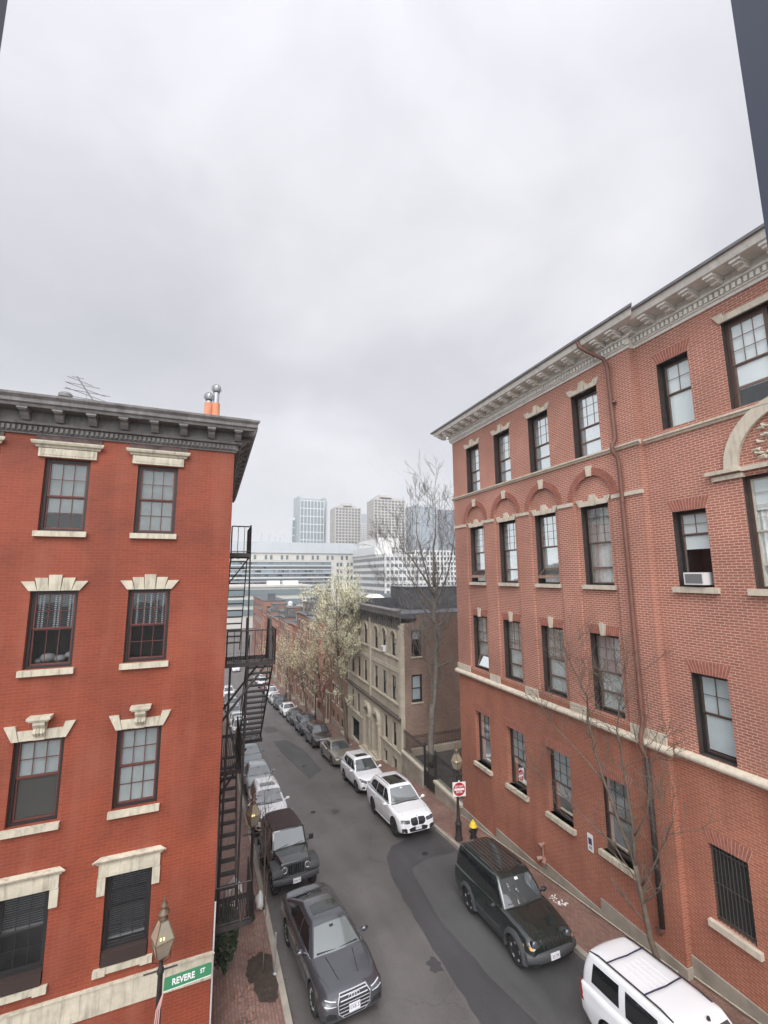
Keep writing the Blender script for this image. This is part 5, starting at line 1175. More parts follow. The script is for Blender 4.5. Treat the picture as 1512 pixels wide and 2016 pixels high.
    q_ = MB(); q_.tube([(.83, -.5, 1.19), (.80, -.05, 1.27)], .01, 5); q_.tube([(.83, .1, 1.19), (.80, .55, 1.26)], .01, 5); build('wipers', q_, PLAS, wf)
    # canvas top
    q_ = MB(); lp_ = []
    for x, w0, w1, z in ((.50, .67, .62, 1.765), (.2, .71, .63, 1.80), (-.5, .73, .63, 1.81), (-1.2, .73, .62, 1.79), (-1.55, .73, .60, 1.76), (-1.84, .73, .66, 1.55)):
        lp_.append([Vector((x, -w0, 1.15)), Vector((x, -w0+.02, 1.4)), Vector((x, -w1, z-.07)), Vector((x, -w1+.09, z-.01)), Vector((x, -w1*.5, z+.012)), Vector((x, 0, z+.018)), Vector((x, w1*.5, z+.012)), Vector((x, w1-.09, z-.01)), Vector((x, w1, z-.07)), Vector((x, w0-.02, 1.4)), Vector((x, w0, 1.15))])
    loft(lp_, q_); top_ = build('canvas_top', q_, CLOTH, t, smooth=True, angle=40)
    for s_ in (-1, 1):
        for (xa, xb) in ((.42, -.30), (-.40, -1.0), (-1.08, -1.72)):
            q_ = MB(); q_.hexa([(xb, s_*.722, 1.20), (xa+(.16 if xa > .3 else 0), s_*.722, 1.20), (xb, s_*.74, 1.20), (xa+(.16 if xa > .3 else 0), s_*.74, 1.20), (xb, s_*.655, 1.66), (xa, s_*.655, 1.66), (xb, s_*.675, 1.66), (xa, s_*.675, 1.66)]); build('side_window', q_, CGL, top_)
    # bumper
    q_ = MB(); lp_ = []
    for i in range(9):
        y = -.90+1.8*i/8; xx = 2.06-.14*abs(y/.9)**3; lp_.append([Vector((xx-.14, y, .46)), Vector((xx, y, .46)), Vector((xx+.03, y, .52)), Vector((xx+.03, y, .62)), Vector((xx, y, .66)), Vector((xx-.20, y, .67))])
    loft(lp_, q_); build('front_bumper', q_, GPLAS, t, smooth=True, angle=45)
    q_ = MB(); q_.box(2.10, 2.115, -.02-.15, -.02+.15, .46, .62); pl_ = build('licence_plate', q_, PLATE, t); build('plate_text', text_mb('294L 91', .09, lambda A, B, c: (2.117+c, -.02+A, .535+B)), PLTX, pl_)
    q_ = MB(); q_.box(-1.6, 1.7, -.5, .5, .36, .50); build('underbody', q_, PLAS, t)
    for x in (xw, xrw):
        for s_ in (-1, 1): wheel(t, x, s_, 1.74, R, .24, RIM, 5)
    # spare
    q_ = MB(); q_.lathe([(.2, -.1), (R*.9, -.11), (R, -.08), (R, .08), (R*.9, .11), (.2, .1)], (-2.0, 0, .95), 28, Matrix.Rotation(pi/2, 3, 'Y')); build('spare_wheel', q_, TYRE, t, smooth=True, angle=40)
    return t
wr = make_wrangler(); place_car(wr, 3.34, 19.40, turn=.06)

# --- more parked cars: copies with their own paint
def again(src, label, paint_from, paint, x, y, turn=0.0, ws=None):
    sub = {paint_from.name: paint}
    if ws: sub['dark_windscreen_glass'] = ws; sub['windscreen_glass'] = ws
    c = copy_tree(src, None, sub); c['label'] = label; place_car(c, x, y, turn=turn); return c
again(crv, 'black brown utility car parked behind the tan saloon', PW, PBR, 9.28, 39.0)
again(crv, 'dark blue grey utility car parked behind the black brown one', PW, PDB, 9.28, 44.2)
again(sed, 'black saloon parked between the dark blue grey car and the white saloon', PT, PK, 9.28, 49.6)
again(sed, 'white saloon parked between two dark cars in the middle of the right row', PT, PW, 9.28, 54.9)
again(crv, 'dark grey utility car in front of the pale grey one down the right row', PW, PG, 9.28, 60.4)
again(sed, 'pale grey saloon parked far down the right row', PT, PLG, 9.28, 65.4)
again(bmw, 'white utility car far down the right row beside the fire escape stair', PW, PW, 9.28, 70.4)
again(sed, 'dark red saloon seen between the fire escape treads', PT, PR, 9.3, 76.5)
again(crv, 'white van like utility car high between the fire escape treads', PW, PW, 9.3, 82.5)
again(sed, 'white saloon seen just below the fire escape platform', PT, PW, 9.3, 88.5)
L_ = 4.6
w2 = again(crv, 'white car with small roof window behind the brown canvas topped off road car', PW, PW, 3.26, 24.9, ws=WGL)
again(sed, 'silver blue saloon parked behind the white car on the left side', PT, PS, 3.32, 30.4, ws=WGL)
again(sed, 'grey teal saloon half hidden by the fire escape on the left side', PT, PTE, 3.30, 35.8, ws=WGL)
again(crv, 'dark utility car just under the small fire escape landing', PW, PDB, 3.30, 41.2)
again(crv, 'white utility car on the left side behind the fire escape railing', PW, PW, 3.30, 46.8)
again(sed, 'white saloon on the left side seen through the fire escape landing', PT, PW, 3.30, 52.2)
again(sed, 'silver saloon on the left side behind the fire escape braces', PT, PS, 3.30, 57.8)
again(crv, 'light grey utility car far down the left side of the street', PW, PLG, 3.30, 63.4)
again(sed, 'dark saloon far down the left side of the street', PT, PK, 3.30, 69.0)
again(crv, 'white utility car near the far left end of the parked row', PW, PW, 3.30, 75.0)
again(sed, 'white saloon crossing far away at the bottom of the hill', PT, PW, 5.9, 104.0)
again(crv, 'dark utility car driving far away at the bottom of the hill', PW, PG, 6.6, 118.0)

# ================================================================== STREET FURNITURE
def street_lamp(x, y, label, lean=0, lit=True, rot=0.35):
    z = g(y)+.13; t = thing('street_lamp', label, 'street lamp', (x, y, z), 'gas lantern street lamps', world=True)
    q = MB(); q.lathe([(.17, 0), (.17, .10), (.14, .14), (.13, .60), (.15, .63), (.15, .68), (.105, .74), (.085, .80), (.10, .84), (.075, .90), (.06, 1.4), (.048, 2.55), (.07, 2.58), (.07, 2.63), (.045, 2.68), (.04, 2.80), (.10, 2.86), (.02, 2.90)], (x, y, z), 12)
    build('post', q, IRONB, t, smooth=True, angle=40)
    q = MB(); q.tube([(x-.32, y, z+2.62), (x+.32, y, z+2.62)], .016, 6); q.tube([(x-.05, y, z+2.75), (x-.17, y, z+2.80), (x-.17, y, z+2.92)], .009, 5); q.tube([(x+.05, y, z+2.75), (x+.17, y, z+2.80), (x+.17, y, z+2.92)], .009, 5); build('ladder_bar', q, IRONB, t)
    # lantern: tapered body below, tall roof above
    def ring(r, zz): return [Vector((x+r*sqrt(2)*cos(pi/4+k*pi/2+rot), y+r*sqrt(2)*sin(pi/4+k*pi/2+rot), z+zz)) for k in range(4)]
    A, B, C_ = ring(.105, 2.90), ring(.185, 3.22), ring(.075, 3.56)
    q = MB()
    for lo, hi in ((A, B), (B, C_)):
        for k in range(4): q.tube([lo[k], hi[k]], .011, 5)
    for rr in (A, B, C_):
        for k in range(4): q.tube([rr[k], rr[(k+1) % 4]], .014 if rr is B else .010, 5)
    lf = build('lantern_frame', q, mat('bronze_patina', (.14, .10, .065), .5, metal=.3) if 'bronze_patina' not in MAT else MAT['bronze_patina'], t)
    q = MB()
    for lo, hi in ((A, B), (B, C_)):
        for k in range(4): q.face([lo[k], lo[(k+1) % 4], hi[(k+1) % 4], hi[k]])
    build('lantern_glass', q, LGLASS, lf)
    q = MB()
    for dx in (-.03, .03): q.lathe([(0, 0), (.014, .015), (.018, .035), (.012, .06), (0, .07)], (x+dx, y, z+3.15), 8)
    build('gas_mantle', q, FLAME, lf, smooth=True)
    q = MB(); q.tube([(x, y, z+2.88), (x, y, z+3.13)], .012, 6); build('burner', q, IRONB, lf)
    q = MB(); q.lathe([(.078, 0), (.085, .03), (.065, .06), (.062, .10), (.115, .125), (.10, .16), (.045, .20), (.04, .23), (.07, .26), (.055, .30), (.025, .34), (.03, .37), (.018, .41), (0, .46)], (x, y, z+3.56), 14); build('finial', q, MAT['bronze_patina'], lf, smooth=True, angle=50)
    return t, z
l1, lz = street_lamp(-.60, 11.22, 'gas lantern street lamp holding the green street name sign at the bottom left')
street_lamp(1.72, 16.65, 'gas lantern street lamp on the left pavement between fire escape and brown canvas top')
l3, lz3 = street_lamp(10.62, 18.02, 'gas lantern street lamp carrying the red do not enter sign')
street_lamp(10.8, 47.0, 'distant lantern street lamp on the right pavement beside the pale leafy trees', rot=.2)
street_lamp(10.8, 66.0, 'farthest lantern street lamp on the right pavement', rot=.5)
# street name sign
ss = thing('street_name_sign', 'green street name sign reading REVERE ST beside the lamp post', 'sign', (-.55, 11.15, lz+2.3))
ang = .05
def PS_(a, b, c): return Vector((-.52+a*cos(ang), 11.12+a*sin(ang)-c, lz+2.28+b))
q = MB(); pts = []
w_, h_, r_ = .92, .235, .05
for cx2, cy2, a0 in ((w_-r_, h_-r_, 0), (r_*.2, h_, 90), (0, 0, 180), (w_-r_, r_, 270)):
    if a0 in (0, 270):
        for k in range(5): an_ = radians(a0+90*k/4); pts.append((cx2+r_*cos(an_), cy2+r_*sin(an_)))
    else: pts.append((cx2, cy2))
q.prism(lambda a_, b_, d_: PS_(a_, b_, -d_), pts, 0, .012); panel = build('panel', q, SGREEN, ss)
q = MB(); q.prism(lambda a_, b_, d_: PS_(a_, b_, -d_), rect(.0, w_-.02, -.012, .0), -.004, .014); build('edge_strip', q, SWHITE, ss)
build('lettering', text_mb('REVERE', .165, lambda a_, b_, c_: PS_(a_+.37, b_+.115, c_+.004), sx=.80, bold=.004), SWHITE, panel)
build('lettering', text_mb('ST', .115, lambda a_, b_, c_: PS_(a_+.74, b_+.135, c_+.004), sx=.80, bold=.003), SWHITE, panel)
q = MB()
for k in range(3):
    q.tube([PS_(.0, -.02, 0), PS_(-.05-.03*k, -.3, 0), PS_(-.06-.04*k, -.75, .02*k)], .014, 5)
o = build('striped_ribbon', q, mat('pink_white_ribbon', (.55, .33, .30), .7)); tag(o, 'pale pink folded ribbon or flag hanging under the street name sign', 'ribbon')
# do not enter
dn = thing('do_not_enter_sign', 'white square sign with red disc reading DO NOT ENTER on the lamp post', 'sign', (10.62, 17.93, lz3+2.1))
def PD(a, b, c): 
    r = radians(-12); return Vector((10.66+a*cos(r), 17.94+a*sin(r)-c, lz3+2.08+b))
q = MB(); q.prism(lambda a_, b_, d_: PD(a_, b_, -d_), rect(-.30, .30, -.30, .30), 0, .006); pn = build('panel', q, SWHITE, dn)
q = MB(); q.prism(lambda a_, b_, d_: PD(a_, b_, -d_), [(.275*cos(2*pi*i/32), .275*sin(2*pi*i/32)) for i in range(32)], -.006, -.001); rd = build('red_disc', q, SRED, pn)
q = MB(); q.prism(lambda a_, b_, d_: PD(a_, b_, -d_), rect(-.235, .235, -.045, .045), -.009, -.006); build('white_bar', q, SWHITE, rd)
build('lettering', text_mb('DO NOT', .115, lambda a_, b_, c_: PD(a_, b_+.115, c_+.009), sx=.85, bold=.002), SWHITE, rd)
build('lettering', text_mb('ENTER', .115, lambda a_, b_, c_: PD(a_, b_-.115, c_+.009), sx=.85, bold=.002), SWHITE, rd)
q = MB(); q.prism(lambda a_, b_, d_: PD(a_, b_, -d_), rect(-.03, .03, .30, .36), .0, .02); build('bracket', q, SWHITE, dn)
# hydrant
zh = g(17.83)+.13; hy = thing('fire_hydrant', 'black fire hydrant with yellow bonnet on the brick pavement behind the dark green car', 'fire hydrant', (11.25, 17.83, zh))
q = MB(); q.lathe([(.17, 0), (.17, .05), (.12, .07), (.115, .42), (.14, .44), (.14, .48), (.12, .48)], (11.25, 17.83, zh), 16)
for a_ in (pi, pi/2+pi, 0): q.tube([(11.25+.08*cos(a_), 17.83+.08*sin(a_), zh+.33), (11.25+.19*cos(a_), 17.83+.19*sin(a_), zh+.33)], .06, 10)
build('barrel', q, IRON, hy, smooth=True, angle=40)
q = MB(); q.lathe([(.17, .48), (.17, .52), (.145, .54), (.13, .60), (.085, .67), (.05, .69), (.05, .74), (0, .75)], (11.25, 17.83, zh), 16)
build('bonnet', q, YELLOW, hy, smooth=True, angle=40)
# left pavement: bollard-like post, tree pit, planter box
zs_ = g(14.6)+.13
q = MB(); pts = [(1.50, 14.75), (1.85, 14.95), (2.15, 14.7), (2.16, 13.2), (2.05, 12.95), (1.72, 13.1), (1.60, 13.5), (1.42, 14.1)]
pts = [(a_[0]+(b_[0]-a_[0])*k_/5+random.gauss(0, .028), a_[1]+(b_[1]-a_[1])*k_/5+random.gauss(0, .028)) for a_, b_ in zip(pts, pts[1:]+pts[:1]) for k_ in range(5)]
n_ = len(pts); q.face([(x_, y_, g(y_)+.139) for x_, y_ in pts]); build('tree_pit', q, SOIL, kind='structure')
q = MB(); random.seed(5)
for i in range(46):
    a_ = random.uniform(0, 6.28); x_, y_ = 1.32+random.uniform(-.2, .2)+(.5 if i % 7 == 0 else 0), random.uniform(12.5, 13.9) if i % 7 else 15.05; s_ = random.uniform(.03, .09)
    q.box(x_-s_, x_+s_*.8, y_-s_*.7, y_+s_*.7, g(y_)+.135, g(y_)+.14+s_*.5)
o = build('loose_paving_bricks', q, PAVE); tag(o, 'scatter of loose bricks and litter around the dark tree pit', 'rubble'); o['kind'] = 'stuff'
q = MB(); q.tube([(2.17, 13.9, g(13.9)+.12), (2.17, 13.9, g(13.9)+1.15)], .025, 8); pm_ = thing('sign_post', 'short thin grey metal post at the edge of the tree pit', 'post', (2.17, 13.9, g(13.9)+.13)); build('post', q, GREYM, pm_)
q = MB(); q.lathe([(.06, 0), (.06, .03), (.03, .05)], (2.17, 13.9, g(13.9)+.13), 10); build('foot', q, GREYM, pm_)
zb_ = g(17.6)+.13; bx_ = thing('house_shaped_box', 'small white gabled box like a little house behind the low railing', 'box', (1.25, 17.6, zb_))
q = MB(); Tb = lambda u, v, d: Vector((1.25+u, 17.45+d, zb_+v)); q.prism(Tb, [(-.2, 0), (.2, 0), (.2, .55), (0, .78), (-.2, .55)], 0, .36); build('body', q, PLYW, bx_)
q = MB(); q.prism(Tb, [(-.27, .50), (0, .80), (.27, .50), (.27, .535), (0, .84), (-.27, .535)], -.05, .41); build('roof', q, WHITEM, bx_)
q = MB(); q.lathe([(.05, 0), (.07, 0), (.07, .01), (.05, .01)], (1.25, 17.445, zb_+.35), 14, Matrix.Rotation(pi/2, 3, 'X')); q.lathe([(.07, 0), (.095, 0), (.095, .012), (.07, .012)], (1.25, 17.445, zb_+.12), 14, Matrix.Rotation(pi/2, 3, 'X')); build('round_emblem', q, WHITEM, bx_)
# rubbish sack by the wall, evergreen bush
def blob_bush(name, label, cat, c, r, h, mt, n, seed, parent=None, leaf=.05):
    random.seed(seed); q = MB()
    for i in range(n):
        th, ph = random.uniform(0, 2*pi), math.acos(random.uniform(-1, 1)); rr = random.uniform(.55, 1)**.5*(.8+.25*sin(3*th+seed)*sin(2*ph))
        p = Vector((c[0]+r*rr*sin(ph)*cos(th), c[1]+r*rr*sin(ph)*sin(th), c[2]+h/2+h/2*rr*cos(ph)))
        a_ = Vector((random.gauss(0, 1), random.gauss(0, 1), random.gauss(0, 1))).normalized(); b_ = a_.orthogonal().normalized(); s_ = leaf*random.uniform(.6, 1.4)
        q.face([p-a_*s_, p+b_*s_*.6, p+a_*s_, p-b_*s_*.6])
    o = build(name, q, mt); tag(o, label, cat); return o
DKLEAF = mat('dark_evergreen_leaf', (.035, .05, .022), .6, var=.4, vscale=8)
blob_bush('shrub', 'dark clipped evergreen shrub hard against the red wall below the fire escape', 'shrub', (.85, 14.6, g(14.6)+.12), .42, 1.9, DKLEAF, 2600, 3)
q = MB(); lp_ = []
for i in range(7):
    z_ = i/6; rr = [.15, .20, .22, .20, .14, .07, .05][i]; lp_.append([Vector((2.10+rr*.8*cos(2*pi*j/14)*(1+.25*sin(5*j+i)), 17.2+rr*1.2*sin(2*pi*j/14)*(1+.25*sin(4*j+2*i)), g(17.2)+.13+.5*z_)) for j in range(14)])
loft(lp_, q); o = build('rubbish_sack', q, mat('white_plastic_sack', (.62, .62, .60), .5), smooth=True); tag(o, 'crumpled white sack at the foot of the thin kerbside tree', 'sack')
# fallen leaves and grit along both kerbs
random.seed(12); q = MB()
for i in range(1500):
    y_ = random.uniform(6, 44); sd_ = random.random()
    x_, zo = (XC1+abs(random.gauss(0, .12))+.01, .008) if sd_ < .38 else ((XC2-abs(random.gauss(0, .12))-.01, .008) if sd_ < .72 else ((random.uniform(10.5, 12.0), .137) if sd_ < .86 else (random.uniform(.5, 2.1), .137)))
    if zo > .1 and x_ < 5 and y_ < 12.6: continue
    a_ = random.uniform(0, 3.14); s_ = random.uniform(.012, .035); z_ = g(y_)+zo
    q.face([(x_+s_*cos(a_), y_+s_*sin(a_), z_), (x_-s_*.5*sin(a_), y_+s_*.5*cos(a_), z_+.006), (x_-s_*cos(a_), y_-s_*sin(a_), z_+.002), (x_+s_*.5*sin(a_), y_-s_*.5*cos(a_), z_+.008)])
o = build('fallen_leaves', q, mat('dead_leaf', (.16, .10, .06), .9, var=.4, vscale=5)); tag(o, 'brown leaf litter and grit gathered along the kerbs and pavements', 'leaf litter'); o['kind'] = 'stuff'
# litter near right wall
random.seed(9); q = MB()
for i in range(22):
    x_, y_ = 11.35+random.uniform(-.16, .16), 12.9+random.uniform(-.32, .32); a_ = random.uniform(0, 3.14); s_ = random.uniform(.03, .08); z_ = g(y_)+.142+random.uniform(0, .02)
    q.face([(x_+s_*cos(a_), y_+s_*sin(a_), z_), (x_-s_*.5*sin(a_), y_+s_*.5*cos(a_), z_+.015), (x_-s_*cos(a_), y_-s_*sin(a_), z_), (x_+s_*.5*sin(a_), y_-s_*.5*cos(a_), z_+.006)])
o = build('litter', q, SWHITE); tag(o, 'scatter of white paper scraps on the brick pavement beside the dark green car', 'litter'); o['kind'] = 'stuff'
# broken white kerb by hydrant
q = MB(); q.hexa([(10.75, 17.05, g(17.05)+.13), (11.45, 17.25, g(17.25)+.13), (10.72, 17.13, g(17.1)+.13), (11.42, 17.33, g(17.3)+.13), (10.75, 17.05, g(17.05)+.26), (11.45, 17.25, g(17.25)+.26), (10.72, 17.13, g(17.1)+.26), (11.42, 17.33, g(17.3)+.26)])
# conduit on the wall foot line
q = MB(); pts = [(XR-.10, y_, g(y_)+.20) for y_ in [9.2+.9*i for i in range(13)]]; q.tube(pts, .018, 5); q.tube([(XN-.08, y_, g(y_)+.20) for y_ in (2, 4, 6, 8, 8.95)], .018, 5); build('wall_foot_conduit', q, STONE2, inst)

# ---- retaining wall and iron railings
rw = thing('retaining_wall', 'low stone retaining wall topped by black iron railings between the two brick buildings', 'wall', (12.05, 23.5, -12.2))
q = MB()
for a_, b_ in ((20.0, 22.75), (24.3, 27.25)):
    q.hexa([(11.98, a_, g(a_)-.3), (12.28, a_, g(a_)-.3), (11.98, b_, g(b_)-.3), (12.28, b_, g(b_)-.3), (11.98, a_, -11.42), (12.28, a_, -11.42), (11.98, b_, -11.42), (12.28, b_, -11.42)])
build('stone_wall', q, GRAN, rw)
q = MB()
for a_, b_ in ((20.0, 22.85), (24.25, 27.25)): q.box(11.93, 12.33, a_, b_, -11.42, -11.30)
build('coping', q, GREYST2, rw)
def fence(name, a, b, z0, z1, par, x=12.13, axis='y', step=.125):
    q = MB(); n = int(abs(b-a)/step)
    def P(t, z): return (x, t, z) if axis == 'y' else (t, x, z)
    for i in range(n+1):
        t = a+(b-a)*i/n; q.tube([P(t, z0), P(t, z1+.07)], .010, 5)
    for z in (z0+.12, z1-.10, z1): q.tube([P(a, z), P(b, z)], .017, 5)
    return build(name, q, IRON, par)
fence('railing', 20.05, 22.75, -11.30, -10.03, rw); fence('railing', 24.35, 27.2, -11.30, -10.05, rw)
gt = thing('iron_gate', 'black iron gate with tall posts in the gap of the retaining wall', 'gate', (12.1, 23.5, -12.2))
fence('gate_leaf', 22.95, 24.15, -12.15, -10.25, gt, step=.11)
for y_ in (22.88, 24.22):
    q = MB(); q.lathe([(.07, 0), (.07, 2.1), (.10, 2.12), (.10, 2.18), (.05, 2.22), (.07, 2.30), (0, 2.38)], (12.13, y_, -12.15), 10); build('gate_post', q, IRON, gt, smooth=True, angle=40)
q = MB(); q.box(12.28, 30, 19.97, 27.28, -13.5, -11.45); build('courtyard', q, mat('courtyard_ground', (.06, .052, .045), .9, bump=.6, bscale=8, var=.4, vscale=1.5), kind='structure')
cw_ = thing('courtyard_wall', 'far low wall with black iron fence at the back of the dark courtyard', 'wall', (17, 26.6, -11.4))
q = MB(); q.box(12.4, 24, 26.45, 26.7, -11.45, -11.05); build('wall', q, GREYST, cw_); fence('railing', 12.5, 22, -11.05, -10.3, cw_, x=26.55, axis='x', step=.13)

# ================================================================== STONE-FRONTED BUILDING
sb = thing('stone_fronted_house', 'grey stone fronted building with arched top windows and dark bracketed cornice across the courtyard', 'building', (12.05, 33, -13))
def TF(u, v, d): return Vector((XR+d, u, v))
q = MB(); ys3 = [28.62, 30.36, 32.05]; ys3b = [34.52, 36.2, 37.93]
holes = []
for y_ in ys3+ys3b:
    holes.append([(y_-.37, -5.62), (y_+.37, -5.62)]+[(y_+.37*cos(pi*i/10), -4.40+.37*sin(pi*i/10)) for i in range(11)]); holes.append(rect(y_-.37, y_+.37, -8.56, -6.93))
q.wall(TF, rect(27.3, 39.3, -9.55, -3.3), holes, .16, 0, 0, back=1, back_d=.6)
h2 = [rect(y_-.36, y_+.36, -11.5, -9.92) for y_ in (28.5, 30.07, 36.3, 37.9)]
for y_, t_ in ((31.75, -10.75), (33.75, -10.75)): h2.append([(y_-.45, -13.1), (y_+.45, -13.1)]+[(y_+.45*cos(pi*i/10), t_+.45*sin(pi*i/10)) for i in range(11)])
h2 += [rect(28.15, 28.85, -13.0, -12.2), rect(29.8, 30.5, -13.1, -12.25), rect(36.0, 38.2, -13.9, -12.2)]
q.wall(TF, rect(27.3, 39.3, -15, -9.55), h2, .2, 2, 2, d=-.04, back=1, back_d=.6)
q.face([(XR, 39.3, -15), (XR+12, 39.3, -15), (XR+12, 39.3, -2.6), (XR, 39.3, -2.6)], 0)
build('front_wall', q, [GREYST, DARKIN, GREYST2], sb)
def TQ(u, v, d): return Vector((u, 27.3+d, v))
q = MB(); q.wall(TQ, [(XR, -14.5), (XR+13, -14.5), (XR+13, -2.75), (XR+1.2, -2.75), (XR+1.1, -3.3), (XR, -3.3)], [rect(12.83, 13.58, -5.53, -3.80), rect(12.80, 13.58, -8.48, -6.72), rect(16.6, 17.4, -5.53, -3.8), rect(16.6, 17.4, -8.48, -6.72)], .14, 0, 0, back=1, back_d=.6)
build('side_wall', q, [TB, DARKIN], sb)
q = MB(); q.box(XR-.06, XR+.22, 27.24, 27.30, -14.5, -3.3); build('quoin_strip', q, GREYST2, sb)
for (u0, u1, v0, v1) in ((12.83, 13.58, -5.53, -3.80), (12.80, 13.58, -8.48, -6.72), (16.6, 17.4, -5.53, -3.8), (16.6, 17.4, -8.48, -6.72)):
    window(TQ, sb, u0, u1, v0, v1, [(.5, 1, 1), (.5, 1, 1)], BLACKF, GPLAS, shade=(.35, SHADEG) if v0 > -6 else (.9, SHADEG), dep=.06)
    q = MB(); q.tbox(TQ, u0-.06, u1+.06, v0-.09, v0, -.07, .05); build('sill', q, GREYST2, sb)
for y_ in ys3+ys3b:
    window(TF, sb, y_-.37, y_+.37, -5.62, -4.02, [(.5, 1, 1), (.5, 1, 1)], BLACKF, BLACKF, dep=.09, fwid=.05, shade=None)
    window(TF, sb, y_-.37, y_+.37, -8.56, -6.93, [(.5, 1, 1), (.5, 1, 1)], BLACKF, BLACKF, dep=.09, fwid=.05, shade=None)
    q = MB(); q.prism(TF, [(y_+.46*cos(pi*i/12), -4.40+.46*sin(pi*i/12)) for i in range(13)]+[(y_+.58*cos(pi*i/12), -4.40+.58*sin(pi*i/12)) for i in range(12, -1, -1)], -.08, .02); build('arch_moulding', q, GREYST2, sb)
for y_ in (28.5, 30.07, 36.3, 37.9):
    window(TF, sb, y_-.36, y_+.36, -11.5, -9.92, [(.5, 1, 1), (.5, 1, 1)], BLACKF, BLACKF, dep=.1, fwid=.05)
q = MB()
for a_, b_ in ((27.35, 33.1), (33.45, 39.2)):
    for c_, d_, e_ in ((-5.75, -5.64, .09), (-8.72, -8.60, .09), (-6.62, -6.50, .06), (-6.44, -6.38, .04)):
        q = MB(); q.tbox(TF, a_+.15, b_-.15, c_, d_, -e_, .02); build('string_course', q, GREYST2, sb)
for a_, b_ in ((27.3, 31.0), (35.2, 39.3)): q = MB(); q.tbox(TF, a_, b_, -11.68, -11.55, -.12, .0); build('string_course', q, GREYST2, sb)
for a_ in (27.34, 33.17, 38.95):
    q = MB(); q.tbox(TF, a_, a_+.26, -9.4, -3.4, -.08, .01); q.tbox(TF, a_-.05, a_+.31, -3.62, -3.42, -.12, .01); build('pilaster', q, GREYST2, sb)
q = MB(); profile_run(q, TF, 27.25, 39.35, [(-.02, -9.62), (.12, -9.62), (.20, -9.52), (.26, -9.48), (.26, -9.42), (-.02, -9.36)]); build('dark_string_course', q, mat('dark_brownstone', (.085, .07, .06), .8, var=.3, vscale=3), sb)
q = MB(); profile_run(q, TF, 27.3, 39.3, [(-.05, -3.42), (.06, -3.42), (.10, -3.2), (.16, -2.95), (.42, -2.85), (.45, -2.62), (.50, -2.50), (.50, -2.42), (-.05, -2.40)], 0, (-1, 1))
y_ = 27.45
while y_ < 39.2:
    q.prism(lambda a_, b_, d_: Vector((XR-a_, y_+d_, b_)), [(.05, -3.75), (.10, -3.75), (.16, -3.3), (.20, -3.02), (.38, -2.98), (.38, -2.86), (.05, -2.86)], 0, .13); y_ += .42
build('bracketed_cornice', q, DKCORN, sb)
for y_, t_ in ((31.75, -10.75), (33.75, -10.75)):
    q = MB(); q.prism(TF, [(y_+.50*cos(pi*i/12), t_+.50*sin(pi*i/12)) for i in range(13)]+[(y_+.76*cos(pi*i/12), t_+.76*sin(pi*i/12)) for i in range(12, -1, -1)], -.28, -.03)
    for s_ in (-1, 1): q.tbox(TF, y_+s_*.64-.12, y_+s_*.64+.12, g(y_)+.05, t_, -.27, -.03); q.tbox(TF, y_+s_*.64-.16, y_+s_*.64+.16, t_-.18, t_-.02, -.33, -.03)
    q.tbox(TF, y_-.10, y_+.10, t_+.48, t_+.86, -.36, -.03); build('door_surround', q, GREYST2, sb)
    q = MB(); q.tbox(TF, y_-.44, y_+.44, -13.0, t_+.1, .1, .14); d_ = build('door', q, mat('black_door', (.02, .018, .017), .45) if 'black_door' not in MAT else MAT['black_door'], sb)
    q = MB(); q.tbox(TF, y_-.9, y_+.9, g(y_)-.1, g(y_)+.28, -.55, -.04); q.tbox(TF, y_-.7, y_+.7, g(y_)+.28, g(y_)+.42, -.34, -.04); build('doorstep', q, GREYST2, sb)
q = MB(); q.box(XR-.02, XR+13, 27.45, 39.25, -3.05, -2.95); q.box(XR-.02, XR+13, 27.34, 27.48, -3.0, -2.68); build('roof', q, ROOFD, sb)
BLKB = mat('black_roof_housing', (.065, .066, .072), .7, var=.3, vscale=2)
q = MB(); q.box(15.4, 20.2, 33.2, 37.0, -2.95, -1.08); build('roof_housing', q, BLKB, sb); q = MB(); q.box(15.3, 20.3, 33.1, 37.1, -1.08, -1.02); build('roof_housing_cap', q, GREYM, sb)
q = MB(); q.box(12.7, 15.4, 36.0, 38.6, -2.95, -2.05); rh_ = build('roof_housing', q, BLKB, sb)
q = MB(); q.hexa([(13.2, 36.3, -2.05), (14.5, 36.3, -2.05), (13.2, 38.2, -2.05), (14.5, 38.2, -2.05), (13.5, 36.8, -1.78), (14.2, 36.8, -1.78), (13.5, 37.7, -1.78), (14.2, 37.7, -1.78)]); build('skylight', q, WHITEM, rh_)
for (y_, z0, z1) in ((30.36, -5.58, -5.2), (36.2, -5.58, -5.25)):
    a2 = thing('air_conditioner', 'white window unit in an arched window of the stone front, '+('nearer' if y_ < 32 else 'farther')+' one', 'air conditioner', (XR-.1, y_, z0), 'window units in the stone front')
    q = MB(); q.box(XR-.18, XR+.16, y_-.24, y_+.24, z0, z1); build('casing', q, WHITEM, a2)
    q = MB()
    for i in range(6): q.box(XR-.188, XR-.18, y_-.2, y_+.2, z0+.05+.05*i, z0+.065+.05*i)
    build('vent', q, GPLAS, a2)

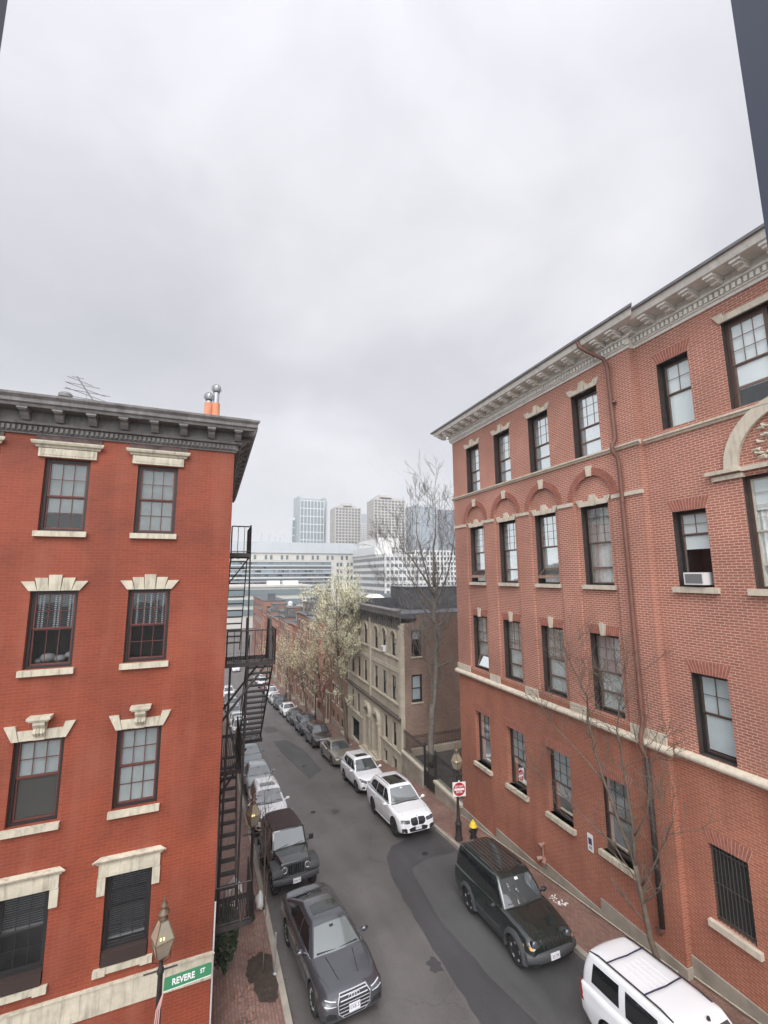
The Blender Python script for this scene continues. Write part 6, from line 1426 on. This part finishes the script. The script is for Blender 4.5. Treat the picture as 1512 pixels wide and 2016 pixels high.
# ================================================================== ROW HOUSES
def row_house(label, brk, wdt, hgt, floors, ncol, dormer=False, bay=False, seed=0, trim=STONE2):
    random.seed(seed)
    t = thing('row_house', label, 'house', (0, 0, 0), 'brick row houses along the hill', world=False)
    T = lambda u, v, d: Vector((d, u, v)); fh = (hgt-1.9)/floors
    holes, wins = [], []
    for f in range(floors):
        for c in range(ncol):
            u = wdt*(c+.5)/ncol; z0 = 1.5+f*fh+.35
            if f == 0 and c == 0: continue
            holes.append(rect(u-.40, u+.40, z0, z0+fh*.58)); wins.append((u-.40, u+.40, z0, z0+fh*.58))
    ud = wdt*.5/ncol; dh = rect(ud-.48, ud+.48, .35, 3.0); holes.append(dh)
    bas = [rect(wdt*(c+.5)/ncol-.40, wdt*(c+.5)/ncol+.40, .25, 1.05) for c in range(1, ncol)]
    q = MB(); q.wall(T, rect(0, wdt, -1.6, hgt), holes+bas, .12, 0, 0, back=1, back_d=.5)
    q.face([(0, 0, -1.6), (11, 0, -1.6), (11, 0, hgt), (0, 0, hgt)]); q.face([(0, wdt, -1.6), (11, wdt, -1.6), (11, wdt, hgt), (0, wdt, hgt)]); q.face([(11, 0, -1.6), (11, wdt, -1.6), (11, wdt, hgt), (11, 0, hgt)])
    build('wall', q, [brk, DARKIN], t)
    for (a_, b_, c_, d_) in wins:
        fr = MB(); gl = MB(); w_ = .05
        for r_ in ((a_, a_+w_, c_, d_), (b_-w_, b_, c_, d_), (a_+w_, b_-w_, d_-w_, d_), (a_+w_, b_-w_, c_, c_+w_), (a_+w_, b_-w_, (c_+d_)/2-.025, (c_+d_)/2+.025)): fr.tbox(T, *r_, .06, .1)
        gl.face([T(a_+w_, c_+w_, .08), T(b_-w_, c_+w_, .08), T(b_-w_, d_-w_, .08), T(a_+w_, d_-w_, .08)])
        f = build('window', fr, BLACKF, t); build('pane', gl, GLASS, f)
        if random.random() < .45:
            s_ = MB(); s_.tbox(T, a_+.03, b_-.03, d_-(d_-c_)*random.choice((.3, .5, .9)), d_-.02, .2, .205); build('roller_shade', s_, SHADE, f)
    tr = MB()
    for (a_, b_, c_, d_) in wins: tr.tbox(T, a_-.08, b_+.08, c_-.10, c_, -.06, .06)
    build('sills', tr, trim, t)
    tr = MB()
    for (a_, b_, c_, d_) in wins: tr.tbox(T, a_-.10, b_+.10, d_, d_+.18, -.025, .02)
    build('lintels', tr, trim, t)
    q = MB(); q.tbox(T, ud-.44, ud+.44, .35, 2.45, .06, .1); d = build('door', q, BROWNF, t)
    q = MB(); q.tbox(T, ud-.44, ud+.44, 2.5, 2.95, .07, .09); build('transom_light', q, CGL, d)
    q = MB(); q.tbox(T, ud-.64, ud-.48, .1, 3.0, -.06, .02); q.tbox(T, ud+.48, ud+.64, .1, 3.0, -.06, .02); q.tbox(T, ud-.70, ud+.70, 3.0, 3.25, -.12, .02); build('door_surround', q, trim, t)
    q = MB(); q.tbox(T, ud-.7, ud+.7, -.6, .32, -.45, .0); build('doorstep', q, GRAN, t)
    q = MB(); q.tbox(T, 0, wdt, -1.6, .20, -.035, .02); build('granite_base', q, GRAN, t)
    q = MB(); profile_run(q, T, .02, wdt-.02, [(-.05, hgt-.30), (.05, hgt-.30), (.08, hgt-.18), (.22, hgt-.12), (.25, hgt+.02), (-.05, hgt+.04)])
    u = .1
    while u < wdt-.1: q.tbox(T, u, u+.09, hgt-.27, hgt-.14, -.13, -.05); u += .22
    build('cornice', q, DKCORN if seed % 2 else brk, t)
    q = MB(); q.box(.05, 10.9, .05, wdt-.05, hgt-.05, hgt+.02); q.box(0, 11, -.14, .14, hgt+.0, hgt+.38); r_ = build('roof', q, ROOFD, t)
    for (x_, y_) in ((2.2, .12), (7.5, .12)):
        q = MB(); q.box(x_-.45, x_+.45, y_-.28, y_+.28, hgt, hgt+1.25); q.box(x_-.5, x_+.5, y_-.33, y_+.33, hgt+1.25, hgt+1.35)
        for k in (-.25, 0, .25): q.lathe([(.09, 0), (.08, .28)], (x_+k, y_, hgt+1.35), 8)
        build('chimney', q, brk, r_)
    if dormer:
        for u in (wdt*.3, wdt*.72):
            q = MB(); q.box(.7, 3.6, u-.65, u+.65, hgt, hgt+1.45); q.box(.55, 3.7, u-.75, u+.75, hgt+1.45, hgt+1.58); dm = build('dormer', q, DKCORN, r_)
            # the dormer's window is its own small mesh under the roof
            q = MB(); q.box(.66, .70, u-.42, u+.42, hgt+.25, hgt+1.3); build('dormer_window', q, CGL, r_)
            bpy.data.objects[dm.name]['label'] = 'dark clad roof dormer'
    if bay:
        q = MB(); u = wdt*.68; q.prism(lambda a_, b_, d_: Vector((-b_, a_, d_)), [(u-1.2, 0), (u-.75, .55), (u+.75, .55), (u+1.2, 0)], 1.6, hgt-.5); by = build('bay_front', q, brk, t)
        for f in range(floors):
            z0 = 1.5+f*fh+.35; q = MB(); q.box(-.57, -.552, u-.55, u-.06, z0, z0+fh*.58); q.box(-.57, -.552, u+.06, u+.55, z0, z0+fh*.58); build('bay_window', q, CGL, by)
            q = MB(); q.box(-.62, -.55, u-.8, u+.8, z0-.1, z0); build('bay_sill', q, trim, by)
    return t
hA = row_house('tan brick row house next to the stone fronted building behind the leafy tree', HB2, 6.4, 10.9, 3, 4, seed=1)
hB = row_house('reddish brick row house, second beyond the stone fronted building', HB1, 6.4, 10.6, 3, 3, dormer=True, bay=True, seed=2)
hC = row_house('brown brick row house with plain front, fourth beyond the stone fronted building', HB3, 6.4, 11.9, 4, 3, dormer=True, seed=3)
hA.location = (XR+.15, 39.35, g(41.5)+.13)
hB.location = (XR+.1, 45.8, g(48)+.13)
lab = {1: 'tan brick row house, third beyond the stone fronted building', 2: '', 3: 'reddish brick row house with bay, fifth beyond the stone fronted building', 4: 'tan brick row house, sixth beyond the stone fronted building', 5: 'brown brick row house, seventh beyond the stone fronted building',
       6: 'reddish brick row house, eighth beyond the stone fronted building', 7: 'tan brick row house, ninth beyond the stone fronted building', 8: 'brown brick row house, tenth beyond the stone fronted building', 9: 'reddish brick row house at the far end of the right row'}
seq = [(1, hA), (2, None), (3, hB), (4, hA), (5, hC), (6, hB), (7, hA), (8, hC), (9, hB)]
for i, src in seq:
    y_ = 45.8+6.45*i
    if src is None: hC.location = (XR+.12, y_, g(y_+2)+.13); continue
    c_ = copy_tree(src); c_.location = (XR+.1+.06*(i % 3), y_, g(y_+2)+.13+(.8 if i > 5 else 0)); c_['label'] = lab[i]
# left side row beyond the corner building
for i, src in enumerate((hC, hA, hB, hC, hA, hB)):
    y_ = 24.8+6.45*(i+1); c_ = copy_tree(src); c_.rotation_euler = (0, 0, pi); c_.location = (XL-.35, y_, g(y_-4)+.13); c_['label'] = ('brown', 'tan', 'reddish')[i % 3]+' brick row house on the left side, '+('first', 'second', 'third', 'fourth', 'fifth', 'sixth')[i]+' behind the red corner building'; c_['group'] = 'row houses on the left side of the street'
# larger far brick blocks
def far_block(name, label, x0, x1, y0, y1, zt, mt, floors, lit=None, wname='window', cap=True):
    t = thing(name, label, 'building', ((x0+x1)/2, (y0+y1)/2, g(y0))); zb = g(y1)-1
    q = MB(); q.box(x0, x1, y0, y1, zb, zt); build('wall', q, mt, t); q = MB(); q.box(x0-.1, x1+.1, y0-.1, y1+.1, zt, zt+.25); q.box(x0+1.5, x0+3.2, y0+2, y0+4, zt+.25, zt+1.8); build('roof', q, ROOFD, t)
    fh = 3.2; nfl = int((zt-zb-2)/fh); cnt = 0
    for f in range(nfl):
        z = zt-1.2-fh*f
        for face, a, b in (('x', y0, y1), ('y', x0, x1)):
            n = max(1, int((b-a)/2.6))
            for k in range(n):
                u = a+(b-a)*(k+.5)/n
                if cnt >= 95: continue
                cnt += 1; q = MB()
                if face == 'x': q.box(x0-.05, x0-.01, u-.45, u+.45, z-1.6, z)
                else: q.box(u-.45, u+.45, y0-.05, y0-.01, z-1.6, z)
                build(wname, q, CGL, t)
    return t
b1 = far_block('brick_block', 'tall plain red brick block beyond the right row with faint painted words', 12.1, 17.5, 111, 138, -6.4, HB1, 4)
build('painted_words', text_mb('STORAGE' if False else 'BOSTON', 1.0, lambda a_, b_, c_: (15.2+a_, 110.93-c_, -9.6+b_), .01), GREYST2, b1)
far_block('brick_block', 'lower brown brick block left of the painted red brick block', 19, 27, 120, 132, -9.8, HB3, 3)
far_block('brick_block', 'orange brown rooftop block right of the small far roofs', 15.2, 19.5, 70, 77, -4.9, HB2, 2)
far_block('brick_block', 'flat roofed red brick block behind the right row near the leafy tree', 23.5, 33, 78, 90, -6.2, HB1, 2)
far_block('brick_block', 'pale tan block behind the stone fronted building seen through the bare tree', 25, 40, 60, 72, -3.6, HB2, 2)
# rooftop clutter far away
for i, (x_, y_, z_, label) in enumerate(((17.5, 104, -7.6, 'small white roof water tank beside the painted brick block'), (22.5, 112, -7.8, 'small pale roof tank farther right among the brick roofs'))):
    q = MB(); q.lathe([(.5, 0), (.55, .1), (.55, 1.2), (.2, 1.5), (0, 1.52)], (x_, y_, z_), 12); o = build('roof_tank', q, WHITEM, smooth=True, angle=40); tag(o, label, 'tank')

# ================================================================== FAR CITY
GT = mat('teal_glazing', (.15, .195, .205), .15, spec=.9); GTD = mat('dark_office_glazing', (.10, .12, .13), .15, spec=.8); GTB = mat('blue_glazing', (.22, .27, .31), .15, spec=.9)
CON = mat('pale_concrete', (.50, .49, .45), .8, var=.08, vscale=.2); CONW = mat('white_precast', (.60, .60, .585), .75, var=.05, vscale=.2); TWG = mat('dark_tower_window', (.05, .055, .06), .3); METP = mat('pale_grey_metal_panel', (.44, .47, .49), .5, var=.05, vscale=.1); CONB = mat('tan_concrete', (.47, .45, .41), .8, var=.1, vscale=.1)
WHG = mat('white_tower_grid', (.70, .73, .73), .6)
# hospital-like glass block
hb = thing('glass_office_block', 'long pale office block with teal glass bands and blank grey top storey across the view', 'office building', (40, 235, -23))
def TG(u, v, d): return Vector((u, 232+d, v))
q = MB(); q.box(-70, 61, 233, 270, -23, 7.5); q.box(61, 78, 232.2, 270, -23, 11.6); q.box(-70, 61, 232.2, 270, 7.5, 11.6); build('wall', q, CON, hb)
q = MB(); q.box(-72, 80, 231.5, 272, 11.6, 17.3)
for x_ in range(-70, 80, 9): q.box(x_-.15, x_+.15, 231.35, 231.5, 11.7, 17.2)
build('plant_storey', q, METP, hb)
for f in range(12):
    z_ = 7.2-2.1*f; q = MB(); q.box(-70, 61, 232.4, 232.98, z_-1.95, z_-.1); build('glass_band', q, (GT, GTD, GTB)[f % 3], hb)
    q = MB(); q.box(-70, 61.2, 231.3 if f % 2 else 231.9, 232.35, z_-.28-.3*(f % 3 == 1), z_+.12); build('floor_edge', q, METP if f % 2 else CONW, hb)
random.seed(2); q = MB()
for f in range(12):
    z_ = 7.2-2.1*f
    for k in range(60):
        if random.random() < .45: x_ = -12+1.2*k; q.box(x_, x_+random.choice((.8, .9, 2.0)), 232.37, 232.39, z_-1.6, z_-.5)
build('dark_panes', q, GTD, hb)['kind'] = 'stuff'
q = MB()
for k in range(50):
    x_ = -60+2.75*k
    if k % 3: q.box(x_, x_+1.2, 232.05, 232.19, 8.2, 10.4)
for f in range(5):
    for x_ in (64, 66, 70, 72): q.box(x_, x_+1.3, 232.05, 232.19, 8.2-3.7*f-3.6, 8.2-3.7*f-1.6)
build('upper_windows', q, GTD, hb)['kind'] = 'stuff'
for i, x_ in enumerate((24, 28, 31.5, 34)): q = MB(); q.tube([(x_, 240, 17.3), (x_, 240, 22.5-.6*i)], .25, 6); build('flue', q, METP, hb)
# low podium in front
pd_ = thing('podium_building', 'low grey flat roofed podium with white roof boxes in front of the glass office block', 'office building', (30, 205, -23))
q = MB(); q.box(-30, 42, 196, 226, -23, -5.2); q.box(-30, 42.5, 195.4, 226, -5.2, -4.4); build('wall', q, CON, pd_)
for f in range(3): q = MB(); q.box(-29, 41.5, 195.6, 195.95, -8.6-4.2*f, -6.2-4.2*f); build('glass_band', q, GT, pd_)
for a_, b_ in ((24, 29.5), (31, 38)):
    q = MB(); q.box(a_, b_, 205, 210, -4.4, -2.6)
    for k in range(6): q.box(a_+(b_-a_)*k/6, a_+(b_-a_)*k/6+.2, 204.9, 205, -4.3, -2.7)
    build('roof_box', q, WHITEM, pd_)
# white stepped office with ribbon windows
wo = thing('white_office_block', 'white stepped office block with rows of dark square windows behind the bare tree', 'office building', (85, 200, -23))
q = MB(); q.box(74, 96, 185, 240, -23, 9.6); build('wall', q, CONW, wo)
q = MB(); q.box(73.2, 82, 196, 236, 9.6, 13.6); q.box(76, 88, 200, 230, 13.6, 18.0); build('stepped_top', q, CONW, wo)
q = MB()
for k in range(24): q.box(73.0, 73.2, 196+1.7*k, 196.25+1.7*k, 9.7, 13.5)
build('top_fins', q, METP, wo)
cnt = 0
for f in range(9):
    z_ = 8.0-3.1*f
    if z_ < -14: break
    for k in range(10):
        x_ = 74.8+2.1*k; q = MB(); q.box(x_, x_+1.45, 184.9, 184.98, z_-1.6, z_); build('window', q, GTD, wo)
q = MB()
for f in range(8):
    z_ = 8.0-3.1*f
    for k in range(26): y_ = 186+2.05*k; q.box(73.9, 73.98, y_, y_+1.5, z_-1.6, z_)
build('flank_windows', q, GTD, wo)['kind'] = 'stuff'
w2_ = thing('white_grid_building', 'white gridded building right of the stepped office block, seen behind branches', 'office building', (108, 203, -23))
q = MB(); q.box(97, 128, 200, 225, -23, 12.2); build('glazing', q, GTD, w2_)
for k in range(16): 
    q = MB(); x_ = 97+2.0*k; q.box(x_-.38, x_+.38, 199.4, 199.98, -23, 12.4); build('pier', q, CONW, w2_)
for f in range(11):
    q = MB(); z_ = 12.3-2.6*f; q.box(96.6, 128.4, 199.3, 199.38, z_-.9, z_); q.box(96.5, 96.95, 199.5, 225, z_-.9, z_); build('floor_band', q, CONW, w2_)
def tower(name, label, r0, r1, zt_r, Y, depth, fh, bw, gmat, wmat, top=None, side=True, slab=.3, pier=.25, ledge=0):
    x0, x1, zt = r0*Y, r1*Y, zt_r*Y; zb = -26
    t = thing(name, label, 'tower', ((x0+x1)/2, Y, zb))
    q = MB(); q.box(x0+.3, x1-.3, Y+.3, Y+depth, zb, zt-.5); build('glazing', q, gmat, t)
    q = MB(); n = int((x1-x0)/bw); zlow = .055*Y
    for k in range(n+1): x_ = x0+(x1-x0)*k/n; q.box(x_-bw*pier/2, x_+bw*pier/2, Y-.25, Y+.28, zb, zt)
    nd_ = int(depth/bw)
    for k in range(nd_+1):
        y_ = Y+depth*k/nd_
        q.box(x0-.25, x0+.28, y_-bw*pier/2, y_+bw*pier/2, zb, zt)
    build('piers', q, wmat, t)
    cnt = 0; z_ = zt-.2
    while z_ > zlow and cnt < 60:
        q = MB(); q.box(x0-ledge, x1+ledge, Y-.12-ledge, Y+.29, z_-fh*slab, z_); q.box(x0-.12, x0+.29, Y+.29, Y+depth, z_-fh*slab, z_); build('floor_band', q, wmat, t); z_ -= fh; cnt += 1
    if top:
        q = MB()
        for (a_, b_, h_) in top: q.box(x0+(x1-x0)*a_, x0+(x1-x0)*b_, Y+3, Y+depth-3, zt-.5, zt+h_)
        build('crown_block', q, wmat, t)
    return t
tower('glass_tower', 'teal glass tower with white grid facade, leftmost of the tall ones', .187, .243, .176, 640, 22, 12.0, 5.0, GT, WHG, slab=.08, pier=.16)
q = MB(); q.box(.180*640, .186*640, 641, 668, -26, .184*640); q.box(.180*640, .252*640, 668, 676, -26, .187*640); q.box(.244*640, .252*640, 650, 668, -26, .186*640)
o = bpy.data.objects['glass_tower']; build('glass_shoulder', q, mat('tower_shoulder', (.26, .31, .32), .3), o)
q = MB()
for k in range(22): q.box(.252*640, .252*640+4, 652, 662, 34+3.8*k, 34.5+3.8*k)
build('balconies', q, WHG, o)
tower('glass_tower', 'short white gridded glass tower left of the teal glass tower', .1685, .182, .128, 660, 18, 12.0, 3.2, GT, WHG, slab=.08, pier=.2, top=[(.2, .7, 3)])
tower('concrete_tower', 'brown grey apartment tower with balcony rows, left one of the matching pair', .272, .336, .164, 600, 30, 4.4, 4.8, TWG, CONB, slab=.34, pier=.32, top=[(.32, .68, 6.5), (.15, .85, 2.5)])
tower('concrete_tower', 'taller brown grey apartment tower with balcony rows, right one of the matching pair', .372, .456, .190, 560, 30, 4.2, 4.8, TWG, CONB, slab=.34, pier=.32, top=[(.2, .6, 7.0), (.08, .92, 3)])
tower('office_tower', 'distant grey tower with white lower front between the two brown towers', .338, .372, .150, 720, 20, 3.4, 3.0, GTB, METP, slab=.5, pier=.3)
tower('office_tower', 'small white gridded tower front just below the grey tower top', .341, .372, .124, 700, 12, 3.4, 2.8, GTD, CONW, slab=.4, pier=.4)
tower('glass_tower', 'pale blue glass tower behind the bare tree', .480, .552, .178, 620, 30, 3.6, 6.0, GTB, METP, slab=.16, pier=.06, top=[(.25, .95, 3)])
tower('glass_tower', 'dark slate glass tower at the right end of the skyline beside the brick building', .566, .64, .172, 670, 30, 3.6, 3.4, GTD, mat('slate_panel', (.20, .23, .27), .5), slab=.35, pier=.2)

# ================================================================== TREES
def grow(mb, p, d, ln, r, lev, rnd, nseg=4, droop=0.0, upb=.25, spread=.7, tips=None, kid=(2, 4), minr=.004, wob=.16):
    pts = [p.copy()]; rad = [r]; cur = p.copy(); dd = d.normalized()
    for i in range(nseg):
        dd = (dd+Vector((rnd.gauss(0, wob), rnd.gauss(0, wob), rnd.gauss(0, wob)+upb*.25-droop*.2))).normalized(); cur = cur+dd*ln/nseg; pts.append(cur.copy()); rad.append(max(minr, r*(1-.62*(i+1)/nseg)))
    mb.tube(pts, rad, 7 if r > .05 else (5 if r > .015 else 3), cap=False)
    if tips is not None and lev <= 1: tips += [pts[i]+Vector((rnd.gauss(0, .05),)*3) for i in range(1, nseg+1)]
    if lev <= 0: return
    n = rnd.randint(*kid)
    for k in range(n):
        t = rnd.uniform(.35, 1) if k else 1.0; i = min(nseg-1, int(t*nseg)); q_ = pts[i].lerp(pts[i+1], t*nseg-i) if i < nseg else pts[-1]
        ax = Vector((rnd.gauss(0, 1), rnd.gauss(0, 1), rnd.gauss(0, 1))).normalized(); nd_ = (dd+ax*spread+Vector((0, 0, upb))).normalized()
        grow(mb, q_, nd_, ln*rnd.uniform(.55, .82), max(minr, r*rnd.uniform(.42, .6)), lev-1, rnd, nseg, droop, upb, spread, tips, kid, minr, wob)
def limb_tree(name, label, limbs, barkm, seed, lev=3, twig=.9, group=None, leafm=None, leaf=0, per=5, spread=.7, kid=(2, 4), upb=.2, side=3, minr=.004, rs=.42, cat='tree'):
    """limbs: list of (points, r0, r1); twigs grow from them"""
    rnd = random.Random(seed); base = limbs[0][0][0]; t = thing(name, label, cat, base, group); mb = MB(); tw = MB(); tips = []
    for pts, r0, r1 in limbs:
        P_ = [Vector(p) for p in pts]; fine = []
        for a_, b_ in zip(P_, P_[1:]):
            for k in range(3): fine.append(a_.lerp(b_, k/3)+Vector((rnd.gauss(0, r0*.25), rnd.gauss(0, r0*.25), 0))*(1 if fine else 0))
        fine.append(P_[-1]); K = len(fine); mb.tube(fine, [r0+(r1-r0)*i/(K-1) for i in range(K)], 9)
        for i in range(K//3, K):
            r = (r0+(r1-r0)*i/(K-1))
            for k in range(side if i > K//2 else max(1, side-1)):
                d = fine[min(i+1, K-1)]-fine[i-1]; ax = Vector((rnd.gauss(0, 1), rnd.gauss(0, 1), rnd.gauss(0, .6))).normalized()
                grow(tw, fine[i], d.normalized()*.6+ax*spread+Vector((0, 0, upb)), twig*rnd.uniform(.6, 1.25), max(minr, r*rs), lev, rnd, 4, 0, upb, spread, tips, kid, minr)
    build('trunk', mb, barkm, t, smooth=True)
    build('branches' if not leafm else 'branches', tw, barkm, t, smooth=True)
    if leafm:
        lf = MB()
        for p in tips:
            for k in range(per):
                c_ = p+Vector((rnd.gauss(0, .12), rnd.gauss(0, .12), rnd.gauss(0, .10))); a_ = Vector((rnd.gauss(0, 1), rnd.gauss(0, 1), rnd.gauss(0, 1))).normalized(); b_ = a_.orthogonal().normalized(); s_ = leaf*rnd.uniform(.6, 1.4)
                lf.face([c_-a_*s_, c_+b_*s_*.55, c_+a_*s_, c_-b_*s_*.55])
        build('crown', lf, leafm, t)
    return t
# near bare street tree at the right wall
limb_tree('bare_street_tree', 'leafless young tree on the right pavement, its twigs in front of the brick wall', [
    ([(11.45, 9.35, -10.45), (11.42, 9.55, -9.4), (11.4, 9.78, -8.1)], .085, .06),
    ([(11.4, 9.78, -8.1), (11.35, 10.2, -7.1), (11.35, 10.56, -6.28), (11.4, 10.9, -5.45), (11.4, 11.08, -4.6), (11.4, 11.1, -3.98), (11.3, 11.35, -3.3), (11.2, 11.7, -2.7)], .055, .012),
    ([(11.4, 9.78, -8.1), (11.4, 9.75, -7.0), (11.35, 9.85, -5.6), (11.3, 9.95, -4.6), (11.3, 9.7, -3.5), (11.35, 9.5, -2.8)], .045, .010),
    ([(11.4, 9.6, -8.5), (11.35, 9.1, -7.6), (11.3, 8.7, -6.9), (11.2, 8.3, -6.0)], .03, .008),
    ([(11.35, 10.56, -6.28), (11.2, 11.3, -5.7), (11.1, 12.2, -5.2), (11.1, 12.9, -4.6)], .028, .007),
    ([(11.38, 9.9, -7.9), (11.2, 10.8, -7.7), (11.1, 11.9, -7.3), (11.0, 12.7, -7.0)], .026, .007),
    ([(11.38, 9.7, -7.3), (11.2, 9.1, -6.4), (11.2, 8.9, -5.2), (11.1, 8.4, -4.4)], .024, .006)], BARK, 11, lev=2, twig=.78, kid=(2, 4), side=2, minr=.0055, rs=.45, spread=.75)
# tall bare tree in the courtyard
limb_tree('bare_courtyard_tree', 'tall leafless tree rising from the courtyard against the white office block', [
    ([(12.75, 24.6, -11.3), (12.8, 24.6, -9.0), (13.15, 24.6, -6.6), (13.2, 24.5, -4.2), (13.1, 24.5, -2.4), (13.2, 24.5, -.8)], .19, .12),
    ([(13.2, 24.5, -.8), (13.15, 24.5, 1.0), (13.3, 24.4, 3.0), (13.25, 24.3, 5.0)], .10, .012),
    ([(13.15, 24.5, -1.4), (12.4, 24.3, -.2), (11.4, 24.2, 1.1), (10.6, 24.2, 1.7)], .085, .014),
    ([(13.15, 24.5, -1.9), (13.9, 24.3, -.4), (14.4, 24.3, 1.2), (14.7, 24.2, 3.2)], .08, .014),
    ([(12.9, 24.5, -.9), (12.5, 24.7, 1.0), (12.1, 24.7, 2.6), (12.1, 24.6, 4.2)], .07, .012),
    ([(12.9, 24.6, -8.2), (12.7, 24.2, -6.4), (12.1, 24.0, -4.6), (11.3, 23.8, -3.0)], .06, .012),
    ([(13.2, 24.5, -3.2), (12.3, 24.2, -2.2), (11.3, 24.0, -1.2), (10.2, 23.8, -.6)], .06, .01),
    ([(13.2, 24.5, -3.4), (13.9, 24.0, -2.6), (14.5, 23.8, -1.4)], .045, .01),
    ([(13.1, 24.5, -5.6), (12.4, 24.2, -5.3), (11.8, 24.0, -4.6)], .03, .008),
    ([(13.1, 24.5, -2.0), (12.0, 24.3, -.9), (10.8, 24.1, .2), (9.6, 24.0, 1.0)], .055, .01), ([(13.1, 24.5, -2.6), (12.2, 24.9, -1.2), (11.5, 25.0, .4), (11.0, 25, 2.2)], .05, .01), ([(13.2, 24.5, -1.4), (14.0, 24.9, .2), (14.1, 25, 1.8), (13.9, 25.1, 3.6)], .05, .01)], BARKG, 21, lev=3, twig=1.1, kid=(2, 3), side=2, minr=.0085, upb=.22, spread=.62, rs=.36)
# leafy pale tree and its neighbours on the right pavement
def street_tree(x, y, h, lean, seed, label, leafm, leaf, per, tw, cr=1.0, lev=3):
    z = g(y)+.13; r = .16*h/14; rnd = random.Random(seed+50); limbs = [([(x, y, z-.1), (x+lean*.15, y, z+h*.18), (x+lean*.45, y, z+h*.36), (x+lean*.55, y, z+h*.50)], r, r*.7)]
    top = Vector((x+lean*.55, y, z+h*.50)); limbs.append(([top, top+Vector((lean*.1, 0, h*.18)), top+Vector((lean*.1, .2, h*.40))], r*.6, .02))
    for k in range(9 if h < 12 else 0):
        a_ = k*2.4+rnd.uniform(-.4, .4); f = .28+.26*k/8; p = Vector((x+lean*.5, y, z+h*f)); L2 = h*.26*cr*rnd.uniform(.8, 1.15)*(1.15-.4*(k/8))
        limbs.append(([p, p+Vector((cos(a_)*L2*.5, sin(a_)*L2*.5, L2*.35)), p+Vector((cos(a_)*L2, sin(a_)*L2, L2*.95))], r*.36, .012))
    if h > 12:
        for k in range(22):
            a_ = k*2.4+rnd.uniform(-.4, .4); f = .40+.36*k/21; p = Vector((x+lean*.5, y, z+h*f)); L2 = 2.15*rnd.uniform(.75, 1.1)*(.75+.45*sin(pi*min(1, k/17)))
            limbs.append(([p, p+Vector((cos(a_)*L2*.45, sin(a_)*L2*.45, L2*.45)), p+Vector((cos(a_)*L2*.85, sin(a_)*L2*.85, L2*1.1))], r*.26, .012))
    return limb_tree('leafing_street_tree', label, limbs, BARK, seed, lev=lev, twig=tw, group='trees coming into leaf along the right pavement', leafm=leafm, leaf=leaf, per=per, spread=.6, kid=(2, 3), side=2, minr=.008, upb=.25, rs=.34)
street_tree(11.2, 36.6, 14.3, -1.6, 31, 'tallest pale green leafing tree beside the stone fronted building', LEAFY, .034, 2, .80, 1.0)
street_tree(11.1, 44.0, 9.5, -1.2, 32, 'mid height tan budding tree beyond the tallest leafing one', LEAFT, .055, 1, .95, 1.25, 2)
street_tree(11.1, 52.5, 10.0, -1.4, 33, 'tan budding tree third along the right pavement', LEAFT, .062, 1, 1.0, 1.2, 2)
street_tree(11.1, 64.0, 10.0, -1.0, 34, 'farthest tan budding tree in front of the row houses', LEAFT, .075, 1, 1.1, 1.1, 2)
# thin tree on the left pavement
limb_tree('bare_street_tree', 'thin leafless sapling on the left pavement beside the white sack', [
    ([(2.22, 17.0, g(17)+.1), (2.2, 17.0, -10.2), (2.18, 16.9, -8.8)], .035, .02), ([(2.18, 16.9, -8.8), (2.1, 16.8, -7.6)], .018, .006), ([(2.2, 17, -9.9), (2.35, 16.8, -8.7)], .018, .006), ([(2.2, 17, -9.6), (1.95, 16.9, -8.4)], .016, .006)], BARK, 41, lev=2, twig=.5, kid=(2, 3), side=2, minr=.004)
q = MB(); q.tube([(2.05, 14.6, g(14.6)+.1), (2.04, 14.6, g(14.6)+2.3)], .012, 6)
st_ = limb_tree('bare_street_tree', 'very slender leafless sapling growing in the dark tree pit', [([(1.86, 14.1, g(14.1)+.1), (1.9, 14.2, -9.9), (1.93, 14.3, -8.9)], .022, .008)], BARK, 43, lev=1, twig=.35, kid=(1, 2), side=1, minr=.004)

# ================================================================== THE WINDOW THE PICTURE IS TAKEN FROM
wfm = mat('blue_grey_frame_paint', (.045, .055, .085), .5)
vf = thing('open_window_frame', 'dark blue grey window frame close to the viewer at the upper right edge', 'window frame', (.3, .3, -.9))
q = MB(); q.box(.695, 1.1, .22, .30, -.9, 1.5); build('right_jamb', q, wfm, vf)
q = MB(); q.box(-.4, -.1405, .22, .30, -.9, 1.5); build('left_jamb', q, wfm, vf)
q = MB(); q.box(-.1405, .695, .22, .30, 1.4, 1.5); build('head', q, wfm, vf)
q = MB(); q.box(-.4, 1.1, .20, .30, -.98, -.9); build('sill', q, wfm, vf)

# haze in the air
hz_ = MB(); hz_.box(-1000, 1600, -70, 3000, -33, 150)
hm = bpy.data.materials.new('misty_air'); hm.use_nodes = True; t_ = hm.node_tree; t_.nodes.remove(t_.nodes['Principled BSDF'])
pv = t_.nodes.new('ShaderNodeVolumePrincipled'); pv.inputs['Color'].default_value = (.95, .97, 1, 1); pv.inputs['Density'].default_value = .0005
t_.links.new(pv.outputs[0], t_.nodes['Material Output'].inputs['Volume'])
build('haze', hz_, hm, kind='stuff')
for o in bpy.data.objects:
    for k_ in ('_w', '_off'):
        if k_ in o: del o[k_]
